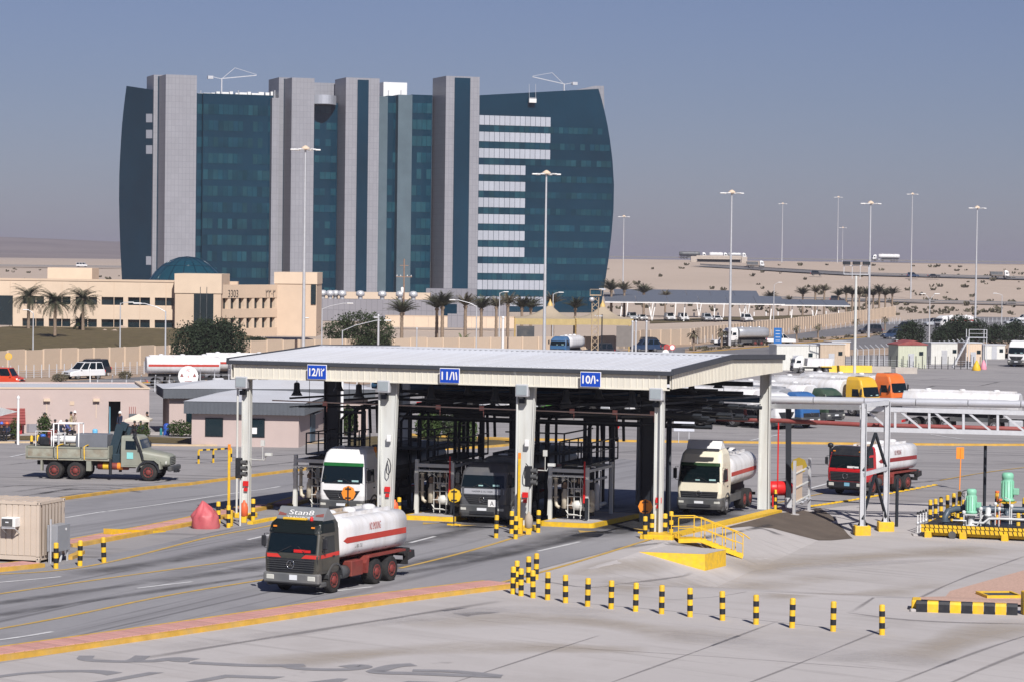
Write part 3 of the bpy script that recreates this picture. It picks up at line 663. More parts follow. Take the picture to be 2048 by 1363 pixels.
cradle()

# ------------------------------------------------------------------ dome
def dome():
    b = P(374, 590, 560); c = Vector((b.x, 560, -0.5)); rx = (P(468, 560, 560).x - P(281, 560, 560).x) / 2 * 1.06; zt = P(374, 514, 560).z + .5
    t = thing('glass_dome', 'low dark blue glass dome rising behind the beige office block', 'dome', c)
    mb = MB(); n, m = 32, 9
    rings = [[Vector((rx * math.cos(a) * math.cos(2 * math.pi * i / n), rx * math.cos(a) * math.sin(2 * math.pi * i / n), zt * math.sin(a))) for i in range(n)] for a in [math.pi / 2 * j / m * 0.999 for j in range(m + 1)]]
    mb.loft(rings, False, True); obj('dome_shell', mb, mat('dome glass', (0.008, 0.05, 0.075), 0.14, var=0.15, spec=0.6), t)
    mb = MB()
    for i in range(0, n, 2): mb.tube([r[i] * 1.002 for r in rings], 0.09, 4)
    for r in rings[2::2]: mb.tube([p * 1.002 for p in r] + [r[0] * 1.002], 0.07, 4)
    obj('dome_rib', mb, M_TDARK, t)
dome()

# ------------------------------------------------------------------ beige office block
M_BEIGE = mat('beige precast', (0.58, 0.45, 0.335), 0.85, var=0.07, scale=0.3, dust=0.15, dustcol=(0.5, 0.40, 0.30))
M_BEIGE2 = mat('pale beige precast', (0.64, 0.51, 0.385), 0.85, var=0.06, scale=0.4)
M_WALL = mat('boundary wall panel', (0.46, 0.37, 0.285), 0.9, var=0.07, scale=0.5, rnd=0.05, dust=0.2, dustcol=(0.38, 0.30, 0.23))
M_WGL = mat('office window glass', (0.006, 0.018, 0.024), 0.07, var=0.2, scale=0.4, spec=0.6)
def office():
    Y = 468; b = P(250, 690, Y); b.z = -0.6
    t = thing('office_block', 'long beige two-storey office block with dark windows behind the lawn', 'building', b)
    L = lambda px, py, y=Y: Vector((P(px, py, y).x - b.x, y - b.y, P(px, py, y).z - b.z))
    def slab(name, x0, x1, z0, z1, y0, y1, m, par=None): return obj(name, MB().box(((x0 + x1) / 2, (y0 + y1) / 2, (z0 + z1) / 2), (x1 - x0, y1 - y0, z1 - z0)), m, par or t)
    xl, xr = L(-40, 600).x, L(350, 600).x
    zt = L(200, 563).z; w = [(-30, -8)] + [(45, 88), (97.6, 141), (151, 194), (203, 246.6), (256, 300), (309.6, 348)]
    za1, za0 = L(200, 594).z, L(200, 611.5).z; zb1, zb0 = L(200, 638.5).z, L(200, 656).z
    # wall built of bands and piers so that the windows are real openings
    slab('wall', xl, xr, za1, zt, 0, 1.0, M_BEIGE2); slab('wall', xl, xr, zb1, za0, 0.0, 1.0, M_BEIGE2); slab('wall', xl, xr, 0, zb0, 0, 1.0, M_BEIGE2)
    edges = [26] + [e for a in w[1:] for e in a] + [352]
    for a, c in zip(edges[0::2], edges[1::2]):
        for z0, z1 in ((za0, za1), (zb0, zb1)): slab('pier', L(a, 600).x, L(c, 600).x, z0, z1, 0.003, 0.98, M_BEIGE2)
    for a, c in w[1:]:
        for z0, z1 in ((za0, za1), (zb0, zb1)):
            x0, x1 = L(a, 600).x, L(c, 600).x; wn_ = slab('window', x0 - .02, x1 + .02, z0 - .02, z1 + .02, 0.55, 0.65, M_WGL)
            slab('sill', x0, x1, z0 - .01, z0 + .14, 0.12, .5, M_BEIGE2, wn_)
    slab('atrium_glass', xl, L(26, 600).x, L(0, 650).z, L(0, 591).z, -0.25, -0.1, M_WGL)
    slab('coping', xl, xr, zt, zt + .35, -0.12, 1.1, M_BEIGE)
    for px in range(20, 350, 52): slab('rib_joint', L(px, 600).x - .05, L(px, 600).x + .05, 0, zt, -0.03, 0.1, M_BEIGE)
    slab('roof', xl, L(440, 600).x, zt - .9, zt - .6, 1, 32, M_BEIGE)
    slab('penthouse', L(95, 550, Y + 14).x, L(184, 550, Y + 14).x, zt - .7, L(140, 536, Y + 14).z, 14, 22, M_BEIGE2)
    slab('rear_wall', xl, L(440, 600).x, 0, zt, 30, 32, M_BEIGE)
    # entrance block
    x0, x1 = L(350, 600, Y - 3).x, L(442, 600, Y - 3).x; z1 = L(395, 549, Y - 3).z
    e = slab('entrance_block', x0, x1, 0, z1, -3, 10, M_BEIGE); slab('entrance_glass', L(388, 600, Y - 3).x, L(427, 600, Y - 3).x, 0.3, L(400, 574, Y - 3).z, -3.12, -2.9, M_WGL, e)
    slab('cornice', x0 - .1, x1 + .1, z1 - 3.2, z1 + .1, -3.15, 10.1, M_BEIGE2, e)
    for q in (0.33, 0.66): slab('mullion', L(388 + 39 * q, 600, Y - 3).x - .05, L(388 + 39 * q, 600, Y - 3).x + .05, .3, L(400, 574, Y - 3).z, -3.2, -3.1, M_PLASTIC, e)
    # oblique wing facing left, with deep window jambs
    A = L(441, 640, Y - 1); Y2 = Y + 13; B = L(551, 640, Y2); A.z = B.z = 0; d = (B - A); LEN = d.length; ang = hdg(d.x, d.y); h = L(442, 571, Y - 1).z
    wing = obj('oblique_wing', MB().box((LEN / 2, 5.3, (h - .3) / 2 + .02), (LEN, 8.4, h - .3)), M_BEIGE, t, A, ang)
    def wl_(name, x0, x1, z0, z1, y0, y1, m, par=wing): return obj(name, MB().box(((x0 + x1) / 2, (y0 + y1) / 2, (z0 + z1) / 2), (x1 - x0, y1 - y0, z1 - z0)), m, par)
    za = h * 0.40; n = 7; st = LEN / n
    wl_('parapet_band', 0, LEN, h * 0.755, h + .1, -.3, 1.1, M_BEIGE); wl_('middle_band', 0, LEN, h * .37, h * .545, -.3, 1.1, M_BEIGE); wl_('plinth', 0, LEN, 0, h * .165, -.3, 1.1, M_BEIGE)
    for i in range(n):
        x = i * st + st * .5
        for z0, z1 in ((h * .545, h * .755), (h * .165, h * .37)):
            wl_('pier', x + st * .30, x + st * .62, z0, z1, -.2, 1.08, M_BEIGE2); wl_('window', x - st * .4, x + st * .32, z0, z1, .45, .6, M_WGL)
    x0, x1 = L(549, 600, Y2).x, L(633, 600, Y2).x; z1 = L(590, 546, Y2).z
    e = slab('end_block', x0, x1, 0, z1, 13, 26, M_BEIGE); slab('cornice', x0 - .1, x1 + .1, L(590, 568, Y2).z, z1 + .1, 12.85, 26.1, M_BEIGE2, e); slab('stair_window', L(622, 600, Y2).x, L(632, 600, Y2).x, L(620, 609, Y2).z, L(620, 569.5, Y2).z, 12.8, 13, M_WGL, e)
    # numerals on the oblique wing
    for txt, q in (('3303', .12), ('\u0663\u0663\u0660\u0663', .80)):
        M = frame3((q * LEN + 1.2, -.34, h * .84), (1, 0, 0), (0, 0, 1)); lettering('building_number', txt, 2.9, 1.25, M_BLK, wing, M)
office()

# ------------------------------------------------------------------ low grey annex and its pale wall
M_ANNEX = panel_mat('annex grey panel', (0.27, 0.265, 0.29), 1.2, 2.4, 0.5, 0.2, 0.7)
def annex():
    Y = 600; b = P(820, 660, Y); b.z = -.6
    t = thing('grey_annex', 'long low grey panelled annex in front of the tower', 'building', b)
    L = lambda px, py, y=Y: Vector((P(px, py, y).x - b.x, y - b.y, P(px, py, y).z - b.z))
    x0, x1 = L(634, 630).x, L(1012, 630).x; z = L(800, 600).z
    obj('wall', MB().box(((x0 + x1) / 2, 15, z / 2), (x1 - x0, 30, z)), M_ANNEX, t)
    a, c = L(640, 590, Y + 8).x, L(860, 590, Y + 8).x; zz = L(740, 585, Y + 8).z
    obj('roof_plant', MB().box(((a + c) / 2, 12, (zz + z) / 2), (c - a, 8, zz - z)), M_BEIGE2, t)
    a, c = L(852, 585, Y + 40).x, L(952, 585, Y + 40).x; zz = L(900, 578, Y + 40).z
    obj('link_block', MB().box(((a + c) / 2, 45, zz / 2), (c - a, 10, zz)), M_ANNEX, t)
    obj('door', MB().box((L(900, 620).x, -0.05, 2), (3, .2, 4)), M_TDARK, t)
    for px in (644, 670, 684, 720, 764, 799, 826, 660):
        p = L(px, 596, Y + 3); p.y = 3 + random.random() * 3; obj('roof_vent', MB().lathe([(.5, 0), (.5, .6), (.95, .8), (.95, 1.4), (.6, 1.8), (.05, 1.9)], (p.x, p.y, z), 10), M_GALV, t)
annex()
def pale_wall():
    a, b = P(770, 660, 555), P(1030, 660, 555); t = thing('pale_wall', 'smooth pale cream wall between the annex and the date palms', 'wall', ((a.x + b.x) / 2, 555, -.6))
    h = P(900, 633, 555).z + .6; w = (b.x - a.x) / 9
    for i in range(9): obj('wall_panel', MB().box((a.x - (a.x + b.x) / 2 + (i + .5) * w, 0, h / 2), (w - .04, .3, h)), M_BEIGE2, t)
    obj('coping', MB().box((0, 0, h + .06), (b.x - a.x, .42, .12)), M_BEIGE, t)
    obj('gate', MB().box((P(912, 650, 555).x - (a.x + b.x) / 2, -.2, 1.4), (3.4, .1, 2.8)), M_ANNEX, t)
pale_wall()

# ------------------------------------------------------------------ boundary walls of precast panels
def panel_wall(name, label, px, h=2.5, w=3.0, post=0.22):
    pts = [G(*p) for p in px]; o = pts[0]; t = thing(name, label, 'wall', o)
    pm = {}
    for a, b in zip(pts, pts[1:]):
        d = b - a; d.z = 0; L = d.length; n = max(1, round(L / w)); s = L / n; ang = hdg(d.x, d.y); key = round(s, 3)
        me = new_mesh('wall_panel', MB().box((0, 0, h / 2), (s - post, .14, h), .02), M_WALL); pe = new_mesh('pilaster', MB().box((0, -.02, h / 2 + .02), (post - .02, .28, h + .04), .02), M_BEIGE2)
        for i in range(n):
            q = a.lerp(b, (i + .5) / n); z = hz(q.x, q.y)
            obj('wall_panel', me, M_WALL, t, (q.x - o.x, q.y - o.y, z - o.z - .1 + random.choice((0, 0, 0, .12))), ang)
            q = a.lerp(b, (i + 1) / n); obj('pilaster', pe, M_BEIGE2, t, (q.x - o.x, q.y - o.y, hz(q.x, q.y) - o.z - .1), ang)
    return t
panel_wall('boundary_wall', 'beige precast panel wall running below the dry lawn at the left', [(-60, 745), (155, 736), (338, 728)])
panel_wall('boundary_wall', 'beige precast panel wall running right behind the canopy roof from the dark tree', [(345, 728), (500, 718), (720, 712), (980, 708), (1230, 705)], 2.6)
panel_wall('boundary_wall', 'beige precast panel wall climbing beside the road on the right', [(1236, 697), (1300, 691), (1380, 688), (1500, 672), (1620, 657), (1705, 645), (1790, 632)], 2.7)

# ------------------------------------------------------------------ pink amenity building, guard house, red shed
M_PINKW = mat('pink render', (0.48, 0.39, 0.36), 0.85, var=0.06, scale=0.6, dust=0.12, dustcol=(0.45, 0.33, 0.28))
M_FASC = mat('grey metal fascia', (0.10, 0.11, 0.125), 0.5, var=0.08)
M_ROOFW = mat('pale metal roof', (0.60, 0.61, 0.63), 0.4, var=0.06, scale=0.5, dust=0.15)
M_DBLUE = mat('light blue door', (0.12, 0.32, 0.42), 0.5)
def hut(name, label, pxL, pxC, pxR, top, m, depth=8):
    """box building from the ground pixels of its front left, front right corner and a right-hand rear corner"""
    a, c, r = G(*pxL), G(*pxC), G(*pxR); d = c - a; d.z = 0; ang = hdg(d.x, d.y); t = thing(name, label, 'building', a, ang)
    L = d.length; e = r - c; e.z = 0; n = Vector((-d.y, d.x, 0)).normalized(); D = max(3, e.dot(n)); h = zat(pxC[0], top, c) - c.z
    return t, L, D, h
def pink():
    t, L, D, h = hut('amenity_building', 'long flat-roofed pink building with an open door behind the parked crane truck', (-40, 866), (298, 866), (347, 848), 777, M_PINKW)
    B = lambda n, x0, x1, y0, y1, z0, z1, m, p=None: obj(n, MB().box(((x0 + x1) / 2, (y0 + y1) / 2, (z0 + z1) / 2), (x1 - x0, y1 - y0, z1 - z0)), m, p or t)
    k = L / 338.0; X = lambda px: (px + 40) * k
    dx0, dx1 = X(216), X(240); dz = 2.5
    B('wall', 0, dx0, 0, .3, 0, h, M_PINKW); B('wall', dx1, L, 0, .3, 0, h, M_PINKW); B('wall', dx0, dx1, 0.003, .297, dz, h - .003, M_PINKW)
    B('side_wall', L - .3, L - .003, .3, D, 0, h, M_PINKW); B('rear_wall', 0, L, D - .3, D, 0, h - .003, M_PINKW); B('roof', 0, L, .3, D, h - .3, h - .1, M_ROOFW); B('inner_wall', dx0 - 2, dx1 + 2, 3, 3.1, 0, h - .4, M_FASC)
    B('coping', -.05, L + .05, -.06, .35, h, h + .1, M_BEIGE2); B('coping', L - .36, L + .05, .36, D, h, h + .1, M_BEIGE2)
    B('door', dx0 + .03, dx0 + .09, -.75, .1, 0.02, 2.1, M_DBLUE)
    for px in (92, 191): B('wall_lamp', X(px) - .25, X(px) + .25, -.3, 0, h - .95, h - .75, M_BEIGE2); B('conduit', X(px) - .02, X(px) + .02, -.05, 0, 1.2, h - .95, M_BEIGE2)
    B('low_panel', X(52), X(73), -.03, 0, .1, .75, M_ANNEX); B('switch_box', X(257), X(273), -.25, 0, 1.25, 1.55, M_FASC)
    B('vent_grille', X(138), X(147), -.03, 0, 2.2, 2.5, M_BEIGE)
    for px in (258, 262, 266, 270): B('conduit', X(px) - .02, X(px) + .02, -.05, 0, 1.55, 2.1, M_REDP)
pink()
def flat_hut(name, label, pxL, pxC, pxR, top, fasc, over=0.6, wins=()):
    t, L, D, h = hut(name, label, pxL, pxC, pxR, top, M_PINKW)
    B = lambda n, x0, x1, y0, y1, z0, z1, m, p=None: obj(n, MB().box(((x0 + x1) / 2, (y0 + y1) / 2, (z0 + z1) / 2), (x1 - x0, y1 - y0, z1 - z0)), m, p or t)
    B('wall', 0, L, 0, D, 0, h, M_PINKW)
    f = B('fascia', -over, L + over, -over, D + over, h, h + fasc, M_FASC)
    n = int((L + 2 * over) / .3); mb = MB()
    for i in range(n): mb.box((-over + (i + .5) * .3, -over - .012, h + fasc / 2), (.05, .03, fasc - .06))
    for i in range(int((D + 2 * over) / .3)): mb.box((L + over + .012, -over + (i + .5) * .3, h + fasc / 2), (.03, .05, fasc - .06))
    o = obj('fascia_ribs', mb, M_FASC, f); o['kind'] = 'stuff'
    z = h + fasc; cx, cy = L / 2, D / 2; mb = MB(); x0, x1, y0, y1 = -over - .05, L + over + .05, -over - .05, D + over + .05
    mb.add([(x0, y0, z), (x1, y0, z), (x1, y1, z), (x0, y1, z), (cx - L * .25, cy, z + .55), (cx + L * .25, cy, z + .55)], [(0, 1, 5, 4), (1, 2, 5), (2, 3, 4, 5), (3, 0, 4), (3, 2, 1, 0)]); obj('roof', mb, M_ROOFW, t)
    for x, w, z0, z1 in wins:
        wn_ = B('window', x * L - w / 2, x * L + w / 2, -.06, .0, z0, z1, M_WGL); B('window_frame', x * L - w / 2 - .06, x * L + w / 2 + .06, -.045, .0, z0 - .06, z1 + .06, M_BLK, wn_)
    return t, L, D, h, B
t, L, D, h, B = flat_hut('guard_house', 'pink guard house with grey ribbed fascia and pale roof left of the canopy', (383, 890), (597, 894), (650, 872), 829, 0.9, 0.5, [(.21, 1.2, .75, 2.0), (.60, 1.2, .75, 2.0)])
B('door', L, L + .06, D * .42, D * .60, 0.02, 2.1, mat('grey blue door', (.06, .10, .14), .5)); B('door_hood', L, L + .5, D * .38, D * .64, 2.15, 2.22, M_FASC)
B('notice', L * .60 - .25, L * .60 + .1, -.12, -.07, .95, 1.4, M_WHT)
t, L, D, h, B = flat_hut('site_office', 'wide pink building with dark fascia hidden partly behind the guard house', (338, 868), (735, 868), (745, 858), 796, 0.75, 0.5, [(.12, 1.0, .9, 2.0), (.9, 1.0, .9, 2)])
for x in (.75, .89): B('wall_lamp', L * x, L * x + .25, -.2, 0, 2.0, 2.35, M_BLK)
def shed():
    t, L, D, h = hut('red_shed', 'dark red timber shed with shingle roof at the left edge', (-70, 868), (44, 868), (52, 858), 822, M_REDP)
    B = lambda n, x0, x1, y0, y1, z0, z1, m, p=None: obj(n, MB().box(((x0 + x1) / 2, (y0 + y1) / 2, (z0 + z1) / 2), (x1 - x0, y1 - y0, z1 - z0)), m, p or t)
    D = 3; mr = mat('shed red', (.40, .03, .035), .6); B('wall', 0, L, 0, D, 0, h - .9, mr); B('opening_shade', L * .3, L * .8, -.03, 0, .1, h - 1.1, M_BLK)  # flat black sheet stands for the shade inside the shed
    rf = obj('roof', MB().prism([(-.5, h - 1.0), (D * .5, h + .2), (D + .5, h - 1.0), (D + .5, h - .9), (D * .5, h + .32), (-.5, h - .9)], -.2, L + .25, 'x'), M_REDP, t)
    me = new_mesh('shingle_row', MB().box((0, 0, 0), (L + .5, .36, .03)), M_REDP)
    for i in range(6): o = obj('shingle_row', me, M_REDP, rf, (L / 2, -.42 + i * .32, h - .87 + (i + .3) * .195)); o.rotation_euler = (R(26), 0, 0)
shed()
# ------------------------------------------------------------------ helpers for things laid out in world coordinates
def objw(name, mb, m, parent):
    ox = oy = oz = 0.0; p = parent; rz = 0.0
    while p: ox += p.location.x; oy += p.location.y; oz += p.location.z; rz += p.rotation_euler[2]; p = p.parent
    c, s = math.cos(-rz), math.sin(-rz)
    mb.v = [((x - ox) * c - (y - oy) * s, (x - ox) * s + (y - oy) * c, z - oz) for x, y, z in mb.v]
    return obj(name, mb, m, parent)
M_CREAM = mat('cream ribbed sheet', (0.68, 0.65, 0.56), 0.5, var=0.07, scale=1.5, dust=0.3, dustcol=(.46, .40, .31), rnd=0.04, stretch=(3, 3, .5))
M_SHEET = mat('white roof sheet', (0.62, 0.635, 0.67), 0.42, var=0.06, scale=1.0, dust=0.4, dustcol=(.50, .48, .45), rnd=0.04, stretch=(2.2, .22, 1))
M_TRIM = mat('charcoal trim', (0.045, 0.05, 0.06), 0.45, var=0.1)
M_COLUMN = mat('grey white column paint', (0.61, 0.62, 0.59), 0.5, var=0.07, scale=1.3, dust=0.45, dustcol=(.36, .32, .25), stretch=(3, 3, .35))
M_LENS = mat('floodlight glass', (0.30, 0.34, 0.36), 0.15, var=0.1)
FR = -CA
def canopy():
    t = thing('loading_canopy', 'large white-roofed truck loading canopy with cream ribbed fascia on pale columns', 'canopy', C(0, 0, 0), FR)
    U0, U1, V0, V1, VR = -22.3, 0.75, -0.7, 24.0, 11.6; ZE, ZR = 8.02, 8.36
    # roof sheets
    n = 26; w = (U1 - U0) / n
    prof = []
    for k in range(3):
        a = w * k / 3 - w / 2; prof += [(a, 0), (a + .02, .035), (a + .06, .035), (a + .08, 0)]
    prof += [(w / 2 - .004, 0), (w / 2 - .004, -.03), (-w / 2, -.03)]
    def sheet_mesh(v0, z0, v1, z1):
        mb = MB(); k = len(prof); vs = [(p, v0, z0 + q) for p, q in prof] + [(p, v1, z1 + q) for p, q in prof]
        mb.add(vs, [(i, i + k, (i + 1) % k + k, (i + 1) % k) for i in range(k)] + [tuple(range(k)), tuple(range(2 * k - 1, k - 1, -1))]); return new_mesh('roof_sheet', mb, M_SHEET)
    m1, m2 = sheet_mesh(V0, ZE, VR, ZR), sheet_mesh(VR, ZR, V1, ZE)
    for i in range(n):
        for m in (m1, m2): obj('roof_sheet', m, M_SHEET, t, (U0 + (i + .5) * w, 0, 0))
    obj('ridge_cap', MB().prism([(VR - .25, ZR + .02), (VR, ZR + .06), (VR + .25, ZR + .02), (VR, ZR + .0)], U0, U1, 'x'), M_SHEET, t)
    obj('gutter', MB().box(((U0 + U1) / 2, V0 - .08, ZE - .13), (U1 - U0 + .2, .16, .2), .02), M_TRIM, t)
    obj('gutter', MB().box(((U0 + U1) / 2, V1 + .08, ZE - .13), (U1 - U0 + .2, .16, .2), .02), M_TRIM, t)
    for u, sg in ((U0 - .06, -1), (U1 + .06, 1)):
        mb = MB(); mb.prism([(V0 - .1, ZE - .2), (VR, ZR - .16), (V1 + .1, ZE - .2), (V1 + .1, ZE + .08), (VR, ZR + .10), (V0 - .1, ZE + .08)], u - .06, u + .06, 'x'); obj('rake_trim', mb, M_TRIM, t)
    # fascia sheets
    fz0, fz1 = 7.13, 7.84; fw = .305; fn = int((U1 - U0 - .3) / fw); x0 = (U0 + U1) / 2 - fn * fw / 2
    me = new_mesh('fascia_sheet', MB().prism([(-fw / 2, 0), (-fw / 2 + .012, -.022), (-fw / 2 + .035, -.022), (-fw / 2 + .047, 0), (fw / 2 - .003, -.002), (fw / 2 - .003, .02), (-fw / 2, .02)], fz0, fz1, 'z'), M_CREAM)
    for i in range(fn): obj('fascia_sheet', me, M_CREAM, t, (x0 + (i + .5) * fw, V0 + .03, 0))
    obj('fascia_flashing', MB().box(((U0 + U1) / 2, V0 + .03, fz0 - .03), (U1 - U0 - .2, .09, .06)), M_CREAM, t)
    mb = MB(); sn = int((V1 - V0 - .2) / fw)
    for i in range(sn):
        v = V0 + .1 + (i + .5) * fw; zt = (ZE + (ZR - ZE) * (1 - abs(v - VR) / (VR - V0))) - .2; zb = fz0
        mb.box((U1 - .02, v, (zb + zt) / 2), (.03, fw * .56, zt - zb)).box((U1 - .05, v + fw / 2, (zb + zt) / 2), (.03, fw * .46, zt - zb))
    o = obj('side_fascia', mb, M_CREAM, t); o['kind'] = 'stuff'
    obj('side_fascia_backing', MB().prism([(V0 + .1, fz0 + .02), (V1 - .1, fz0 + .02), (V1 - .1, ZE - .25), (VR, ZR - .22), (V0 + .1, ZE - .25)], U1 - .12, U1 - .08, 'x'), M_CREAM, t)
    obj('side_fascia_backing', MB().prism([(V0 + .1, fz0 + .02), (V1 - .1, fz0 + .02), (V1 - .1, ZE - .25), (VR, ZR - .22), (V0 + .1, ZE - .25)], U0 + .08, U0 + .12, 'x'), M_CREAM, t)
    obj('rear_fascia', MB().box(((U0 + U1) / 2, V1 - .1, (fz0 + fz1) / 2), (U1 - U0, .05, fz1 - fz0)), M_CREAM, t)
    # columns
    def taper(u, v, b, tp, z0, z1, d=.30):
        mb = MB(); lean = 0
        for sx in (-1, 1):      # two flanges and a web
            mb.add([(u + sx * b / 2 - .03, v - d / 2, z0), (u + sx * b / 2 + .03, v - d / 2, z0), (u + sx * b / 2 + .03, v + d / 2, z0), (u + sx * b / 2 - .03, v + d / 2, z0),
                    (u + sx * tp / 2 - .03, v - d / 2, z1), (u + sx * tp / 2 + .03, v - d / 2, z1), (u + sx * tp / 2 + .03, v + d / 2, z1), (u + sx * tp / 2 - .03, v + d / 2, z1)], [(0, 1, 5, 4), (1, 2, 6, 5), (2, 3, 7, 6), (3, 0, 4, 7), (3, 2, 1, 0), (4, 5, 6, 7)])
        mb.add([(u - b / 2, v - .08, z0), (u + b / 2, v - .08, z0), (u + tp / 2, v - .08, z1), (u - tp / 2, v - .08, z1), (u - b / 2, v + .08, z0), (u + b / 2, v + .08, z0), (u + tp / 2, v + .08, z1), (u - tp / 2, v + .08, z1)], [(0, 1, 2, 3), (7, 6, 5, 4)])
        return mb
    for u, b, tp in ((-21.6, .36, .40), (-13.95, .46, .98), (-6.75, .42, .92), (0, .36, .38)):
        c = obj('column', taper(u, 0, b, tp, -.05, 7.5), M_COLUMN, t)
        obj('base_plate', MB().box((u, 0, .03), (b + .25, .55, .06)), M_YEL, c)
        obj('fire_notice', MB().box((u + .05, -.185, 1.75), (.30, .02, .26)), M_REDB, c); obj('fire_notice', MB().box((u + .05, -.185, 1.45), (.2, .02, .18)), M_REDB, c)
        ox = -.38 if u < -1 else .14
        obj('downpipe', MB().cyl((u + ox, -.32, .2), (u + ox, -.32, 7.2), .055, n=8).beam((u + ox, -.3, 7.2), (u + ox, V0 - .1, 7.9), .12), M_COLUMN, t)
        fl = obj('floodlight', MB().box((u - .02, -.62, 6.88), (.66, .3, .62), .04), M_GALV, t)
        obj('lens', MB().box((u - .02, -.785, 6.9), (.52, .03, .46)), M_LENS, fl); obj('bracket', MB().beam((u, -.5, 6.65), (u, -.15, 6.3), .08).box((u - .1, -.3, 6.35), (.3, .25, .22)), M_DARKS, fl)
    for u in (-13.95, -6.75):
        obj('junction_box', MB().box((u + .15, -.3, 4.3), (.22, .16, .34), .02), M_WHT, t)
        obj('hose', MB().tube([(u + .1, -.3, 3.3), (u + .22, -.36, 3.2), (u + .3, -.4, 2.95), (u + .27, -.4, 2.65), (u + .17, -.4, 2.5), (u + .07, -.38, 2.6), (u + .05, -.35, 2.9), (u + .1, -.3, 3.2)], .025, 6), M_BLK, t)
    for u, v in ((-21.6, 11.6), (-17.2, 9), (-10.1, 9), (-3.0, 9), (-21.6, 23), (-14.3, 23), (-7.1, 23), (0, 23)):
        if 1:
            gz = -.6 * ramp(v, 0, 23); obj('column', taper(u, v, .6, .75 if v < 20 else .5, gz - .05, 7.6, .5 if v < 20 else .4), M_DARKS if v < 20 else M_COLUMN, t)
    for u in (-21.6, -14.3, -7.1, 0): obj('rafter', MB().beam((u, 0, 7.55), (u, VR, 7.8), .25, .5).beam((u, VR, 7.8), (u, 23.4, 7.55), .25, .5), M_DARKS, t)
    mb = MB()
    for v in (2, 4.5, 7, 9.5, 14, 16.5, 19, 21.5): mb.beam((U0 + .2, v, 7.92 + .3 * (1 - abs(v - VR) / 12)), (U1 - .2, v, 7.92 + .3 * (1 - abs(v - VR) / 12)), .08, .18)
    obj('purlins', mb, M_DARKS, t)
    # service pipes hung below the roof
    for v, z, r in ((8.5, 5.3, .09), (9.0, 5.75, .07), (9.8, 5.1, .11), (13.5, 5.2, .12), (15, 5.6, .10), (16.2, 5.0, .14), (18.2, 5.4, .1), (19.4, 4.8, .08)):
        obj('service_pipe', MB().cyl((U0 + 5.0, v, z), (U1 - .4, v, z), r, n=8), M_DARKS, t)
    for k in range(14):  # further dark pipes added to deepen the shade under the roof
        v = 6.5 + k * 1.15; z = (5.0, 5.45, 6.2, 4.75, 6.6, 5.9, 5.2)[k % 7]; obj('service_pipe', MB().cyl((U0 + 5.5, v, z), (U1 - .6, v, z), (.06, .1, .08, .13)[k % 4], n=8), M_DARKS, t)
    for u in (-17.2, -10.1, -3.0):
        for i in range(6 if u < -4 else 3): obj('riser', MB().tube([(u + .75 + i * .27, 8.6 + (i % 2) * .5, 0), (u + .75 + i * .27, 8.6 + (i % 2) * .5, 4.6 + .25 * (i % 3)), (u + .75 + i * .27, 9.6, 5.0 + .25 * (i % 3)), (u + .75 + i * .27, 16, 5.0 + .25 * (i % 3))], .075, 7), M_DARKS, t)
        if u > -4: continue
        obj('arm_gantry', MB().box((u + 1.4, 10.2, 3.25), (3.4, 5.5, .12)).beam((u - .2, 7.6, 4.3), (u + 3.0, 7.6, 4.3), .07).beam((u - .2, 7.6, 3.8), (u + 3.0, 7.6, 3.8), .05).beam((u + 3.0, 7.6, 3.2), (u + 3.0, 7.6, 4.3), .07).beam((u + 3.0, 7.6, 4.3), (u + 3.0, 12.8, 4.3), .07).beam((u + 2.9, 12.6, -.4), (u + 2.9, 12.6, 5.2), .16).beam((u + 2.9, 7.8, -.3), (u + 2.9, 7.8, 3.2), .14), M_DARKS, t)  # second dark deck added to thicken the shade under the roof
    mb = MB()
    for u in (-20, -17, -12.5, -10, -5.4, -2.8):
        mb.tube([(u, 3.0, 5.55), (u + 1.2, 9, 5.3), (u + 1.8, 15, 5.7), (u + 2.4, 20, 5.4)], .06, 6)
        for v in (4, 8, 12, 16): mb.cyl((u + (v - 3) * .16, v, 5.4), (u + (v - 3) * .16, v, 7.8), .015, n=4)
        mb.beam((u - .6, 3.2, 5.95), (u + 3.2, 20, 5.9), .06, .10).beam((u - .6, 3.2, 5.5), (u + 3.2, 20, 5.45), .05)
    o = obj('pipe_hangers', mb, M_DARKS, t); o['kind'] = 'stuff'
    m = mat('pale pink pipe', (.55, .42, .36), .5)
    obj('sprinkler_pipe', MB().cyl((-20.9, 1.6, 5.9), (-.6, 1.6, 5.75), .035, n=6), m, t)
    for u in (-18, -11.9, -9.6, -4.9, -2.7, -.8): obj('sprinkler_head', MB().box((u, 1.6, 5.82), (.24, .05, .22)).cyl((u + .1, 1.6, 5.8), (u + .1, 1.6, 5.4), .02, n=5), mat('sprinkler red', (.5, .2, .16), .5), t)
    # swing arms of the cameras on the front columns
    for u, s in ((-21.3, 1), (-6.4, 1)): obj('camera_arm', MB().tube([(u, -.25, 3.0), (u + .9, -.5, 3.0), (u + 1.0, -.5, 3.25)], .03, 6).box((u + 1.15, -.55, 3.3), (.35, .18, .14)).box((u + .8, -.5, 3.85), (.2, .1, .3)).cyl((u + .8, -.5, 3.0), (u + .8, -.5, 3.7), .02, n=5), M_COLUMN, t)
canopy()
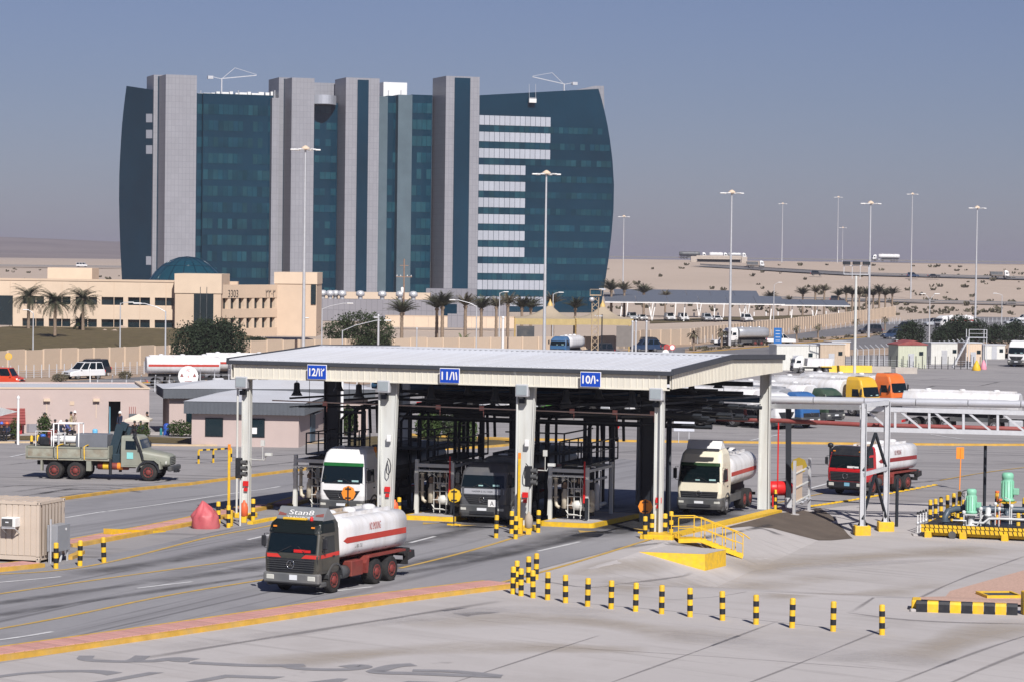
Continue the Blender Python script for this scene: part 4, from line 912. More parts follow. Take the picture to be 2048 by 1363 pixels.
def bay_sign(px, txt, label):
    p = P(px[0], px[1], 0 + C(-10, -.8).y); best = None
    for k in range(-225, 8):                         # slide along the fascia to the right place
        u = k / 10; q = C(u, -1.0); r = ray(px[0], px[1]); e = abs(q.x - r.x / r.y * q.y)
        if best is None or e < best[0]: best = (e, u)
    t = thing('bay_sign', label, 'sign', C(best[1], -1.0, 7.16), FR, 'blue bay number signs')
    obj('board', MB().box((0, 0, .36), (1.04, .05, .74), .01), M_WHT, t); obj('face', MB().box((0, -.028, .36), (.98, .02, .68)), M_BLUES, t)
    obj('bracket', MB().beam((-.3, .02, .3), (-.3, .3, .3), .05).beam((.3, .02, .3), (.3, .3, .3), .05), M_GALV, t)
    lettering('lettering', txt, .82, .40, M_WHT, t, frame3((0, -.046, .36), (1, 0, 0), (0, 0, 1)), .025)
bay_sign((633, 735), '12/\u0661\u0662', 'blue sign reading 12 on the left bay of the canopy')
bay_sign((898, 740), '11/\u0661\u0661', 'blue sign reading 11 on the middle bay of the canopy')
bay_sign((1181, 748), '10/\u0661\u0660', 'blue sign reading 10 on the right bay of the canopy')
# bell shaped pendant lamps under the canopy
def pendants():
    proto = thing('pendant_lamp', '', 'lamp', (0, 0, 0), 0, 'bell lamps hanging under the canopy')
    obj('rod', MB().cyl((0, 0, .62), (0, 0, 1.6), .025, n=6), M_DARKS, proto)
    obj('housing', MB().lathe([(.08, .68), (.15, .62), (.16, .3), (.2, .16)], n=10), M_DARKS, proto); obj('shade', MB().lathe([(.2, .16), (.3, 0), (.28, 0), (.17, .14)], n=12, caps=False), M_DARKS, proto)
    used = []; spots = []
    for b, name in ((-18, 'left'), (-10.7, 'middle'), (-3.6, 'right')):
        for v in (2.2, 8, 14, 20):
            for du in (-1.8, 1.6): spots.append((b + du, v, '%s bay, %s one of the %s pair' % (name, 'left' if du < 0 else 'right', {2.2: 'front', 8: 'second', 14: 'third', 20: 'rear'}[v])))
    for u, v, name in spots: place(proto, used, C(u, v, 6.15 if v < 10 else 6.3), 0, 'dark bell lamp under the canopy, %s' % name)
pendants()
# the overhead header pipe and its rack
def rack():
    a, b = P(1528, 798, 155.5), P(2480, 815, 147.0); f = G(1724, 1068); r = G(1771, 1060)
    t = thing('pipe_rack', 'light grey steel pipe rack with lattice girder on yellow plinths right of the canopy', 'pipe rack', f)
    zc = P(1724, 813, f.y).z
    top_a, top_b = P(1722, 816, f.y + 1.6), P(2480, 836, 146.5); bot_a, bot_b = P(1722, 857, f.y + 1.6), P(2480, 876, 146.5)
    def col(p, zt, w=.3):
        mb = MB()
        for s in (-1, 1): mb.box((p.x + s * (w / 2 - .015), p.y, (p.z + .45 + zt) / 2), (.03, w, zt - p.z - .45))
        mb.box((p.x, p.y, (p.z + .45 + zt) / 2), (w - .06, .025, zt - p.z - .45)); c = objw('column', mb, M_GALV, t)
        mb = MB().box((p.x, p.y, p.z + .48), (.55, .55, .05))
        for s in (-1, 1): mb.add([(p.x + s * .14, p.y - .15, p.z + .5), (p.x + s * .27, p.y - .15, p.z + .5), (p.x + s * .14, p.y - .15, p.z + .85)], [(0, 1, 2), (2, 1, 0)])
        objw('base_plate', mb, M_GALV, c); objw('plinth', MB().box((p.x, p.y, p.z + .18), (.85, .8, .62), .03), M_YEL, c)
    col(f, zc + .2); col(r, zc + .3); e = G(2440, 1082); col(e, zc + .2); e = G(2440, 1070); col(e, zc + .3)
    objw('cross_beam', MB().beam((f.x, f.y, zc + .1), (r.x, r.y, zc + .2), .2, .25), M_GALV, t); objw('cross_beam', MB().beam((f.x, f.y, 2.0), (r.x, r.y, 2.25), .16, .2), M_GALV, t)
    m1, m2 = Vector((f.x, f.y, 0)), Vector((r.x, r.y, 0)); mid = (m1 + m2) / 2
    objw('brace', MB().beam((f.x, f.y, -.4), (mid.x, mid.y, 1.95), .12).beam((r.x, r.y, -.4), (mid.x, mid.y, 1.95), .12).beam((f.x, f.y, 2.2), (mid.x, mid.y, 4.2), .12).beam((r.x, r.y, 2.2), (mid.x, mid.y, 4.2), .12), M_DARKS, t)
    objw('top_chord', MB().beam(top_a, top_b, .2, .24), M_GALV, t); objw('bottom_chord', MB().beam(bot_a, bot_b, .2, .24), M_GALV, t)
    objw('header_beam', MB().beam(P(1530, 811, 155), P(1722, 814, f.y + 1.6), .2, .26), M_GALV, t)
    n = 11
    for i in range(n + 1):
        p, q = top_a.lerp(top_b, i / n), bot_a.lerp(bot_b, i / n); objw('web_post', MB().beam(p, q, .13), M_GALV, t)
        if i < n:
            q2, p2 = bot_a.lerp(bot_b, (i + .85) / n), top_a.lerp(top_b, (i + .1) / n)
            objw('web_diagonal', MB().beam(p2, q2, .11), M_GALV, t)
    pp = thing('header_pipe', 'thick shiny aluminium-clad pipe running along the top of the pipe rack', 'pipe', a)
    for i in range(9):
        objw('cladding', MB().cyl(a.lerp(b, i / 9), a.lerp(b, (i + 1) / 9 - .002), .22 + .003 * (i % 2), n=18), M_ALU, pp)
    objw('shaded_pipe', MB().cyl(P(745, 769, 163.5), a, .2, n=14), M_BLUEP, pp)  # same pipe under the roof, its shade put into the dark blue
    c = P(758, 760, 163.2); objw('elbow', MB().tube([c + Vector((0, 0, .9)), c + Vector((0, 0, .3)), c + Vector((.05, 0, 0))], .2, 12), M_BLUEP, pp)
    rp = thing('fire_main', 'red fire water pipe running below the pipe rack girder', 'pipe', P(1380, 834, 156))
    objw('pipe', MB().tube([P(1350, 834, 157), P(1560, 840, 154), P(1745, 849, 150), P(2480, 868, 149)], .13, 10), M_REDP, rp)
    objw('deluge_valve', MB().lathe([(.28, 0), (.26, .08), (.1, .3), (.08, .6)], P(1490, 836, 155.5), 12), M_REDP, rp)
    objw('drop_pipe', MB().cyl(P(1557, 842, 154), P(1555, 985, 154), .045, n=6), M_REDB, rp)
    # mid rack support behind
    g = thing('pipe_support', 'dark steel pipe support post with pale foot beside the right rear canopy column', 'post', P(1577, 985, 156)); z0 = hz(g.location.x, 156); g.location.z = z0
    objw('post', MB().beam(Vector((g.location.x, 156, z0 + .5)), P(1577, 812, 156), .3), M_DARKS, g); objw('foot', MB().box((g.location.x, 156, z0 + .25), (.36, .36, .6)), M_GALV, g)
    for px, top, bot, lab in ((1793, 955, 1052, 'short dark pipe standing behind the yellow plinths'), (1968, 890, 1046, 'tall dark pipe standing behind the pump skid')):
        q = G(px, bot); k = tag(obj('vent_pipe', MB().cyl((0, 0, -.05), (0, 0, zat(px, top, q) - q.z), .09, n=8), M_DARKS, None, q), lab, 'pipe', 'standing vent pipes')
rack()
# lane islands with yellow kerbs
def islands():
    for u, v, w, d in ((-19.9, 3.0, 2.6, 9), (-13.0, 3.2, 2.9, 9), (-5.6, 3.0, 2.9, 9)):
        mb = MB(); q = []; h = .24
        for a in range(16):
            an = 2 * math.pi * a / 16; sx = 1 if math.cos(an) > 0 else -1; sy = 1 if math.sin(an) > 0 else -1
            q.append((u + sx * (w / 2 - .35) + .35 * math.cos(an), v + d / 2 + sy * (d / 2 - .35) + .35 * math.sin(an)))
        base = [C(*p) for p in q]; vs = [Vector((p.x, p.y, hz(p.x, p.y) + h)) for p in base] + [Vector((p.x, p.y, hz(p.x, p.y) - .2)) for p in base]
        mb.add(vs, [(i, i + 16, (i + 1) % 16 + 16, (i + 1) % 16) for i in range(16)] + [tuple(range(16))])
        for i in range(16): mb.sm[i] = False
        o = struct('loading_island', mb, M_YEL)
        inner = [(u + (p[0] - u) * .88, v + d / 2 + (p[1] - v - d / 2) * .96) for p in q]; mb = MB(); mb.add([Vector((C(*p).x, C(*p).y, hz(*C(*p).xy) + h + .004)) for p in inner], [tuple(range(16))]); obj('island_top', mb, M_CONC, o)
    # foot plinths of columns
    for u in (-21.6, -13.95, -6.75): struct('column_plinth', MB().box(C(u, 0, .12), (.95, .8, .26), .03, FR), M_YEL)
    # landing beside the right column
    mb = MB().box(C(.35, -.9, .1), (1.6, 1.6, .24), .02, FR); struct('stair_landing', mb, M_YEL)
islands()
# metering skids between the lanes
def skids():
    P_ = mat('cream process pipe', (.55, .50, .40), .5, var=.15, dust=.4, dustcol=(.25, .18, .11)); W_ = mat('skid white pipe', (.66, .66, .62), .45, var=.1, dust=.3, dustcol=(.3, .24, .17)); RU = mat('rusty fitting', (.20, .13, .085), .7, var=.4, scale=8)
    t = thing('metering_skid', '', 'pump skid', (0, 0, 0), 0, 'fuel metering skids on the islands')
    w, d, h = 1.95, 4.4, 2.65
    for x in (-w / 2, w / 2):
        for y in (0, d): obj('post', MB().beam((x, y, 0), (x, y, h + (.15 if x < 0 else .05)), .17), M_STEEL, t)
    obj('top_beam', MB().beam((-w / 2 - .1, 0, h - .15), (w / 2 + .1, 0, h - .15), .14, .18).beam((-w / 2 - .1, d, h - .15), (w / 2 + .1, d, h - .15), .14, .18).beam((-w / 2, 0, h - .15), (-w / 2, d, h - .15), .14).beam((w / 2, 0, h - .15), (w / 2, d, h - .15), .14).beam((-w / 2 - .1, -.06, h - .42), (w / 2 + .1, -.06, h - .42), .07, .1), M_STEEL, t)
    obj('black_back_sheet', MB().box((0, 1.6, 1.35), (w - .2, .06, 2.5)), M_BLK, t)  # plain black sheet standing behind the front pipes
    # front piping, every run its own part
    obj('riser_pipe', MB().tube([(-.72, .1, h - .5), (-.72, .1, 1.0), (-.66, .05, .72), (-.5, .02, .62)], .085, 10), P_, t)
    for z in (1.1, 1.75, 2.05): obj('flange', MB().cyl((-.72, .1, z), (-.72, .1, z + .06), .15, n=12), P_, t)
    obj('meter_body', MB().lathe([(.05, 0), (.17, .03), (.17, .75), (.12, .85), (.1, 1.0)], (-.28, .25, .55), 12), P_, t); obj('meter_head', MB().lathe([(.14, 0), (.16, .15), (.06, .3)], (-.28, .25, 1.6), 10), RU, t)
    obj('pump_body', MB().lathe([(.1, -.3), (.24, -.2), (.26, .05), (.18, .2), (.1, .3)], (.42, .2, .75), 12, 'x'), W_, t); obj('control_valve', MB().lathe([(.1, 0), (.2, .1), (.2, .2), (.08, .3), (.06, .5), (.14, .55), (.14, .65)], (.1, .25, .55), 10), RU, t)
    mb = MB()
    for x in (-.05, .28, .62): mb.cyl((x, 0, .1), (x, 0, h - .45), .022, n=6)
    for z in (.25, .75, 1.2, 1.62): mb.cyl((-.1, 0, z), (.7, 0, z), .022, n=6)
    obj('pipe_stand', mb, W_, t)
    for k, (x, y, z, r) in enumerate(((.12, .15, 1.45, .09), (.45, .12, 1.5, .1), (.5, .1, 2.0, .08), (.2, .2, 2.0, .11), (-.35, .15, 2.1, .12), (.7, .2, 1.1, .09))):
        obj('valve', MB().lathe([(.04, -.14), (r, -.1), (r * .6, 0), (r, .1), (.04, .14)], (x, y, z), 10, 'x' if k % 2 else 'z').cyl((x, y, z), (x, y - .02, z + .22), .018, n=6), (P_, W_, RU)[k % 3], t)
    obj('small_bore_tubing', MB().tube([(-.4, .1, 1.9), (-.2, .05, 2.1), (.1, .05, 1.9), (.2, .05, 1.3)], .018, 6).tube([(.6, .1, 2.2), (.75, .0, 1.8), (.66, .0, .5)], .018, 6).tube([(-.15, .0, .5), (.0, -.05, .3), (.5, -.05, .28)], .03, 6), W_, t)
    obj('cable', MB().tube([(-1.02, -.05, h), (-1.1, -.08, 1.9), (-1.06, -.06, 1.4), (-1.1, -.05, .2)], .022, 6), W_, t)
    obj('red_pipe', MB().cyl((.85, -.12, h + .35), (.85, -.12, 1.1), .045, n=8).box((.85, -.12, 1.35), (.1, .1, .9)), M_REDB, t)
    obj('hose_cabinet', MB().box((.98, -.1, .6), (.16, .2, 1.1), .02), M_DARKS, t)
    # side piping along the island
    obj('filter_vessel', MB().lathe([(.05, 0), (.18, .05), (.18, 1.0), (.1, 1.15)], (.78, 1.4, .3), 12), P_, t); obj('filter_vessel', MB().lathe([(.05, 0), (.2, .05), (.2, 1.3), (.1, 1.45)], (.72, 2.4, .3), 12), W_, t)
    obj('manifold', MB().cyl((.7, .4, .55), (.7, 4.2, .55), .1, n=10).cyl((.75, .4, 1.9), (.75, 4.2, 1.9), .07, n=8).cyl((.75, 3.2, .4), (.75, 3.2, 2.3), .05, n=8), W_, t)
    # platform with dark handrail over the skid
    pz = h + .12; obj('platform', MB().box((0, 3.6, pz), (1.7, 5.0, .08)), M_DARKS, t); mb = MB()
    for x in (-.85, .85):
        for y in (1.1, 2.8, 4.4, 6): mb.beam((x, y, pz), (x, y, pz + 1.1), .06)
        mb.beam((x, 1.1, pz + 1.1), (x, 6, pz + 1.1), .06).beam((x, 1.1, pz + .6), (x, 6, pz + .6), .045)
    mb.beam((-.85, 1.1, pz + 1.1), (.85, 1.1, pz + 1.1), .06).beam((-.85, 1.1, pz + .6), (.85, 1.1, pz + .6), .045).beam((.3, 1.1, pz), (.3, 1.1, pz + 1.1), .07)
    obj('handrail', mb, M_DARKS, t)
    for i, (x, y) in enumerate(((-.5, 5.2), (-.1, 5.4), (.3, 5.2), (.6, 5.5))): obj('loading_arm', MB().tube([(x, y, .3), (x, y, 4.4 + i * .2), (x + .15, y + .5, 4.7 + i * .2), (x + .2, y + 1.6, 4.75 + i * .2), (x + .2, y + 1.8, 3.6)], .085, 8), M_DARKS, t)
    obj('arm_stand', MB().beam((-.7, 5.1, 0), (-.7, 5.1, 4.9), .16).beam((.85, 5.1, 0), (.85, 5.1, 4.9), .16).beam((-.7, 5.1, 4.8), (.85, 5.1, 4.8), .14).beam((-.7, 5.1, 3.4), (.85, 5.1, 3.4), .12), M_DARKS, t)
    used = []
    for u, lab in ((-19.95, 'grey framed fuel metering skid full of pipes left of the white truck'), (-13.2, 'grey framed fuel metering skid full of pipes between white and dark grey trucks'), (-6.0, 'grey framed fuel metering skid full of pipes right of the dark grey truck')):
        q = C(u, 4.9); place(t, used, on(q.x, q.y, .24), FR, lab)
skids()
# ------------------------------------------------------------------ vehicles
_W = {}
def wheel(parent, x, y, r, w, rim, side, name='wheel'):
    """tyre with a dished rim; side = +1 for the left of the vehicle"""
    key = (round(r, 3), round(w, 3))
    if key not in _W:
        _W[key] = new_mesh('tyre', MB().lathe([(r * .56, -w / 2 + .02), (r * .9, -w / 2), (r * .985, -w / 2 + .04), (r, -w / 4), (r, w / 4), (r * .985, w / 2 - .04), (r * .9, w / 2), (r * .56, w / 2 - .02)], n=22, axis='y', caps=True), M_TYRE)
    kr = key + (rim.name,)
    if kr not in _W:
        mb = MB().lathe([(r * .58, .0), (r * .58, .05), (r * .52, .03), (r * .36, -.03), (r * .32, .05), (r * .2, .09), (.01, .1)], n=16, axis='y')
        for i in range(8):
            a = 2 * math.pi * i / 8; mb.box((r * .43 * math.cos(a), .025, r * .43 * math.sin(a)), (.05, .03, .05))
        _W[kr] = new_mesh('rim', mb, rim)
    t = obj(name, _W[key], M_TYRE, parent, (x, y, r))
    o = obj('rim', _W[kr], rim, t, (0, side * (w / 2 - .045), 0)); o.rotation_euler = (0, 0, 0 if side > 0 else math.pi)
    return t
def rring(xf, xr, hw, z, rad, n=4):
    pts = []
    for cx, cy, a0 in ((xf - rad, hw - rad, 0), (xr + .06, hw - .06, 90), (xr + .06, -hw + .06, 180), (xf - rad, -hw + rad, 270)):
        rr = rad if a0 in (0, 270) else .06
        for k in range(n + 1):
            a = R(a0 + 90 * k / n); pts.append(Vector((cx + rr * math.cos(a), cy + rr * math.sin(a), z)))
    return pts
class Cab:
    def __init__(s, lev, xr, rad): s.lev = lev; s.xr = xr; s.rad = rad
    def at(s, z):
        for a, b in zip(s.lev, s.lev[1:]):
            if a[0] <= z <= b[0]:
                q = (z - a[0]) / (b[0] - a[0]); return a[1] + (b[1] - a[1]) * q, a[2] + (b[2] - a[2]) * q
        return (s.lev[0] if z < s.lev[0][0] else s.lev[-1])[1:3]
    def body(s): return MB().loft([rring(xf, s.xr, hw, z, s.rad) for z, xf, hw in s.lev], True, False)
    def xs(s, z, y):
        xf, hw = s.at(z); e = abs(y) - (hw - s.rad)
        return xf if e <= 0 else xf - s.rad + math.sqrt(max(0, s.rad ** 2 - e * e))
    def front(s, poly, off=.015, ny=10):
        """poly = [(z, y0, y1), ...] rows bottom to top"""
        mb = MB(); rows = []
        for z, y0, y1 in poly: rows.append([(s.xs(z, y0 + (y1 - y0) * i / ny) + off, y0 + (y1 - y0) * i / ny, z) for i in range(ny + 1)])
        for a, b in zip(rows, rows[1:]):
            for i in range(ny): mb.quad(a[i], a[i + 1], b[i + 1], b[i])
        for r_, f in ((rows[0], 0), (rows[-1], 1)):          # return edges give it thickness
            for i in range(ny):
                p, q = r_[i], r_[i + 1]; mb.quad(p, q, (q[0] - .03, q[1], q[2]), (p[0] - .03, p[1], p[2]))
        return mb
    def side(s, sg, poly, off=.012):
        vs = [Vector((x, sg * (s.at(z)[1] + off), z)) for x, z in poly]; inn = [Vector((x, sg * (s.at(z)[1] - .03), z)) for x, z in poly]; n = len(vs); mb = MB()
        f = tuple(range(n)); mb.add(vs + inn, [f if sg < 0 else f[::-1]] + [(i, (i + 1) % n, (i + 1) % n + n, i + n) for i in range(n)]); return mb
def star_badge(parent, c, r, m):
    mb = MB(); n = 20; mb.tube([(c[0], c[1] + r * math.cos(2 * math.pi * i / n), c[2] + r * math.sin(2 * math.pi * i / n)) for i in range(n + 1)], r * .09, 5)
    for k in range(3):
        a = R(90 + 120 * k); mb.add([(c[0], c[1] + r * math.cos(a), c[2] + r * math.sin(a)), (c[0] + .008, c[1] + r * .16 * math.cos(a + 1.05), c[2] + r * .16 * math.sin(a + 1.05)), (c[0] + .008, c[1] + r * .16 * math.cos(a - 1.05), c[2] + r * .16 * math.sin(a - 1.05))], [(0, 1, 2), (2, 1, 0)])
    return obj('badge', mb, m, parent)
def mirrors(t, x, y, z, h=.42):
    for s in (-1, 1):
        m = obj('mirror', MB().box((x, s * (y + .16), z), (.1, .2, h), .03), M_BLK, t); obj('mirror_arm', MB().tube([(x - .05, s * (y - .02), z + h / 2 + .08), (x, s * (y + .14), z + h / 2 + .08), (x, s * (y + .14), z - h / 2 - .05), (x - .05, s * (y - .02), z - h / 2 - .1)], .018, 5), M_BLK, m)
def rr_section(hw, h, z0, rad, x, n=5):
    pts = []
    for cy, cz, a0 in ((hw - rad, z0 + h - rad, 0), (-hw + rad, z0 + h - rad, 90), (-hw + rad, z0 + rad, 180), (hw - rad, z0 + rad, 270)):
        for k in range(n + 1):
            a = R(a0 + 90 * k / n); pts.append(Vector((x, cy + rad * math.cos(a), cz + rad * math.sin(a))))
    return pts
def tank(t, x0, x1, hw, h, z0, rad, m, stripe=None, zs=None, ends=.10, ladder=True, sw=.22):
    r_ = [rr_section(hw * .55, h * .62, z0 + h * .19, rad * .6, x0 + ends), rr_section(hw * .9, h * .92, z0 + h * .04, rad * .95, x0 + ends * .35), rr_section(hw, h, z0, rad, x0 - ends * .25 if False else x0)]
    rings = [rr_section(hw * .9, h * .9, z0 + h * .05, rad * .92, x0 + ends), rr_section(hw, h, z0, rad, x0)]
    k = 4
    rings += [rr_section(hw, h, z0, rad, x0 + (x1 - x0) * (i + 1) / (k + 1)) for i in range(k)]
    rings += [rr_section(hw, h, z0, rad, x1), rr_section(hw * .9, h * .9, z0 + h * .05, rad * .92, x1 - ends)]
    b = obj('tank', MB().loft(rings, True, True), m, t)
    for i in range(k): obj('weld_band', MB().loft([rr_section(hw + .006, h + .012, z0 - .006, rad, x0 + (x1 - x0) * (i + 1) / (k + 1) + d) for d in (-.03, .03)], False, True), m, b)
    if stripe:
        zs = zs or z0 + h * .5
        for s in (-1, 1): obj('stripe', MB().box(((x0 + x1) / 2, s * hw, zs), (x0 - x1 - .1, .02, sw)), stripe, b)
    obj('walkway', MB().box(((x0 + x1) / 2, 0, z0 + h + .04), (x0 - x1 - .6, .5, .06)), M_GALV, b)
    for i in range(3): obj('manhole', MB().lathe([(.28, 0), (.28, .12), (.2, .18), (.05, .2)], (x0 + (x1 - x0) * (.2 + .3 * i), 0, z0 + h + .06), 12), m, b)
    obj('spill_rail', MB().beam((x0 - .3, .55, z0 + h + .06), (x1 + .3, .55, z0 + h + .06), .05, .14).beam((x0 - .3, -.55, z0 + h + .06), (x1 + .3, -.55, z0 + h + .06), .05, .14), m, b)
    return b
def chassis(t, x0, x1, m=None, z=.95):
    mb = MB()
    for s in (-1, 1): mb.beam((x0, s * .42, z), (x1, s * .42, z), .09, .26)
    x = x0 - .4
    while x > x1: mb.beam((x, -.42, z), (x, .42, z), .1, .16); x -= 1.1
    return obj('chassis', mb, m or M_CHASSIS, t)
M_RIMG = mat('grey rim', (.22, .22, .23), .55, var=.2, dust=.3); M_RIMR = mat('red rim', (.20, .035, .03), .65, var=.25, dust=.5, dustcol=(.12, .07, .05))
M_TANKW = mat('white tank paint', (.70, .70, .71), .35, var=.06, scale=1.3, dust=.5, dustcol=(.44, .39, .33), stretch=(2.4, 1, .35)); M_SILV = mat('silver tank', (.52, .53, .55), .35, metal=.5, var=.08)
M_STRIPE = mat('red stripe', (.45, .045, .03), .5, var=.1); M_MAROON = mat('maroon stripe', (.26, .03, .03), .5, var=.1)
M_DGREY = mat('dark tanker grey', (.10, .11, .12), .4, var=.1, dust=.2)
def sk_truck(name, label, loc, rz, body, band=None, visor=None, bumper=None, group=None, deflector=False, nopaint=M_REDCH, stripe=M_STRIPE, xr=-1.75, snorkel=False, tank_len=6.2, plate=M_PLATE, words=True):
    """older square forward-control tanker, three axles"""
    t = thing(name, label, 'tanker truck', loc, rz, group)
    cab = Cab([(.85, -.02, 1.18), (1.0, 0, 1.21), (1.55, -.01, 1.22), (1.62, -.03, 1.22), (2.42, -.24, 1.17), (2.5, -.25, 1.17), (2.78, -.36, 1.13), (2.9, -.5, 1.02)], xr, .16)
    c = obj('cab', cab.body(), body, t)
    obj('windscreen', cab.front([(1.66, -1.08, 1.08), (2.0, -1.07, 1.07), (2.38, -1.04, 1.04)]), M_GLASS, c)
    obj('grille', cab.front([(.9, -1.17, 1.17), (1.44, -1.17, 1.17)], .02), M_BLK, c)
    for i in range(5): obj('grille_slat', MB().box((cab.xs(1.0 + .085 * i, 0) + .03, 0, 1.02 + .085 * i), (.03, 2.1, .018)), M_PLASTIC, c)
    star_badge(c, (cab.xs(1.2, 0) + .06, 0, 1.2), .16, M_CHROME)
    if band:
        obj('front_band', cab.front([(1.46, -1.2, -.45), (1.60, -1.2, -.62)], .012, 6), band, c); obj('front_band', cab.front([(1.46, .45, 1.2), (1.60, .62, 1.2)], .012, 6), band, c)
        for s in (-1, 1): obj('side_band', cab.side(s, [(-.2, 1.46), (-.2, 1.6), (xr + .05, 1.66), (xr + .05, 1.5)], .008), band, c)
    obj('sun_visor', cab.front([(2.42, -1.16, 1.16), (2.74, -1.1, 1.1)], .06), visor or body, c)
    if visor: obj('roof_cap', MB().loft([rring(xf + .012, xr + .3, hw + .012, z, .17) for z, xf, hw in ((2.44, -.245, 1.17), (2.78, -.36, 1.13), (2.915, -.5, 1.02))], True, False), visor, c)
    for s in (-1, 1):
        d = obj('door', cab.side(s, [(-.34, .98), (-.34, 1.7), (-.5, 2.38), (-1.4, 2.38), (-1.4, .98)], .012), body, c)
        obj('side_window', cab.side(s, [(-.46, 1.68), (-.6, 2.30), (-1.3, 2.30), (-1.3, 1.68)], .022), M_GLASS, d); obj('door_handle', MB().box((-1.2, s * 1.245, 1.5), (.16, .03, .04)), M_BLK, d)
        obj('headlight', MB().box((.025, s * .92, .68), (.05, .34, .19), .02), M_LAMP, t); obj('wiper', MB().beam((cab.xs(1.66, 0) + .04, s * .62, 1.64), (cab.xs(1.95, 0) + .04, s * .15 + .1, 1.92), .025), M_BLK, c)
        arch = [(-.82 + 0, .62)] + [(-1.38 + .66 * math.cos(R(a)), .56 + .66 * math.sin(R(a))) for a in range(20, 165, 16)] + [(-2.0, .7), (-1.95, .7)] + [(-1.38 + .58 * math.cos(R(a)), .56 + .58 * math.sin(R(a))) for a in range(160, 15, -16)]
        obj('mudguard', MB().prism([(x, z) for x, z in arch], s * .86, s * 1.24), M_PLASTIC, t); obj('step', MB().box((-.45, s * 1.1, .42), (.5, .25, .2), .04), M_PLASTIC, t)
        obj('roof_lamp', MB().box((cab.xs(2.6, 0) + .08, s * .85, 2.66), (.05, .14, .06)), M_ORANGE, c)
    obj('bumper', MB().box((-.12, 0, .66), (.3, 2.5, .42), .06), bumper or M_PLASTIC, t); obj('number_plate', MB().box((.04, .12, .7), (.02, .34, .2)), plate, t)
    obj('lower_sill', MB().box((-.3, 0, .42), (.3, 2.2, .12)), M_CHASSIS, t); obj('dashboard_cards', MB().box((cab.xs(1.72, .2) + .03, .35, 1.74), (.015, .5, .12)).box((cab.xs(1.72, .2) + .03, .95 - .25, 1.74), (.015, .3, .1)), M_REDB if deflector else M_WHT, c)
    mirrors(t, -.25, 1.22, 2.05)
    if snorkel: obj('snorkel', MB().cyl((-.55, -1.28, 1.2), (-.55, -1.28, 2.85), .08, n=8).lathe([(.09, 0), (.17, .05), (.17, .22), (.05, .28)], (-.55, -1.28, 2.82), 10), M_BLK, t)
    if deflector:
        dm = mat('deflector grey', (.20, .21, .22), .45, var=.12)
        prof = [(-.62, 2.88), (-.98, 3.36), (-1.08, 3.38), (-1.7, 2.9)]
        d = obj('wind_deflector', MB().prism(prof, -1.05, 1.05), dm, c); n = Vector((-.36, 0, .48)).normalized(); q = Vector((.48, 0, .36)).normalized()
        for s in (-1, 1): obj('deflector_flash', MB().quad(*[Vector((-.62, 0, 2.88)) + n * a + q * .012 + Vector((0, s * b, 0)) for a, b in ((.2, .66), (.2, 1.02), (.36, 1.0), (.28, .66))]), mat('faded red flash', (.22, .07, .06), .6), d)
        cc = Vector((-.62, 0, 2.88)) + n * .36 + q * .015; lettering('lettering', 'Stan8', 1.1, .22, M_WHT, d, frame3(cc, (0, 1, 0), n)); cc = Vector((-.62, 0, 2.88)) + n * .13 + q * .015; lettering('lettering', 'TRANSPORT', 1.2, .09, M_WHT, d, frame3(cc, (0, 1, 0), n))
        obj('light_bar', MB().box((-.5, -.12, 2.95), (.16, 1.05, .09), .02), M_YEL, c); obj('beacon', MB().lathe([(.07, 0), (.07, .12), (.03, .17)], (-.5, .62, 2.9), 10), M_REDB, c)
    x0 = xr - .18; x1 = x0 - tank_len
    chassis(t, -.3, x1 - .25, M_CHASSIS)
    tk = tank(t, x0, x1, 1.2, 1.55, 1.3, .42, M_TANKW, None, ends=.06)
    for s in (-1, 1):
        obj('stripe', MB().prism([(x0 - .12, 2.0), (x0 - .42, 2.12), (x1 + .05, 2.12), (x1 + .05, 1.88), (x0 - .42, 1.88)], s * 1.19, s * 1.208), stripe, tk)
        if words:
            M = frame3(((x0 + x1) / 2 - s * 0.0, s * 1.212, 2.42), (-s, 0, 0), (0, 0, 1)); lettering('lettering', 'NO SMOKING', .95, .30, stripe, tk, M)
            M = frame3((x0 - 1.4, s * 1.205, 1.72), (-s, 0, 0), (0, 0, 1)); lettering('lettering', '01 801 733', .62, .13, M_PLASTIC, tk, M)
    obj('hose_tray', MB().box((x0 - 1.9, -.4, 2.96), (2.6, .25, .12)).box((x0 - 1.2, .3, 2.94), (1.6, .2, .1)), mat('rusty tray', (.45, .36, .27), .8, var=.3, scale=4), tk)
    obj('tank_bearer', MB().box(((x0 + x1) / 2, 0, 1.24), (tank_len - .4, 1.0, .2)), nopaint, t)
    for i in range(5):
        x = x0 - .5 - i * (tank_len - 1) / 4; obj('outrigger', MB().prism([(.4, 1.3), (1.12, 1.46), (.4, 1.0)], x - .05, x + .05, 'x').prism([(-.4, 1.3), (-.4, 1.0), (-1.12, 1.46)], x - .05, x + .05, 'x'), nopaint, t)
    for s in (-1, 1):
        obj('side_locker', MB().box((x0 - 1.35, s * .98, .82), (1.0, .42, .62), .03), nopaint, t); obj('rear_mudguard', MB().prism([(x0 - 2.0, .95), (x0 - 2.35, 1.22), (x1 + .1, 1.22), (x1 + .1, 1.14), (x0 - 2.3, 1.14), (x0 - 2.2, .55), (x0 - 2.05, .55)], s * .78, s * 1.22), nopaint, t)
        obj('fuel_tank', MB().lathe([(.02, -.02), (.27, 0), (.27, .7), (.02, .72)], (x0 - .75, s * .92, .72), 12, 'x'), M_PLASTIC, t)
        wheel(t, -1.38, s * 1.04, .52, .3, M_RIMR, s); ra = x0 - 2.95
        for x in (ra, ra - 1.32): wheel(t, x, s * .98, .52, .52, M_RIMR, s)
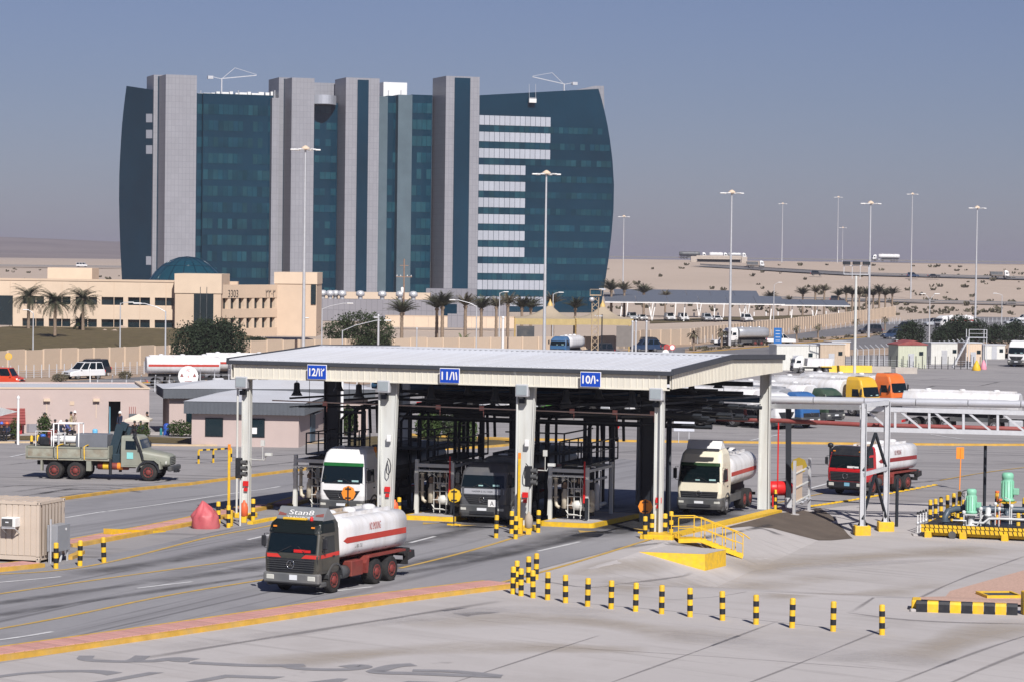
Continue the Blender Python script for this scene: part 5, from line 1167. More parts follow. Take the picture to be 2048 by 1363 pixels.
    obj('hose_carrier', MB().box((x1 - .35, 0, 1.05), (.5, 2.1, .3)).beam((x1 - .3, 1.0, .85), (x1 - .9, 1.0, .95), .25, .3), M_CHASSIS, t); obj('underrun_bar', MB().box((x1 - .3, 0, .62), (.12, 2.2, .18)), M_CHASSIS, t)
    for s in (-1, 1): obj('tail_lamp', MB().box((x1 - .62, s * .95, 1.0), (.04, .3, .12)), M_REDB, t)
    return t
def ac_truck(name, label, loc, rz, col, kind=2, visor=None, group=None, body='semi', tankm=None, stripe=None, tall=True, deflector=None, lower=None, cat='tanker truck', sign=None, roofcol=None, tlen=9.6, words=None):
    """modern forward-control truck; body 'semi' tows a round tank, 'rigid' carries one"""
    t = thing(name, label, cat, loc, rz, group); H_ = 3.6 if tall else 3.05; k = H_ - 3.6
    cab = Cab([(.95, -.0, 1.2), (1.2, .02, 1.23), (1.78, -.02, 1.24), (2.7 + k * .45, -.26, 1.2), (2.85 + k * .5, -.30, 1.19), (3.3 + k, -.5, 1.12), (H_ - .1, -.75, 1.0), (H_, -1.05, .86)], -2.15 if tall else -1.8, .22)
    zt = 2.68 + k * .45; lo = lower or M_PLASTIC
    c = obj('cab', cab.body(), col, t)
    obj('windscreen', cab.front([(1.84, -1.12, 1.12), (2.2, -1.1, 1.1), (zt, -1.06, 1.06)]), M_GLASS, c)
    obj('windscreen_seal', cab.front([(1.79, -1.16, 1.16), (1.84, -1.15, 1.15)], .012), M_BLK, c)
    if visor: obj('sun_visor', cab.front([(zt, -1.1, 1.1), (zt + .17, -1.08, 1.08)], .05), visor, c)
    if kind == 2:
        obj('grille', cab.front([(.96, -.62, .62), (1.16, -.8, .8), (1.46, -1.0, 1.0)], .025), M_BLK, c)
        for i in range(4): obj('grille_slat', MB().box((cab.xs(1.05 + .1 * i, 0) + .035, 0, 1.04 + .1 * i), (.03, 1.2 + .2 * i, .02)), M_PLASTIC, c)
    else:
        obj('grille', cab.front([(.98, -1.0, 1.0), (1.32, -1.05, 1.05)], .02), M_BLK, c)
        for i in range(3): obj('grille_slat', MB().box((cab.xs(1.05 + .1 * i, 0) + .035, 0, 1.06 + .1 * i), (.03, 1.9, .02)), M_PLASTIC, c)
    star_badge(c, (cab.xs(1.22, 0) + .07, 0, 1.22), .14, M_CHROME)
    obj('bumper', MB().loft([rring(.0, -.7, 1.2, .36, .2), rring(.06, -.7, 1.25, .55, .2), rring(.06, -.7, 1.25, .9, .2), rring(.03, -.7, 1.23, .97, .2)], True, False), lo, t)
    obj('lower_grille', MB().box((.065, 0, .56), (.03, 1.3, .14)), M_BLK, t); obj('number_plate', MB().box((.075, 0, .74), (.02, .5, .13)), M_PLATE, t)
    for s in (-1, 1):
        obj('headlight', MB().box((.0, s * .98, .74), (.14, .36, .2), .05), M_LAMP, t)
        d = obj('door', cab.side(s, [(-.42, 1.0), (-.42, 1.8), (-.62, 2.6 + k * .4), (-1.5, 2.6 + k * .4), (-1.5, 1.0)], .012), col, c)
        obj('side_window', cab.side(s, [(-.52, 1.82), (-.70, 2.5 + k * .4), (-1.38, 2.5 + k * .4), (-1.38, 1.82)], .022), M_GLASS, d); obj('door_handle', MB().box((-1.35, s * 1.26, 1.55), (.18, .03, .05)), M_BLK, d)
        obj('wiper', MB().beam((cab.xs(1.84, .3) + .04, s * .55, 1.82), (cab.xs(2.1, .3) + .04, s * .05, 2.05), .025), M_BLK, c)
        arch = [(-1.45 + .68 * math.cos(R(a)), .52 + .68 * math.sin(R(a))) for a in range(0, 181, 18)] + [(-1.45 + .58 * math.cos(R(a)), .52 + .58 * math.sin(R(a))) for a in range(180, -1, -18)]
        obj('mudguard', MB().prism(arch, s * .85, s * 1.24), lo, t); obj('step', MB().box((-.55, s * 1.08, .5), (.55, .3, .5), .04), lo, t)
        wheel(t, -1.45, s * 1.04, .52, .32, M_RIMG, s)
    obj('windscreen_sticker', MB().box((cab.xs(1.92, .5) + .03, .72, 1.95), (.012, .36, .09)).box((cab.xs(1.92, 0) + .03, -.1, 1.93), (.012, .24, .06)), mat('pale sticker', (.35, .55, .55), .5), c)
    mirrors(t, -.2, 1.24, 2.25, .55)
    obj('roof_hatch', MB().box((-1.5, 0, H_ + .01), (.5, .7, .05), .01), M_BLK, c) if tall else None
    if deflector: obj('wind_deflector', MB().prism([(-.85, H_ - .05), (-1.25, H_ + .42), (-1.35, H_ + .42), (-1.9, H_ - .02)], -.95, .95), deflector, c)
    if sign:
        obj('placard', MB().box((cab.xs(1.1, .55) + .07, .55, 1.06), (.02, .42, .36)), M_WHT, c); lettering('lettering', sign, .2, .22, M_BLK, c, frame3((cab.xs(1.1, .55) + .085, .55, 1.06), (0, 1, 0), (0, 0, 1)))
    if words: obj('sunlit_band', cab.front([(1.5, -1.12, 1.12), (1.77, -1.14, 1.14)], .008), paint('sunlit silver band', (.36, .37, .40), .3), c); lettering('lettering', words, 1.1, .1, M_BLK, c, frame3((cab.xs(1.62, 0) + .015, 0, 1.62), (0, 1, 0), (0, 0, 1)))  # lighter band puts the sunlight on the cab front into the paint
    tm = tankm or M_TANKW
    if body == 'rigid':
        chassis(t, -.6, -8.7); tank(t, -2.35, -8.5, 1.2, 1.62, 1.38, .6, tm, stripe, 2.1)
        for s in (-1, 1):
            for x in (-5.5, -6.85): wheel(t, x, s * .98, .52, .54, M_RIMR, s)
            obj('side_guard', MB().box((-3.7, s * 1.15, .8), (2.4, .05, .4)), M_PLASTIC, t)
        obj('tank_bearer', MB().box((-5.4, 0, 1.2), (5.8, 1.0, .35)), M_CHASSIS, t); obj('underrun_bar', MB().box((-8.7, 0, .6), (.1, 2.2, .16)), M_CHASSIS, t)
    elif body == 'semi':
        chassis(t, -.6, -6.0); x0 = -3.0; x1 = x0 - tlen
        tank(t, x0, x1, 1.24, 1.75, 1.5, .82, tm, stripe, 2.35); obj('trailer_frame', MB().box(((x0 + x1) / 2 - .6, 0, 1.3), (tlen - 1.6, .9, .3)), M_CHASSIS, t)
        for s in (-1, 1):
            wheel(t, -4.9, s * .98, .52, .52, M_RIMG, s)
            for i in range(3): wheel(t, x1 + 1.0 + i * 1.3, s * .98, .52, .5, M_RIMG, s)
            obj('fuel_tank', MB().box((-3.1, s * .95, .75), (1.2, .5, .6), .1), M_GALV, t); obj('landing_leg', MB().beam((x0 - 2.4, s * .8, 1.4), (x0 - 2.4, s * .8, .5), .12), M_CHASSIS, t)
            obj('side_guard', MB().box((x0 - 4, s * 1.15, 1.0), (3.2, .05, .35)), M_PLASTIC, t)
        obj('underrun_bar', MB().box((x1 - .05, 0, .7), (.1, 2.3, .2)), M_REDB, t)
    elif body == 'dump':
        chassis(t, -.6, -7.2); obj('skip_body', MB().prism([(-2.5, 1.3), (-2.6, 2.6), (-7.3, 2.6), (-7.0, 1.3)], -1.2, 1.2), tm, t)
        for s in (-1, 1):
            for x in (-4.7, -6.0): wheel(t, x, s * .98, .52, .52, M_RIMG, s)
    return t
def at_front(px, rz, off):                     # where the front centre stands, given the ground pixel of a point (fx, fy) of the vehicle
    g = G(*px); c, s = math.cos(rz), math.sin(rz); x, y = off; p = Vector((g.x - (x * c - y * s), g.y - (x * s + y * c), 0)); return on(p.x, p.y)
# the tanker driving out in the foreground
M_TAUPE = paint('taupe cab paint', (.05, .05, .042)); M_VIS = mat('dark green visor', (.006, .010, .009), .4)
rz = hdg(-math.sin(R(25)), -math.cos(R(25)))
sk_truck('tanker_truck', 'taupe and black tanker truck with red stripe driving out in the foreground', at_front((667, 1185), rz, (-1.38, 1.15)), rz, M_TAUPE, mat('red cab band', (.58, .04, .03), .4), M_VIS, mat('bumper grey', (.12, .125, .13), .45, dust=.2), deflector=True, tank_len=5.6)
rz = hdg(-math.sin(R(33)), -math.cos(R(33)))
sk_truck('tanker_truck', 'red-cabbed tanker truck with maroon stripe waiting behind the pipe rack legs', at_front((1693, 990), rz, (-.2, 0)), rz, paint('bright red cab', (.50, .015, .02)), None, M_BLK, M_BLK, stripe=M_MAROON, snorkel=True, plate=mat('blue plate', (.2, .42, .55), .4), tank_len=5.6)
rz = hdg(-CVx, -CVy)
q = C(-17.2, 2.0); ac_truck('tanker_truck', 'white tractor truck with green visor in the left canopy bay', on(q.x, q.y), rz, paint('white cab paint', (.74, .74, .74), dust=.1), 2, mat('green visor', (.015, .12, .03), .3), tankm=M_DGREY, stripe=M_BLK)
q = C(-9.95, 2.9); ac_truck('tanker_truck', 'silver tractor truck, toned dark for shade, with letter placard in the middle canopy bay', on(q.x, q.y), rz, paint('shaded silver cab', (.085, .09, .10), .3), 2, None, tankm=M_DGREY, stripe=M_MAROON, tall=False, sign='A', words='NASSER S. AL HAJRI')  # cab colour darkened to hold the canopy shade
q = C(-1.9, 15.6); ac_truck('tanker_truck', 'cream-cabbed tanker truck with white tank and red stripe in the right canopy bay', on(q.x, q.y), rz, paint('cream cab paint', (.72, .67, .53), dust=.1), 1, mat('green tint visor', (.02, .05, .02), .3), body='rigid', stripe=M_STRIPE, deflector=M_WHT)

# parked tankers in the yard behind the canopy
def parked():
    rows = [  # ground pixel of front centre, heading angle from +x, colours, labels
        ((1800, 822), -46, (.72, .16, .03), 1, True, 'orange-cabbed tanker parked behind the pipe rack, rightmost of the row', M_TANKW, M_STRIPE),
        ((1744, 832), -46, (.68, .40, .03), 1, True, 'yellow-cabbed tanker parked behind the pipe rack beside the orange one', M_TANKW, None),
        ((1672, 846), -46, (.035, .07, .045), 1, False, 'dark green cabbed tanker parked left of the yellow one', M_TANKW, M_STRIPE),
        ((1622, 856), -46, (.03, .12, .32), 1, False, 'blue-cabbed tanker parked between dark green and white trucks', M_SILV, None),
        ((1572, 858), -46, (.72, .72, .72), 2, False, 'white-cabbed tanker parked just right of the rear canopy column', M_TANKW, M_STRIPE),
        ((1500, 850), -44, (.70, .70, .70), 1, False, 'white-cabbed tanker seen under the right end of the canopy', M_TANKW, M_STRIPE),
        ((1400, 842), -44, (.05, .10, .25), 1, False, 'navy-cabbed tanker seen under the right bay of the canopy', M_TANKW, M_STRIPE),
        ((1280, 838), -44, (.72, .72, .72), 2, True, 'tall white-cabbed tanker seen behind the sign for bay ten', M_TANKW, None),
        ((1130, 836), -44, (.10, .35, .05), 1, False, 'lime green cabbed tanker seen through the middle of the canopy', M_TANKW, None),
        ((1035, 832), -44, (.70, .70, .70), 1, False, 'white-cabbed tanker half hidden by the third canopy column', M_TANKW, M_STRIPE),
    ]
    for px, a, c, kd, tall, lab, tm, st in rows:
        m = paint('cab %d%d%d' % tuple(int(100 * q) for q in c), c); ac_truck('parked_tanker', lab, G(*px), R(a), m, kd, None, 'tankers parked in the yard behind the canopy', 'semi', tm, st, tall, tlen=8.6)
    for px, c, lab in (((1330, 800), (.66, .40, .03), 'yellow truck parked in the second row behind the canopy'), ((1180, 798), (.70, .70, .70), 'white truck parked in the second row behind the canopy'), ((1000, 795), (.7, .42, .03), 'yellow truck far behind the middle bay sign')):
        m = paint('cab %d%d%d' % tuple(int(100 * q) for q in c), c); ac_truck('parked_tanker', lab, G(*px), R(-38), m, 1, None, 'tankers parked in the yard behind the canopy', 'semi', M_TANKW, None, False, tlen=8.6)
    ac_truck('parked_tanker', 'white tank semi-trailer cut off by the right picture edge', G(2110, 866), R(-20), paint('cab white', (.72, .72, .72)), 1, None, 'tankers parked in the yard behind the canopy', 'semi', M_TANKW, M_STRIPE, False)
    ac_truck('parked_tanker', 'white-cabbed truck facing us at the far right beside the cabins', G(2032, 733), R(-115), paint('cab white', (.72, .72, .72)), 2, None, 'tankers parked in the yard behind the canopy', 'semi', M_SILV, M_MAROON, True, tlen=7)
    # tankers beyond the pink building at the left
    for px, a, lab, tm in (((492, 774), 14, 'white tanker seen end on beside the round white tank end', M_TANKW), ((600, 768), 12, 'white tanker behind the left end of the canopy', M_TANKW)):
        ac_truck('parked_tanker', lab, G(*px), R(a), paint('cab white', (.72, .72, .72)), 1, None, 'tankers parked at the left', 'semi', tm, M_STRIPE, False, tlen=7.5)
parked()

# ------------------------------------------------------------------ bonneted crane truck
def crane_truck():
    OL = mat('grey green truck paint', (.25, .26, .215), .5, var=.12, scale=1.5, dust=.35, dustcol=(.33, .29, .22)); RUST = mat('rust patched board', (.31, .31, .25), .65, var=.2, scale=2.5, dust=.7, dustcol=(.17, .09, .045)); CR = mat('crane blue black', (.025, .045, .06), .45, var=.15)
    rz = R(-8); loc = at_front((297, 961), rz, (-1.35, -1.05)); t = thing('crane_truck', 'grey-green bonneted flatbed truck with folded crane parked at the left', 'truck', loc, rz)
    # bonnet: rounded, narrowing forward
    def ring(x, hw, z0, z1, rd):
        return rr_section(hw, z1 - z0, z0, rd, x, 3)
    obj('bonnet', MB().loft([ring(-.12, .72, .95, 1.5, .16), ring(-.3, .82, .9, 1.62, .2), ring(-1.2, .95, .85, 1.78, .22), ring(-1.75, 1.1, .8, 1.88, .2)], True, True), OL, t)
    obj('grille', MB().box((-.1, 0, 1.22), (.06, 1.0, .45), .02), M_PLASTIC, t)
    for i in range(4): obj('grille_slat', MB().box((-.06, 0, 1.07 + i * .1), (.03, .96, .03)), OL, t)
    cab = Cab([(.85, -1.7, 1.14), (1.85, -1.72, 1.16), (2.0, -1.8, 1.15), (2.62, -2.0, 1.06), (2.74, -2.15, .95)], -3.1, .18)
    c = obj('cab', cab.body(), OL, t); obj('windscreen', cab.front([(1.98, -.98, .98), (2.52, -.94, .94)]), M_GLASS, c)
    for s in (-1, 1):
        d = obj('door', cab.side(s, [(-1.95, .95), (-1.95, 1.95), (-2.1, 2.55), (-2.9, 2.55), (-2.9, .95)], .012), OL, c); obj('side_window', cab.side(s, [(-2.08, 1.92), (-2.2, 2.45), (-2.8, 2.45), (-2.8, 1.92)], .022), M_GLASS, d)
        obj('door_sticker', MB().box((-2.5, s * 1.178, 1.55), (.4, .01, .4)), mat('turquoise sticker', (.25, .62, .60), .5), d)
        ar = [(-1.35 + .74 * math.cos(R(a)), .54 + .74 * math.sin(R(a))) for a in range(0, 181, 15)] + [(-1.35 + .62 * math.cos(R(a)), .54 + .62 * math.sin(R(a))) for a in range(180, -1, -15)]
        obj('front_wing', MB().prism(ar, s * .72, s * 1.2), M_BLK, t); obj('wing_top', MB().prism([(-.55, .75), (-.62, 1.2), (-1.0, 1.42), (-1.75, 1.45), (-1.75, 1.3), (-1.0, 1.28), (-.7, 1.05), (-.65, .75)], s * .7, s * 1.16), OL, t)
        obj('headlight', MB().lathe([(.12, 0), (.14, .02), (.12, .06), (.02, .08)], (-.32, s * .88, 1.12), 12, 'x'), M_LAMP, t)
        wheel(t, -1.35, s * 1.0, .54, .32, M_RIMR, s)
        for x in (-5.95, -7.3): wheel(t, x, s * .95, .54, .56, M_RIMR, s)
        obj('rear_guard', MB().box((-5.1, s * 1.05, .9), (.3, .3, .7)).box((-8.1, s * 1.05, .9), (.12, .3, .8)), OL, t)
        obj('air_tank', MB().lathe([(.02, -.02), (.22, 0), (.22, 1.9), (.02, 1.92)], (-4.6, s * .78, .85), 14, 'x'), M_REDCH, t)
        for x in (-4.1, -3.2): obj('tank_sticker', MB().lathe([(.224, 0), (.224, .35)], (x - .17, s * .78, .85), 14, 'x', False), M_ORANGE if x > -4 else M_YEL, t)
    obj('bumper', MB().box((-.02, 0, .78), (.26, 2.3, .3), .05), M_PLASTIC, t); obj('winch', MB().box((.12, 0, .62), (.2, .6, .2)).tube([(.2, .2, .7), (.3, .2, .6), (.2, .2, .5)], .03, 5), M_BLK, t)
    obj('snorkel', MB().tube([(-1.7, -1.12, 1.3), (-1.85, -1.2, 1.9), (-2.1, -1.22, 2.55), (-2.2, -1.2, 2.85)], .09, 8).box((-2.2, -1.2, 2.85), (.2, .2, .16), .03), M_BLK, t)
    mirrors(t, -1.9, 1.14, 2.1, .3); chassis(t, -.4, -8.6)
    # flatbed with separate drop sides
    z0, z1 = 1.3, 2.02; obj('bed_floor', MB().box((-6.45, 0, 1.25), (5.3, 2.45, .14)), RUST, t)
    for s in (-1, 1):
        for i in range(3):
            x = -4.72 - i * 1.74; b = obj('drop_side', MB().box((x, s * 1.22, (z0 + z1) / 2), (1.68, .05, z1 - z0)), RUST, t)
            obj('side_rib', MB().box((x, s * 1.25, z1 - .06), (1.68, .06, .1)).box((x, s * 1.25, z0 + .06), (1.68, .06, .1)).box((x - .8, s * 1.25, (z0 + z1) / 2), (.07, .06, z1 - z0)), OL, b)
    obj('headboard', MB().box((-3.84, 0, 1.72), (.06, 2.45, .75)), OL, t); obj('tailboard', MB().box((-9.08, 0, 1.66), (.06, 2.45, .72)), RUST, t)
    obj('load_deck', MB().box((-6.45, 0, 1.62), (5.0, 2.3, .62)), M_BLK, t)
    for x in (-7.05, -5.35): obj('load_strap', MB().tube([(x, -1.3, 1.25), (x - .03, -1.28, 2.04), (x + .05, -1.0, 2.1), (x + .05, 1.0, 2.1), (x, 1.28, 2.04), (x, 1.3, 1.25)], .035, 4), M_YEL, t)
    # crane between cab and bed
    k = obj('crane_column', MB().box((-3.5, 0, 1.25), (.5, 1.6, .7), .05).cyl((-3.5, 0, 1.2), (-3.5, 0, 2.3), .2, n=12), CR, t)
    obj('crane_boom', MB().beam((-3.85, -.2, 1.6), (-3.35, -.2, 3.35), .45, .5).beam((-3.35, -.2, 3.35), (-2.95, -.2, 3.2), .4, .45), CR, k); obj('crane_jib', MB().beam((-2.95, .1, 3.2), (-3.3, .1, 1.8), .3, .38), CR, k); obj('crane_ram', MB().cyl((-3.2, -.2, 1.5), (-3.05, -.2, 2.9), .09, n=8), M_BLK, k)
    obj('outrigger_leg', MB().cyl((-3.75, -1.1, 1.3), (-3.75, -1.1, .35), .1, n=8).cyl((-3.75, 1.1, 1.3), (-3.75, 1.1, .35), .1, n=8), M_BLK, k)
    Mx = Matrix.Rotation(rz, 4, 'Z'); base = loc
    def at(x, y, z): return base + Mx @ Vector((x, y, z))
    tag(obj('steel_box', MB().box((0, 0, .42), (2.0, 1.3, .82), .03), mat('grey plant box', (.16, .17, .19), .5), None, at(-5.1, 0, 1.94), rz), 'grey steel box loaded on the flatbed behind the crane', 'box')
    v = thing('pressure_vessel', 'white horizontal vessel in a white pipe frame on the flatbed', 'vessel', at(-6.9, -.2, 1.94), rz)
    obj('shell', MB().lathe([(.02, -.95), (.2, -.9), (.24, -.8), (.24, .8), (.2, .9), (.02, .95)], (0, 0, .45), 14, 'x'), M_WHT, v); mb = MB()
    for a in (-.6, 1.0):
        mb.tube([(a, -.5, 0), (a, -.5, 1.45), (a, .5, 1.45), (a, .5, 0)], .04, 6)
    for y in (-.5, .5):
        mb.cyl((-.6, y, 1.45), (1.0, y, 1.45), .04, n=6); mb.cyl((-.6, y, .8), (-.1, y, .8), .03, n=6)
    obj('frame', mb, M_WHT, v); obj('valve_stack', MB().cyl((-.3, -.4, .1), (-.3, -.4, 1.0), .07, n=8).cyl((.1, -.45, .2), (.1, -.45, .9), .05, n=8), M_GALV, v); obj('motor', MB().box((-.9, .2, .55), (.5, .5, .9), .05), M_REDCH, v)
    v = thing('diesel_pump', 'small dark engine pump with white rails at the tail of the flatbed', 'pump', at(-8.2, 0, 1.94), rz)
    obj('engine', MB().box((0, 0, .3), (.7, .6, .55), .08).cyl((.1, 0, .5), (.1, 0, 1.0), .06, n=8), M_BLK, v); obj('flywheel', MB().lathe([(.25, 0), (.25, .1)], (-.45, 0, .35), 14, 'x'), M_PLASTIC, v); obj('rail', MB().tube([(-.5, -.5, 0), (-.5, -.5, .95), (.5, -.5, .95), (.5, -.5, 0)], .03, 6), M_WHT, v); obj('filter', MB().lathe([(.12, 0), (.12, .4), (.05, .45)], (.3, .2, .6), 10), M_GALV, v)
crane_truck()

# ------------------------------------------------------------------ cars, pickups, vans
def car(name, label, loc, rz, col, kind='suv', group=None, s=1.0, lower=None, cat=None):
    t = thing(name, label, cat or {'suv': 'car', 'pickup': 'pickup', 'sedan': 'car', 'van': 'van'}[kind], loc, rz, group)
    L, W, H_ = {'suv': (4.6, 1.95, 1.92), 'pickup': (5.3, 1.88, 1.78), 'sedan': (4.8, 1.82, 1.45), 'van': (5.0, 1.9, 2.0)}[kind]; hw = W / 2; sh = H_ * .56
    prof = [(0, .38), (.04, .62), (-.06, .86), (-.35, .93), (-1.15, sh - .02), (-L + .12, sh + .02), (-L, .75), (-L + .02, .4)]
    if kind == 'van': prof = [(0, .4), (.02, .7), (-.15, .95), (-.7, 1.1), (-L + .05, 1.12), (-L, .6), (-L + .02, .4)]; sh = 1.1
    b = MB(); secs = [(.86, .0), (1.0, .05), (1.0, .0)]
    # body: three slices across give a slight tumblehome
    n = len(prof); ys = [(-hw, .93, .05), (-hw + .09, 1.0, 0), (hw - .09, 1.0, 0), (hw, .93, .05)]; rings = []
    for y, k, dz in ys: rings.append([Vector(((x + L / 2) * (k if abs(y) == hw else 1) - L / 2, y, z - (dz if z > .8 else -dz))) for x, z in prof])
    body = obj('body', b.loft(rings, True, False), col, t)
    x0, x1 = (-1.2, -L + .18) if kind == 'suv' else (-1.3, -3.1) if kind == 'pickup' else (-1.35, -L + .75) if kind == 'sedan' else (-.75, -L + .06)
    xf, xb = x0 - .75, x1 + (.25 if kind != 'sedan' else .7)
    if kind == 'van': xf = x0 - .5
    w0, w1 = hw - .07, hw - .2; zt = H_ - .02; g = MB()
    lo = [Vector((x0, -w0, sh)), Vector((x0, w0, sh)), Vector((x1, w0, sh)), Vector((x1, -w0, sh))]; hi = [Vector((xf, -w1, zt)), Vector((xf, w1, zt)), Vector((xb, w1, zt)), Vector((xb, -w1, zt))]
    obj('cabin', MB().loft([lo, hi], True, False), col, t)
    def pane(a, b_, c, d, nm):
        cc = (a + b_ + c + d) / 4; nn = (b_ - a).cross(d - a).normalized(); q = [cc + (p - cc) * .86 + nn * .012 for p in (a, b_, c, d)]; q2 = [p - nn * .03 for p in q]
        mb = MB(); mb.add(q + q2, [(0, 1, 2, 3)] + [(i, i + 4, (i + 1) % 4 + 4, (i + 1) % 4) for i in range(4)]); return obj(nm, mb, M_GLASS, t)
    pane(lo[0], lo[1], hi[1], hi[0], 'windscreen'); pane(lo[2], lo[3], hi[3], hi[2], 'rear_window')
    nw = 3 if kind in ('suv', 'van') else 2 if kind == 'sedan' else 2
    for a, b_, c, d in ((lo[1], lo[2], hi[2], hi[1]), (lo[3], lo[0], hi[0], hi[3])):
        for i in range(nw):
            f, g_ = i / nw, (i + 1) / nw
            if kind == 'van' and i > 0 and a is lo[1] and False: continue
            pane(a.lerp(b_, f), a.lerp(b_, g_), d.lerp(c, g_), d.lerp(c, f), 'side_window')
    for s_ in (-1, 1):
        obj('headlight', MB().box((-.05, s_ * (hw - .28), .76), (.16, .36, .16), .04), M_LAMP, t); obj('tail_lamp', MB().box((-L + .02, s_ * (hw - .16), .88), (.1, .16, .32), .03), M_REDB, t)
        obj('door_mirror', MB().box((x0 - .15, s_ * (hw + .08), sh + .06), (.12, .2, .14), .03), col, t)
        for x in (-.95, -L + 1.0): wheel(t, x, s_ * (hw - .12), .37, .24, M_RIMG, s_)
    obj('grille', MB().box((.0, 0, .72), (.06, .9, .18), .02), M_BLK, t); obj('bumper', MB().box((.0, 0, .48), (.14, W - .2, .2), .04), M_PLASTIC, t)
    if kind == 'pickup': obj('bed_well', MB().box((-4.2, 0, sh + .025), (1.9, W - .3, .03)), M_BLK, t)
    if kind == 'suv': obj('roof_rail', MB().beam((xf - .2, w1 - .05, zt + .05), (xb, w1 - .05, zt + .05), .04).beam((xf - .2, -w1 + .05, zt + .05), (xb, -w1 + .05, zt + .05), .04), M_BLK, t)
    return t
CW = paint('car white', (.72, .72, .73), .25, .08); CB = paint('car black', (.02, .022, .03), .2, .08); CN = paint('car navy', (.02, .045, .10), .2, .08); CS = paint('car silver', (.42, .44, .47), .25, .08); CRD = paint('van red', (.62, .06, .02), .3, .08)
GRP = 'vehicles on the public road'
car('estate_car', 'white off-road car driving left along the road above the pink building', G(132, 758), R(222), CW, 'suv')
car('estate_car', 'dark off-road car just behind the white one on the left road', G(146, 752), R(222), CB, 'suv')
car('delivery_van', 'bright red van cut off at the left picture edge', G(44, 773), R(-12), CRD, 'van')
for px, a, c, k, lab in (((1262, 703), 200, CN, 'suv', 'dark car beside the yellow poles right of the lattice mast'), ((1334, 699), 12, CB, 'suv', 'black car on the road behind the round road signs'), ((1588, 688), 15, CW, 'pickup', 'white pickup on the road right of the blue sign'), ((1765, 678), 200, CN, 'suv', 'navy car on the near lane left of the dark hedge'),
    ((1720, 668), 200, CB, 'suv', 'black car on the far lane in front of the small palms'), ((1790, 662), 200, CB, 'suv', 'dark car on the far lane beside the hedge'), ((1788, 686), 200, CW, 'pickup', 'white pickup at the left foot of the dark hedge'), ((1850, 653), 200, CS, 'suv', 'silver car on the far lane above the hedge'),
    ((2010, 650), 200, CS, 'sedan', 'silver saloon on the far lane near the right edge'), ((2032, 643), 200, CW, 'pickup', 'white pickup on the far lane at the right edge'), ((1425, 690), 200, CW, 'sedan', 'white saloon in front of the white lorry on the road'), ((1100, 712), 200, CW, 'suv', 'white car just above the canopy roof left of the lattice mast'), ((1165, 712), 190, CB, 'suv', 'black car just above the canopy roof below the lattice mast'), ((560, 770), 178, CS, 'pickup', 'silver pickup seen under the left bay of the canopy')):
    car('road_car', lab, G(*px), R(a), c, k, GRP)
ac_truck('road_truck', 'white lorry with silver tank on the road beside the small palms', G(1450, 692), R(215), paint('cab white', (.72, .72, .72)), 2, None, GRP, 'rigid', M_SILV, None, False)
ac_truck('road_truck', 'white tank lorry on the far lane above the dark hedge', G(1875, 660), R(205), paint('cab white', (.72, .72, .72)), 2, None, GRP, 'rigid', M_TANKW, M_STRIPE, False)
ac_truck('road_truck', 'white lorry with blue cab face just above the canopy roof under the tents', G(1115, 716), R(250), paint('cab blue', (.04, .12, .25)), 1, None, GRP, 'rigid', M_TANKW, None, False)
q = G(1583, 745); ac_truck('tipper_truck', 'small white tipper parked in front of the white cabins', q, R(188), paint('cab white', (.72, .72, .72)), 1, None, None, 'dump', M_TANKW, None, False, cat='truck').scale = (.72, .72, .72)
# ------------------------------------------------------------------ public road, lawns, far highway
M_PROAD = ground_mat('public road asphalt', (0.17, 0.165, 0.17), (0.12, 0.118, 0.122), (0.20, 0.195, 0.20), (0.03, 0.5, R(-20)), 0.4)
M_EARTH = mat('bare verge earth', (0.36, 0.265, 0.19), 0.95, var=0.2, scale=0.3, world=True)
def flat_poly(name, px, dz, m):
    mb = MB(); pts = [G(*p) for p in px]; mb.add([on(p.x, p.y, dz) for p in pts], [tuple(range(len(pts)))])
    a, b, c = (Vector(mb.v[i]) for i in (0, 1, 2)); s = sum((mb.v[i][0] * mb.v[(i + 1) % len(pts)][1] - mb.v[(i + 1) % len(pts)][0] * mb.v[i][1]) for i in range(len(pts)))
    if s < 0: mb.f[0] = mb.f[0][::-1]
    return struct(name, mb, m)
flat_poly('roadside_verge', [(-80, 770), (-80, 735), (340, 722), (700, 712), (1240, 700), (1560, 664), (1720, 640), (2140, 610), (2140, 705), (1560, 712), (1240, 730), (700, 770)], 0.03, M_EARTH)
flat_poly('public_road', [(1180, 706), (1380, 693), (1560, 672), (1720, 650), (1900, 633), (2120, 618), (2120, 676), (1850, 690), (1560, 708), (1180, 724)], 0.05, M_PROAD)
flat_poly('road_median', [(1370, 699), (1560, 683), (1830, 660), (1835, 664), (1560, 690), (1370, 706)], 0.12, M_EARTH)
flat_poly('service_road', [(-80, 776), (60, 766), (340, 750), (520, 744), (1180, 712), (1180, 722), (520, 760), (200, 774), (-80, 792)], 0.05, M_PROAD)
kerb('service_kerb', [(-40, 786), (200, 770), (420, 760), (520, 756)], 0.5, 0.14)
kerb('median_kerb', [(1370, 707), (1560, 691), (1740, 674)], 0.4, 0.14)
flat_poly('front_lawn', [(-60, 878), (-60, 873), (180, 868), (380, 876), (380, 887), (120, 880)], 0.04, M_LAWN)
flat_poly('paved_path', [(-60, 873), (-60, 866), (300, 864), (390, 862), (390, 872), (180, 869)], 0.05, M_CONC)
flat_poly('canopy_lawn', [(690, 902), (700, 874), (800, 870), (1000, 880), (1050, 884), (1000, 891), (860, 899)], 0.04, M_LAWN)
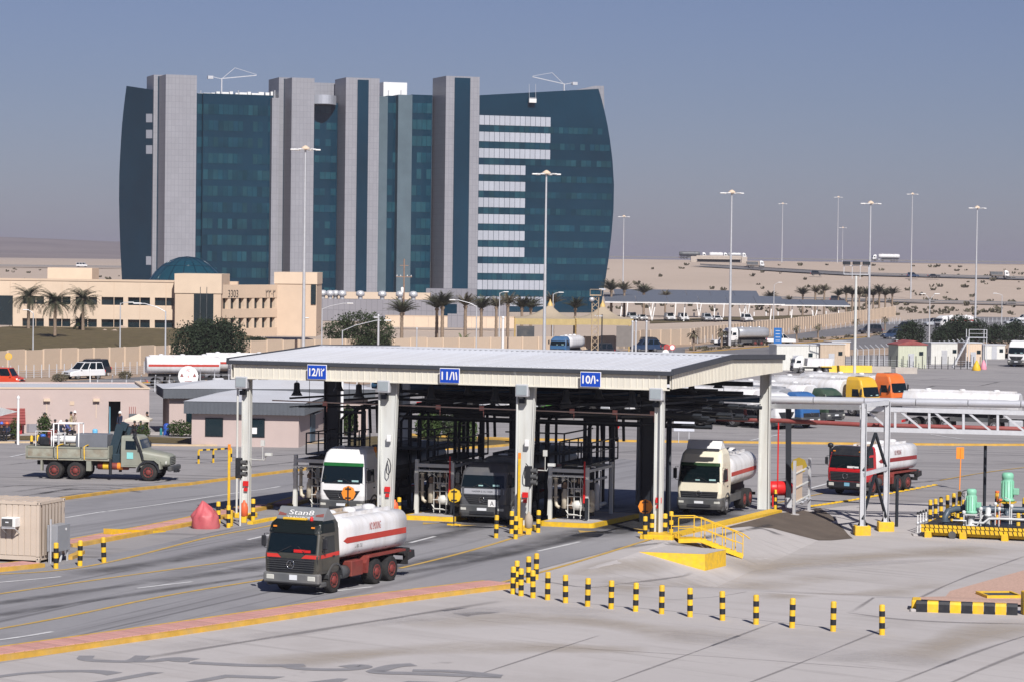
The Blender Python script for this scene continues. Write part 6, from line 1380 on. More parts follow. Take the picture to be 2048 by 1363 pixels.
def mound():
    mb = MB(); n, m = 18, 12; V = []
    for j in range(m + 1):
        for i in range(n + 1):
            x = -85 + (-38.5 + 85) * i / n; y = 372 + 92 * j / m; h = 1.55 * smooth(y, 374, 440) * (1 - smooth(x, -52, -40)) + random.uniform(-.06, .06)
            V.append((x, y, -.62 + h))
    mb.add(V, [(j * (n + 1) + i, j * (n + 1) + i + 1, (j + 1) * (n + 1) + i + 1, (j + 1) * (n + 1) + i) for j in range(m) for i in range(n)], True); struct('lawn_mound', mb, M_LAWN)
mound()
def rock_mesh(seed, r):
    rn = random.Random(seed); mb = MB(); rings = []
    for j in range(5):
        a = -1.2 + 2.6 * j / 4; rings.append([Vector((r * math.cos(a) * math.cos(2 * math.pi * i / 8) * rn.uniform(.75, 1.15), r * .8 * math.cos(a) * math.sin(2 * math.pi * i / 8) * rn.uniform(.75, 1.15), r * .6 * (math.sin(a) + .75) * rn.uniform(.85, 1.1))) for i in range(8)])
    return new_mesh('rock', mb.loft(rings, True, False), mat('pale rock', (.44, .34, .27), .9, var=.25, scale=2))
RK = [rock_mesh(i, 1.0) for i in range(4)]
for i, (px, py, s, w) in enumerate(((196, 684, .9, 'lowest on the left'), (208, 678, 1.2, 'with a broad flat face'), (220, 672, 1.0, 'in the middle of the heap'), (228, 680, 1.3, 'largest and lowest in the middle'), (236, 668, .9, 'high on the heap'), (244, 674, 1.2, 'right of the heap centre'), (252, 664, 1.1, 'at the top right of the heap'), (258, 676, .8, 'small at the right foot'), (214, 688, .8, 'at the front foot'), (240, 686, .9, 'at the lower right foot'))):
    o = tag(obj('rock', RK[i % 4], None, None, G(px, py)), 'pale rock ' + w + ' beside the lawn mound', 'rock', 'rocks beside the lawn mound'); o.scale = (s,) * 3; o.rotation_euler = (0, 0, i); o.location.z += .3 + .5 * random.random() * (py < 676)
# highway on the embankment
def hw_line(name, pts, w, m, dz=.3, rail=0):
    out = []
    P3 = [Vector((ray(px, 540).x / ray(px, 540).y * Y, Y, 0)) for px, Y in pts]
    for a, b in zip(P3, P3[1:]):
        for i in range(12): out.append(a.lerp(b, i / 12))
    out.append(P3[-1]); mb = MB(); ribbon(mb, out, w, dz); o = struct(name, mb, m)
    if rail:
        mb = MB()
        for a, b in zip(out, out[1:]): mb.beam(on(a.x, a.y, rail), on(b.x, b.y, rail), .12, .5)
        obj('guard_rail', mb, mat('old guard rail', (.20, .19, .19), .7), o)
hw_line('lower_highway', [(1200, 905), (1600, 890), (2140, 870)], 7, M_PROAD, .35, .9)
hw_line('middle_highway', [(1400, 1150), (1700, 1085), (2160, 1060)], 12, M_PROAD, .4, 1.0)
hw_line('upper_highway', [(1180, 1290), (1700, 1285), (2160, 1275)], 14, M_PROAD, .5, 1.1)
hw_line('left_highway', [(-60, 1210), (130, 1215), (280, 1220)], 12, M_PROAD, .5, 1.0)
def overpass():
    Y = 1225; a = ray(1391, 540); b = ray(1481, 540); x0, x1 = a.x / a.y * Y, b.x / b.y * Y; z = on(x0, Y).z
    t = thing('highway_overpass', 'low concrete road bridge in the sand embankment far right of the tower', 'bridge', ((x0 + x1) / 2, Y, z)); L = x1 - x0; mc = mat('bridge concrete', (.42, .37, .32), .9)
    obj('deck', MB().box((0, 0, 1.6), (L, 10, .9)), mc, t); obj('parapet', MB().box((0, -4.9, 2.4), (L, .3, .8)), mc, t); obj('opening_shade', MB().box((0, -3.5, -.3), (L - 1, 1, 2.9)), M_BLK, t); obj('abutment', MB().box((L / 2 + 1.2, -4, .2), (2.5, 3, 4.4)), mc, t); obj('abutment', MB().box((-L / 2 - 1.2, -4, .2), (2.5, 3, 4.4)), mc, t)  # black block painted in for the shade beneath the deck
overpass()
CABW = paint('cab white', (.72, .72, .72))
for px, Y, a, body, tm, lab in ((1412, 1288, 0, 'semi', M_DGREY, 'grey lorry on the far highway above the bridge'), (1455, 1289, 0, 'rigid', M_TANKW, 'white lorry on the far highway in the middle of three'), (1492, 1290, 0, 'rigid', M_SILV, 'white-cabbed lorry on the far highway rightmost of three'), (1528, 1128, 0, 'dump', M_DGREY, 'dark tipper lorry on the ramp right of the bridge'), (1744, 1285, 180, 'semi', M_TANKW, 'white round tank lorry on the far highway behind the tall masts'), (2018, 1062, 0, 'dump', M_DGREY, 'white-cabbed low loader on the far highway at the right')):
    r_ = ray(px, 540); ac_truck('highway_lorry', lab, on(r_.x / r_.y * Y, Y, .55), R(a), CABW, 1, None, 'lorries on the far highway', body, tm, None, False, cat='lorry')
for px, Y, c, k, lab in ((1645, 1064, CB, 'suv', 'dark car on the far ramp right of the bridge'), (1838, 1060, CN, 'suv', 'dark car on the far ramp beside the tall mast'), (1880, 1060, CB, 'sedan', 'low dark car on the far ramp right of the tall mast'), (1690, 868, CB, 'suv', 'dark car on the lower highway above the palm grove'), (175, 1212, CW, 'van', 'white van on the highway behind the office roof')):
    r_ = ray(px, 540); car('highway_car', lab, on(r_.x / r_.y * Y, Y, .6), 0, c, k, 'cars on the far highway')
# desert scrub
def scrub():
    mb = MB(); rn = random.Random(11)
    def tuft(p, s):
        for k in range(7):
            a = rn.uniform(0, 6.28); d = Vector((math.cos(a), math.sin(a), 0)); h = s * rn.uniform(.5, 1); q = p + d * s * rn.uniform(.1, .6); w = Vector((-d.y, d.x, 0)) * s * .35
            mb.add([q - w, q + w, q + d * s * .5 + w * .7 + Vector((0, 0, h * .7)), q + d * s * .2 + Vector((0, 0, h)), q + d * s * .5 - w * .7 + Vector((0, 0, h * .7))], [(0, 1, 2, 3, 4)])
    for i in range(330):
        Y = rn.choice((rn.uniform(770, 1200), rn.uniform(770, 900))); px = rn.choice((rn.uniform(1210, 2060), rn.uniform(1500, 2060), rn.uniform(-20, 250))); r_ = ray(px, 540); tuft(on(r_.x / r_.y * Y, Y, -.05), rn.uniform(.5, 1.7))
    for i in range(50):
        px, py = rn.uniform(1385, 1820), 0; py = 702 - (px - 1380) * .082; p = G(px, py + rn.uniform(-2, 2)); tuft(p, rn.uniform(.3, .8))
    o = obj('desert_scrub', mb, mat('grey green scrub', (.095, .085, .055), .95, var=.3)); o['kind'] = 'stuff'
scrub()

# ------------------------------------------------------------------ trees and palms
def leaf_mat(name, c, var=.35, tr=.25):
    m = mat(name, c, .75, var=var, scale=.8, spec=.2, rnd=.12); b = m.node_tree.nodes['Principled BSDF']
    try: b.inputs['Subsurface Weight'].default_value = 0
    except Exception: pass
    return m
M_LEAFD = leaf_mat('dark evergreen leaf', (.022, .034, .018)); M_LEAFA = leaf_mat('acacia leaf', (.042, .060, .026)); M_LEAFB = leaf_mat('shrub leaf', (.045, .075, .022))
M_FROND = leaf_mat('date frond', (.062, .066, .040)); M_FRONDB = leaf_mat('dusty frond', (.13, .115, .075)); M_FRONDG = leaf_mat('green fan frond', (.075, .11, .03))
def crown_mesh(seed, lobes, n, leaf, m, name='crown'):
    """leaf-sized faces spread through the shells of several lobes (x, y, z, rx, ry, rz)"""
    rn = random.Random(seed); mb = MB(); tot = sum(l[3] * l[5] for l in lobes)
    for lx, ly, lz, rx, ry, rz_ in lobes:
        k = int(n * rx * rz_ / tot)
        for i in range(k):
            u = rn.uniform(-1, 1); a = rn.uniform(0, 6.283); rr = rn.uniform(.55, 1.0) ** .7 * (1 + .13 * math.sin(5 * a + 3 * u + seed) + .09 * math.sin(11 * a - 7 * u + 2 * seed)) * (1 + rn.gauss(0, .09)); s = math.sqrt(1 - u * u)
            c = Vector((lx + rx * rr * s * math.cos(a), ly + ry * rr * s * math.sin(a), lz + rz_ * rr * u)); d = Vector((rn.gauss(0, 1), rn.gauss(0, 1), rn.gauss(0, .7) + .3)).normalized(); e = d.orthogonal().normalized(); f = d.cross(e); L = leaf * rn.uniform(.6, 1.5)
            an = rn.uniform(0, 6.28); e, f = e * math.cos(an) + f * math.sin(an), f * math.cos(an) - e * math.sin(an)
            mb.add([c - e * L, c + f * L * .45, c + e * L, c - f * L * .45], [(0, 1, 2, 3)])
    return new_mesh(name, mb, m)
def tree(name, label, base, lobes, n, leaf, m, trunk=.25, group=None, cat='tree', seed=1, stems=1, zc=None):
    t = thing(name, label, cat, base, 0, group); obj('crown', crown_mesh(seed, lobes, n, leaf, m), m, t)
    core = MB()                                   # inner twigs keep the light from passing straight through
    for lx, ly, lz, rx, ry, rz_ in lobes:
        for k in range(7):
            a = 2 * math.pi * k / 7; core.tube([(lx * .2, ly * .2, max(.1, lz * .3)), (lx + rx * .3 * math.cos(a), ly + ry * .3 * math.sin(a), lz), (lx + rx * .75 * math.cos(a), ly + ry * .75 * math.sin(a), lz + rz_ * (.5 if k % 2 else -.1))], [trunk * .3, trunk * .2, .02], 4)
    obj('limbs', core, M_BARK, t); mb = MB()
    for i in range(stems):
        o = (i - (stems - 1) / 2) * trunk * 2.5; mb.tube([(o, 0, -.1), (o * 1.3 + .05, .05, lobes[0][2] * .4), (o * 2, 0, lobes[0][2])], [trunk, trunk * .8, trunk * .5], 8)
    obj('trunk', mb, M_BARK, t); return t
def lob(*a): return list(a)
tree('evergreen_tree', 'broad dense dark green tree in front of the beige office entrance', G(420, 735), [(-2.6, 0, 2.9, 2.3, 2, 2.6), (0, .3, 3.2, 2.6, 2.2, 2.9), (2.4, 0, 3.1, 2.2, 2, 2.8), (.8, -.4, 2.0, 3.0, 2, 1.9), (-1.2, .2, 4.2, 1.7, 1.4, 1.6), (1.6, .2, 4.6, 1.5, 1.3, 1.3)], 13000, .16, M_LEAFD, .3, seed=2, stems=3)
tree('acacia_tree', 'spreading flat-topped acacia behind the left part of the canopy roof', G(715, 712), [(-2.5, 0, 3.6, 2.6, 2, 1.4), (.2, 0, 4.8, 3.2, 2.2, 1.5), (2.9, 0, 3.6, 2.3, 2, 2.0), (-.5, 0, 2.6, 3.6, 2, 1.2), (2.4, 0, 2.0, 2.6, 1.6, 1.6)], 9000, .15, M_LEAFA, .28, seed=4, stems=2)
def bush(label, px, r, h, m=M_LEAFD, n=900, leaf=.12, name='shrub', group='shrubs and hedges', seed=1, wide=1.0):
    return tree(name, label, G(*px), [(0, 0, h * .55, r, r * wide, h * .5), (r * .4, 0, h * .5, r * .6, r * .6 * wide, h * .42), (-r * .45, 0, h * .48, r * .6, r * .6 * wide, h * .4)], n, leaf, m, .06, group, 'shrub', seed)
bush('low clipped dark hedge below the oblique office wing', (513, 690), 1.6, 1.3, n=1500, seed=5, wide=.6); bush('round shrub with bare stem left of the park under the canopy', (857, 886), .95, 2.4, M_LEAFB, 1400, seed=6); bush('round light green shrub on a thin stem under the middle bay', (929, 892), .9, 2.3, M_LEAFB, 1300, seed=7)
bush('dark shrub under the canopy left of the small round ones', (878, 872), 1.5, 2.6, M_LEAFD, 1800, seed=8); bush('grey green shrub under the canopy between the small round ones', (915, 884), .9, 1.6, M_LEAFA, 800, seed=9); bush('small dark shrub beside the guard house corner', (655, 872), .9, 2.0, M_LEAFD, 900, seed=10); bush('leafy shrub behind the guard house right of the lamp pole', (690, 870), 1.0, 2.2, M_LEAFB, 1000, seed=11)
bush('clipped green hedge beside the pink building door', (362, 872), 1.1, 1.2, M_LEAFB, 1300, .08, seed=12, wide=.6); bush('loose leafy shrub against the guard house', (366, 866), .6, 2.0, M_LEAFB, 700, .1, seed=13); bush('potted round shrub beside the seated men', (88, 872), .55, 1.6, M_LEAFB, 1100, .07, seed=14); bush('narrow potted shrub in front of the red shed', (30, 878), .4, 1.6, M_LEAFB, 600, .07, seed=15)
bush('small shrub behind the crane truck cab', (287, 880), .5, 1.3, M_LEAFB, 500, .07, seed=16); bush('dry grass clump left of the white off-road car', (120, 764), .9, 1.0, M_FRONDB, 500, .1, seed=17); bush('dry grass clump right of the white off-road car', (250, 757), .8, .9, M_FRONDB, 450, .1, seed=18)
for i, (px, py, w, h, n, lab) in enumerate(((1822, 698, 2.6, 4.6, 4200, 'conical dark evergreen left of the hedge row behind the cabins'), (1885, 694, 2.0, 3.6, 2500, 'low dark evergreen second from the left behind the cabins'), (1915, 694, 3.0, 5.4, 5200, 'tallest dark evergreen in the hedge row behind the cabins'), (1952, 692, 2.4, 4.6, 3200, 'dark evergreen right of the tallest one behind the cabins'), (1990, 690, 2.2, 3.8, 2600, 'dark evergreen near the brown roof at the right'), (2030, 688, 2.6, 4.2, 3200, 'dark evergreen at the right edge behind the cabins'))):
    tree('evergreen_tree', lab, G(px, py), [(0, 0, h * .4, w, w * .8, h * .4), (w * .3, 0, h * .62, w * .6, w * .6, h * .36), (-w * .4, 0, h * .5, w * .6, w * .5, h * .4), (0, 0, h * .75, w * .4, w * .4, h * .28)], n, .16, M_LEAFD, .2, 'evergreens behind the cabins', seed=20 + i)
def palm_proto(seed, trunk_h, r, nf, m, up=.5, droop=1.0, tr=.24, name='date_palm'):
    rn = random.Random(seed); t = thing(name, '', 'palm', (0, 0, -50), 0); prof = []
    k = 14
    for i in range(k + 1):
        z = trunk_h * i / k; prof += [(tr * (1.15 - .25 * i / k) * (1.07 if i % 2 else .95), z)]
    prof += [(tr * 1.5, trunk_h + .25), (tr * .8, trunk_h + .6)]
    obj('trunk', MB().lathe(prof, n=9), M_TRUNK, t); mb = MB()
    for f in range(nf):
        a = rn.uniform(0, 6.283); el = R(rn.uniform(-25, 85)) if up < .8 else R(rn.uniform(35, 88)); L = r * rn.uniform(.8, 1.15); d = Vector((math.cos(a), math.sin(a), 0)); pts = []; p = Vector((0, 0, trunk_h + .35)); ang = el
        for i in range(9):
            pts.append(p.copy()); st = L / 8; p = p + (d * math.cos(ang) + Vector((0, 0, math.sin(ang)))) * st; ang -= R(9.5) * droop
        sd = Vector((-d.y, d.x, 0))
        for i in range(8):
            q0, q1 = pts[i], pts[i + 1]; ax = (q1 - q0).normalized(); nn = sd.cross(ax); w = .02
            mb.add([q0 - sd * w, q0 + sd * w, q1 + sd * w * .7, q1 - sd * w * .7], [(0, 1, 2, 3)])
            if i == 0: continue
            for h in range(3):
                b = q0.lerp(q1, h / 3); ll = r * .20 * (1 - abs(i - 3.5) / 7) * rn.uniform(.8, 1.2)
                for s in (-1, 1):
                    tip = b + (sd * s * .8 + ax * .55 + nn * rn.uniform(.1, .45)) * ll; mb.add([b - ax * .03, b + ax * .05, tip], [(0, 1, 2)])
    obj('crown', mb, m, t)
    return t
PA = palm_proto(1, 4.6, 3.3, 78, M_FROND, .5, 1.0); PB = palm_proto(2, 5.4, 2.2, 50, M_FRONDB, .9, .55); PC = palm_proto(3, 2.0, 1.2, 26, M_FRONDB, .6, 1.2, .16); PD = palm_proto(4, .6, 1.5, 34, M_FRONDG, .6, .9, .2); PE = palm_proto(5, 5.0, 2.7, 60, M_FROND, .8, .7)
used = {id(p): [] for p in (PA, PB, PC, PD, PE)}
def palm(p, px, top, label, group, base_h=7.2, lift=0):
    g = G(*px); g.z += lift; h = zat(px[0], top, g) - g.z; o = place(p, used[id(p)], g, random.uniform(0, 6), label, max(.3, h / base_h)); o['group'] = group; return o
ZL = 2.6
for x, Y, top, lab in ((57, 452, 570, 'tallest of three date palms on the lawn mound, at the left'), (110, 418, 580, 'middle date palm standing lowest on the lawn mound'), (166, 446, 575, 'right date palm of three on the lawn mound')):
    r_ = ray(x, 640); g = on(r_.x / r_.y * Y, Y, 1.4); o = place(PA, used[id(PA)], g, x, lab, (P(x, top, Y).z - g.z) / 7.0); o['group'] = 'date palms on the lawn mound'
r_ = ray(160, 640); o = place(PD, used[id(PD)], on(r_.x / r_.y * 450, 450, 1.4), 1, 'small bushy fan palm at the foot of the right lawn palm', 1.3); o['group'] = 'fan palms'
palm(PD, (432, 862), 765, 'bright green palm top behind the guard house roof', 'fan palms', 3.4); palm(PD, (924, 704), 670, 'clump of green palm fronds just above the canopy roof', 'fan palms', 2.0)
palm(PC, (480, 722), 690, 'small dry palm at the right foot of the broad dark tree', 'small palms', 3.2); palm(PC, (378, 732), 690, 'small dry palm at the left foot of the broad dark tree', 'small palms', 3.2)
for i, (x, b, tp, p, w) in enumerate(((803, 704, 598, PE, 'leftmost of the row before the grey annex'), (873, 690, 590, PE, 'second of the row, leaning into its neighbour'), (884, 692, 585, PE, 'third of the row, taller than its close neighbour'), (930, 692, 590, PB, 'fourth of the row, with brown tied fronds'), (962, 688, 592, PE, 'fifth of the row beside the lamp post'), (992, 686, 595, PB, 'sixth of the row with a slim brown crown'), (1015, 684, 588, PB, 'seventh of the row, slim and tall'), (1043, 682, 592, PE, 'eighth of the row with a wide crown'), (1061, 680, 594, PE, 'ninth of the row, close to its wide neighbour'), (1105, 678, 588, PB, 'tenth of the row behind the first tent peak'), (1150, 676, 596, PE, 'eleventh of the row between the tent peaks'))): palm(p, (x, b), tp, 'date palm, ' + w, 'date palms in front of the tower', 7.4)
for i, (x, b, tp, p) in enumerate(((1222, 640, 560, PE), (1248, 640, 565, PB), (1287, 638, 568, PE), (1330, 636, 582, PB), (1540, 634, 582, PE), (1578, 632, 592, PB), (1605, 632, 574, PE), (1630, 632, 572, PB), (1648, 630, 570, PB), (1676, 630, 578, PE), (1692, 630, 572, PE), (1704, 630, 576, PE), (1718, 630, 580, PB), (1732, 630, 574, PE), (1746, 630, 578, PE), (1758, 630, 570, PE), (1770, 630, 577, PE), (1784, 630, 574, PE))): palm(p, (x, b), tp, 'date palm number %s from the tower in the grove by the car park' % ('one two three four five six seven eight nine ten eleven twelve thirteen fourteen fifteen sixteen seventeen eighteen'.split()[i]), 'date palms by the car park', 7.4)
for i, (x, b, tp) in enumerate(((1387, 702, 655), (1443, 696, 652), (1512, 689, 650), (1593, 680, 647), (1636, 677, 644), (1712, 668, 633), (1770, 661, 630))): palm(PC, (x, b), tp, 'small ragged palm, %s from the left along the road median' % ('first second third fourth fifth sixth seventh'.split()[i]), 'small palms along the road', 3.3)

# ------------------------------------------------------------------ masts, lamps, poles
def base_at(px, Y): r_ = ray(px, 560); return on(r_.x / r_.y * Y, Y)
def high_mast(base, h, label, side=True):
    t = thing('high_mast_light', label, 'light mast', base, 0, 'tall floodlight masts'); r = .26 if h > 20 else .2
    obj('pole', MB().tube([(0, 0, -.1), (0, 0, h * .33), (0, 0, h * .66), (0, 0, h)], [r, r * .8, r * .6, r * .45], 8), M_GALV, t)
    hd = obj('head_ring', MB().lathe([(.5, 0), (.65, .12), (.55, .3), (.2, .55), (.05, .6)], (0, 0, h), 12), M_BEIGE2, t); mb = MB()
    for i in range(6):
        a = i * math.pi / 3 + .2; mb = MB().beam((.5 * math.cos(a), .5 * math.sin(a), h + .05), (1.5 * math.cos(a), 1.5 * math.sin(a), h + .1), .1).box((1.7 * math.cos(a), 1.7 * math.sin(a), h + .02), (.7, .45, .2), .05, a); obj('lamp', mb, M_WHT, hd)
    return t
for px, Y, top, lab in ((608, 372, 300, 'tallest floodlight mast in front of the tower, at the left'), (1090, 385, 349, 'floodlight mast in front of the right glass wing'), (1461, 455, 387, 'floodlight mast beside the white road lorry'), (1739, 520, 408, 'floodlight mast behind the twin floodlight frame'), (1952, 600, 417, 'floodlight mast furthest right'), (1246, 930, 434, 'far floodlight mast just right of the tower'), (1563, 1240, 408, 'far floodlight mast left of the palm grove'), (1674, 1250, 395, 'far floodlight mast above the palm grove'), (1684, 1400, 456, 'most distant small floodlight mast'), (1822, 915, 389, 'far floodlight mast standing on the sand slope')):
    b = base_at(px, Y); high_mast(b, P(px, top, Y).z - b.z, lab)
def street_lamp(px, top, head, label, arms=1):
    g = G(*px); h = zat(px[0], top, g) - g.z; t = thing('street_lamp', label, 'street lamp', g, 0, 'street lamps'); e = P(head[0], head[1], g.y) - g
    obj('pole', MB().cyl((0, 0, -.1), (0, 0, h), .12, .07, n=8), M_GALV, t)
    obj('arm', MB().tube([(0, 0, h - .1), (e.x * .3, 0, h + (e.z - h) * .5), (e.x * .75, 0, e.z), (e.x * .86, 0, e.z)], .05, 6), M_GALV, t); s = 1 if e.x > 0 else -1
    obj('lamp_head', MB().box((e.x, 0, e.z), (.9, .32, .16), .06), M_WHT, t)
    if arms == 2: obj('arm', MB().tube([(0, 0, h - .1), (-e.x * .3, 0, h + (e.z - h) * .5), (-e.x * .86, 0, e.z)], .05, 6), M_GALV, t); obj('lamp_head', MB().box((-e.x, 0, e.z), (.9, .32, .16), .06), M_WHT, t)
for a in (((330, 770), 622, (275, 607), 'grey street lamp with left arm beside the round tank end'), ((643, 722), 617, (700, 607), 'street lamp with right arm left of the acacia'), ((684, 735), 660, (775, 641), 'street lamp with long rising right arm before the acacia'), ((952, 720), 612, (905, 600), 'street lamp with left arm among the date palms'), ((66, 703), 626, (52, 620), 'thin lamp post on the lawn mound at the left'), ((240, 700), 606, (262, 605), 'thin lamp post with right head below the entrance block'), ((606, 712), 640, (612, 636), 'thin lamp post beside the steps of the office'), ((998, 690), 586, (1012, 584), 'thin lamp post before the white wall panels'), ((1105, 690), 588, (1122, 585), 'thin lamp post between tent and tower'), ((1547, 650), 570, (1560, 565), 'thin lamp post left of the blue road sign'), ((2003, 660), 590, (1990, 587), 'thin lamp post near the right edge on the road')): street_lamp(*a)
street_lamp((1858, 700), 600, (1874, 588), 'double-armed street lamp beside the conical evergreen', 2)
def plain_post(px, top, label, r=.12, m=None, cat='post', extra=None):
    g = G(*px); h = zat(px[0], top, g) - g.z; t = thing('post', label, cat, g, 0, 'plain posts'); obj('shaft', MB().cyl((0, 0, -.1), (0, 0, h), r, r * .85, n=8), m or M_GALV, t); obj('cap', MB().lathe([(r * 1.2, 0), (r * 1.3, .08), (r * .6, .2), (.01, .24)], (0, 0, h), 8), m or M_GALV, t)
    if extra: obj('head', extra(h), M_GALV, t)
plain_post((756, 722), 632, 'grey post with small camera right of the acacia', .16, extra=lambda h: MB().box((-.3, 0, h - .2), (.7, .25, .25), .04)); plain_post((833, 716), 658, 'short grey post above the canopy roof', .12); plain_post((1005, 722), 636, 'thick white post above the middle of the canopy roof', .2, M_WHT); plain_post((683, 905), 760, 'white lamp pole behind the white truck under the canopy', .12, M_WHT)
for x in (1264, 1271, 1292): plain_post((x, 722), 644, {1264: 'left of two close grey posts right of the tents', 1271: 'right of two close grey posts right of the tents', 1292: 'single thin grey post right of the tents'}[x], .16)
plain_post((1203, 718), 632, 'dark lamp post left of the yellow tent poles', .1, M_DARKS, extra=lambda h: MB().box((-.5, 0, h), (1.1, .3, .15)))
plain_post((180, 778), 740, 'thin white pole rising behind the pink building roof', .07, M_WHT); plain_post((36, 888), 796, 'white mast holding the shade sails by the red shed', .1, M_WHT)
def power_pole():
    g = base_at(808, 585); h = P(808, 518, 585).z - g.z; t = thing('power_pole', 'brown timber power pole with crossarm before the tower glass', 'pole', g); mw = mat('old timber', (.26, .17, .12), .9, var=.2)
    obj('shaft', MB().cyl((0, 0, 0), (0, 0, h), .2, .14, n=8), mw, t); obj('crossarm', MB().beam((-1.7, 0, h - 3.8), (1.7, 0, h - 3.8), .18), mw, t); obj('crossarm', MB().beam((-.9, 0, h - 1.4), (.9, 0, h - 1.4), .14), mw, t)
    for x in (-1.5, -.7, .7, 1.5): obj('insulator', MB().lathe([(.06, 0), (.1, .12), (.04, .3)], (x, 0, h - 3.7), 8), M_WHT, t)
    obj('transformer', MB().lathe([(.28, 0), (.3, .1), (.3, 1.1), (.1, 1.2)], (-.35, -.2, h - 7.2), 10), M_WHT, t)
power_pole()
def flood_frame():
    g = G(1709, 748); h = zat(1714, 552, g) - g.z; t = thing('floodlight_frame', 'grey post topped by a frame of three dark floodlights', 'light mast', g); w = 3.1
    obj('pole', MB().cyl((0, 0, 0), (0, 0, h), .19, .15, n=10), M_STEEL, t); obj('frame', MB().beam((-w / 2, 0, h + .2), (w / 2, 0, h + .2), .1).beam((-w / 2, 0, h + 1.3), (w / 2, 0, h + 1.3), .08).beam((-w / 2, 0, h + .2), (-w / 2, 0, h + 1.5), .08).beam((w / 2, 0, h + .2), (w / 2, 0, h + 1.5), .08).beam((-.5, 0, h - .4), (-.5, 0, h + 1.3), .07).beam((.5, 0, h - .4), (.5, 0, h + 1.3), .07), M_GALV, t)
    for x in (-1.25, 0, 1.25): obj('floodlight', MB().box((x, -.15, h + 1.6), (.95, .4, .42), .05), M_DARKS, t)
flood_frame()
def lattice():
    g = G(1189, 724); h = zat(1191, 592, g) - g.z; t = thing('lattice_mast', 'square rusty lattice mast with lamps between the tents', 'mast', g); ml = mat('rusty lattice', (.40, .31, .21), .7, var=.2); w = .45
    for x in (-w, w):
        for y in (-w, w): obj('leg', MB().beam((x, y, -.1), (x, y, h), .11), ml, t)
    mb = MB(); n = 11
    for i in range(n):
        a, b = h * i / n, h * (i + 1) / n
        for y in (-w, w): mb.beam((-w, y, a), (w, y, b), .06).beam((w, y, a), (-w, y, b), .06)
        for x in (-w, w): mb.beam((x, -w, a), (x, w, b), .06)
    o = obj('lacing', mb, ml, t); o['kind'] = 'stuff'
    obj('platform', MB().box((0, 0, h + .1), (1.5, 1.5, .15)).beam((-.75, -.75, h + .9), (.75, -.75, h + .9), .06).beam((-.75, -.75, h), (-.75, -.75, h + .9), .06).beam((.75, -.75, h), (.75, -.75, h + .9), .06), ml, t); obj('floodlight', MB().lathe([(.1, 0), (.35, .15), (.35, .5), (.2, .6)], (-.5, -.6, h - .8), 10), M_GALV, t); obj('floodlight', MB().box((.9, -.5, h + .9), (.9, .4, .3), .05), M_GALV, t)
lattice()
# ------------------------------------------------------------------ shade tents, car park roofs, cabins, fences
def tents():
    mt = mat('tent fabric', (.40, .33, .24), .9, var=.08, scale=.6); my = mat('tent valance', (.46, .36, .17), .85)
    for px, top, x0, x1, lab in ((1100, 610, 1030, 1150, 'sand-coloured peaked shade tent, the left of two above the canopy'), (1205, 612, 1150, 1262, 'sand-coloured peaked shade tent, the right of two above the canopy')):
        Y = 415; c = P(px, 633, Y); a, b = P(x0, 633, Y), P(x1, 633, Y); zt = P(px, top, Y).z; z0 = P(px, 636, Y).z; z1 = P(px, 648, Y).z; g = on(c.x, Y); t = thing('shade_tent', lab, 'tent', g, 0, 'peaked shade tents'); xa, xb = a.x - g.x, b.x - g.x; d = 6
        mb = MB(); n = 6; pk = Vector((0, 0, zt - g.z)); cor = [Vector((xa, -d, z0 - g.z)), Vector((xb, -d, z0 - g.z)), Vector((xb, d, z0 - g.z)), Vector((xa, d, z0 - g.z))]
        rings = []
        for i in range(n + 1):
            q = i / n; sag = .8 * math.sin(math.pi * q); ring = []
            for a_, b_ in zip(cor, cor[1:] + cor[:1]):
                for k in range(4): e = a_.lerp(b_, k / 4); ring.append(e.lerp(pk, q * .94) - Vector((0, 0, sag * .6)))
            rings.append(ring)
        obj('roof', mb.loft(rings, True, True), mt, t); mb = MB()
        for a_, b_ in zip(cor, cor[1:] + cor[:1]): mb.beam(a_ - Vector((0, 0, (z0 - z1) / 2)), b_ - Vector((0, 0, (z0 - z1) / 2)), .06, z0 - z1)
        obj('valance', mb, my, t); obj('finial', MB().lathe([(.45, -.5), (.4, .1), (.12, .6), (.02, .9)], pk, 10), mat('gold finial', (.6, .42, .15), .5), t)
        for c_ in cor: obj('pole', MB().cyl((c_.x, c_.y, 0), (c_.x, c_.y, c_.z), .12, n=8), M_YEL if False else mat('ochre pole', (.55, .38, .14), .6), t)
        if px == 1100: obj('dark_opening_panel', MB().box((xa + 1.6, -d - .1, z1 - g.z - 1.2), (2.6, .1, 2.0)), M_PLASTIC, t)  # dark panel drawn for the opening below the valance
        else: obj('grey_screen', MB().box((xb - 1.2, -d - .1, z1 - g.z - 1.6), (2.4, .1, 3.0)), mat('grey screen', (.20, .18, .165), .8), t)
tents()
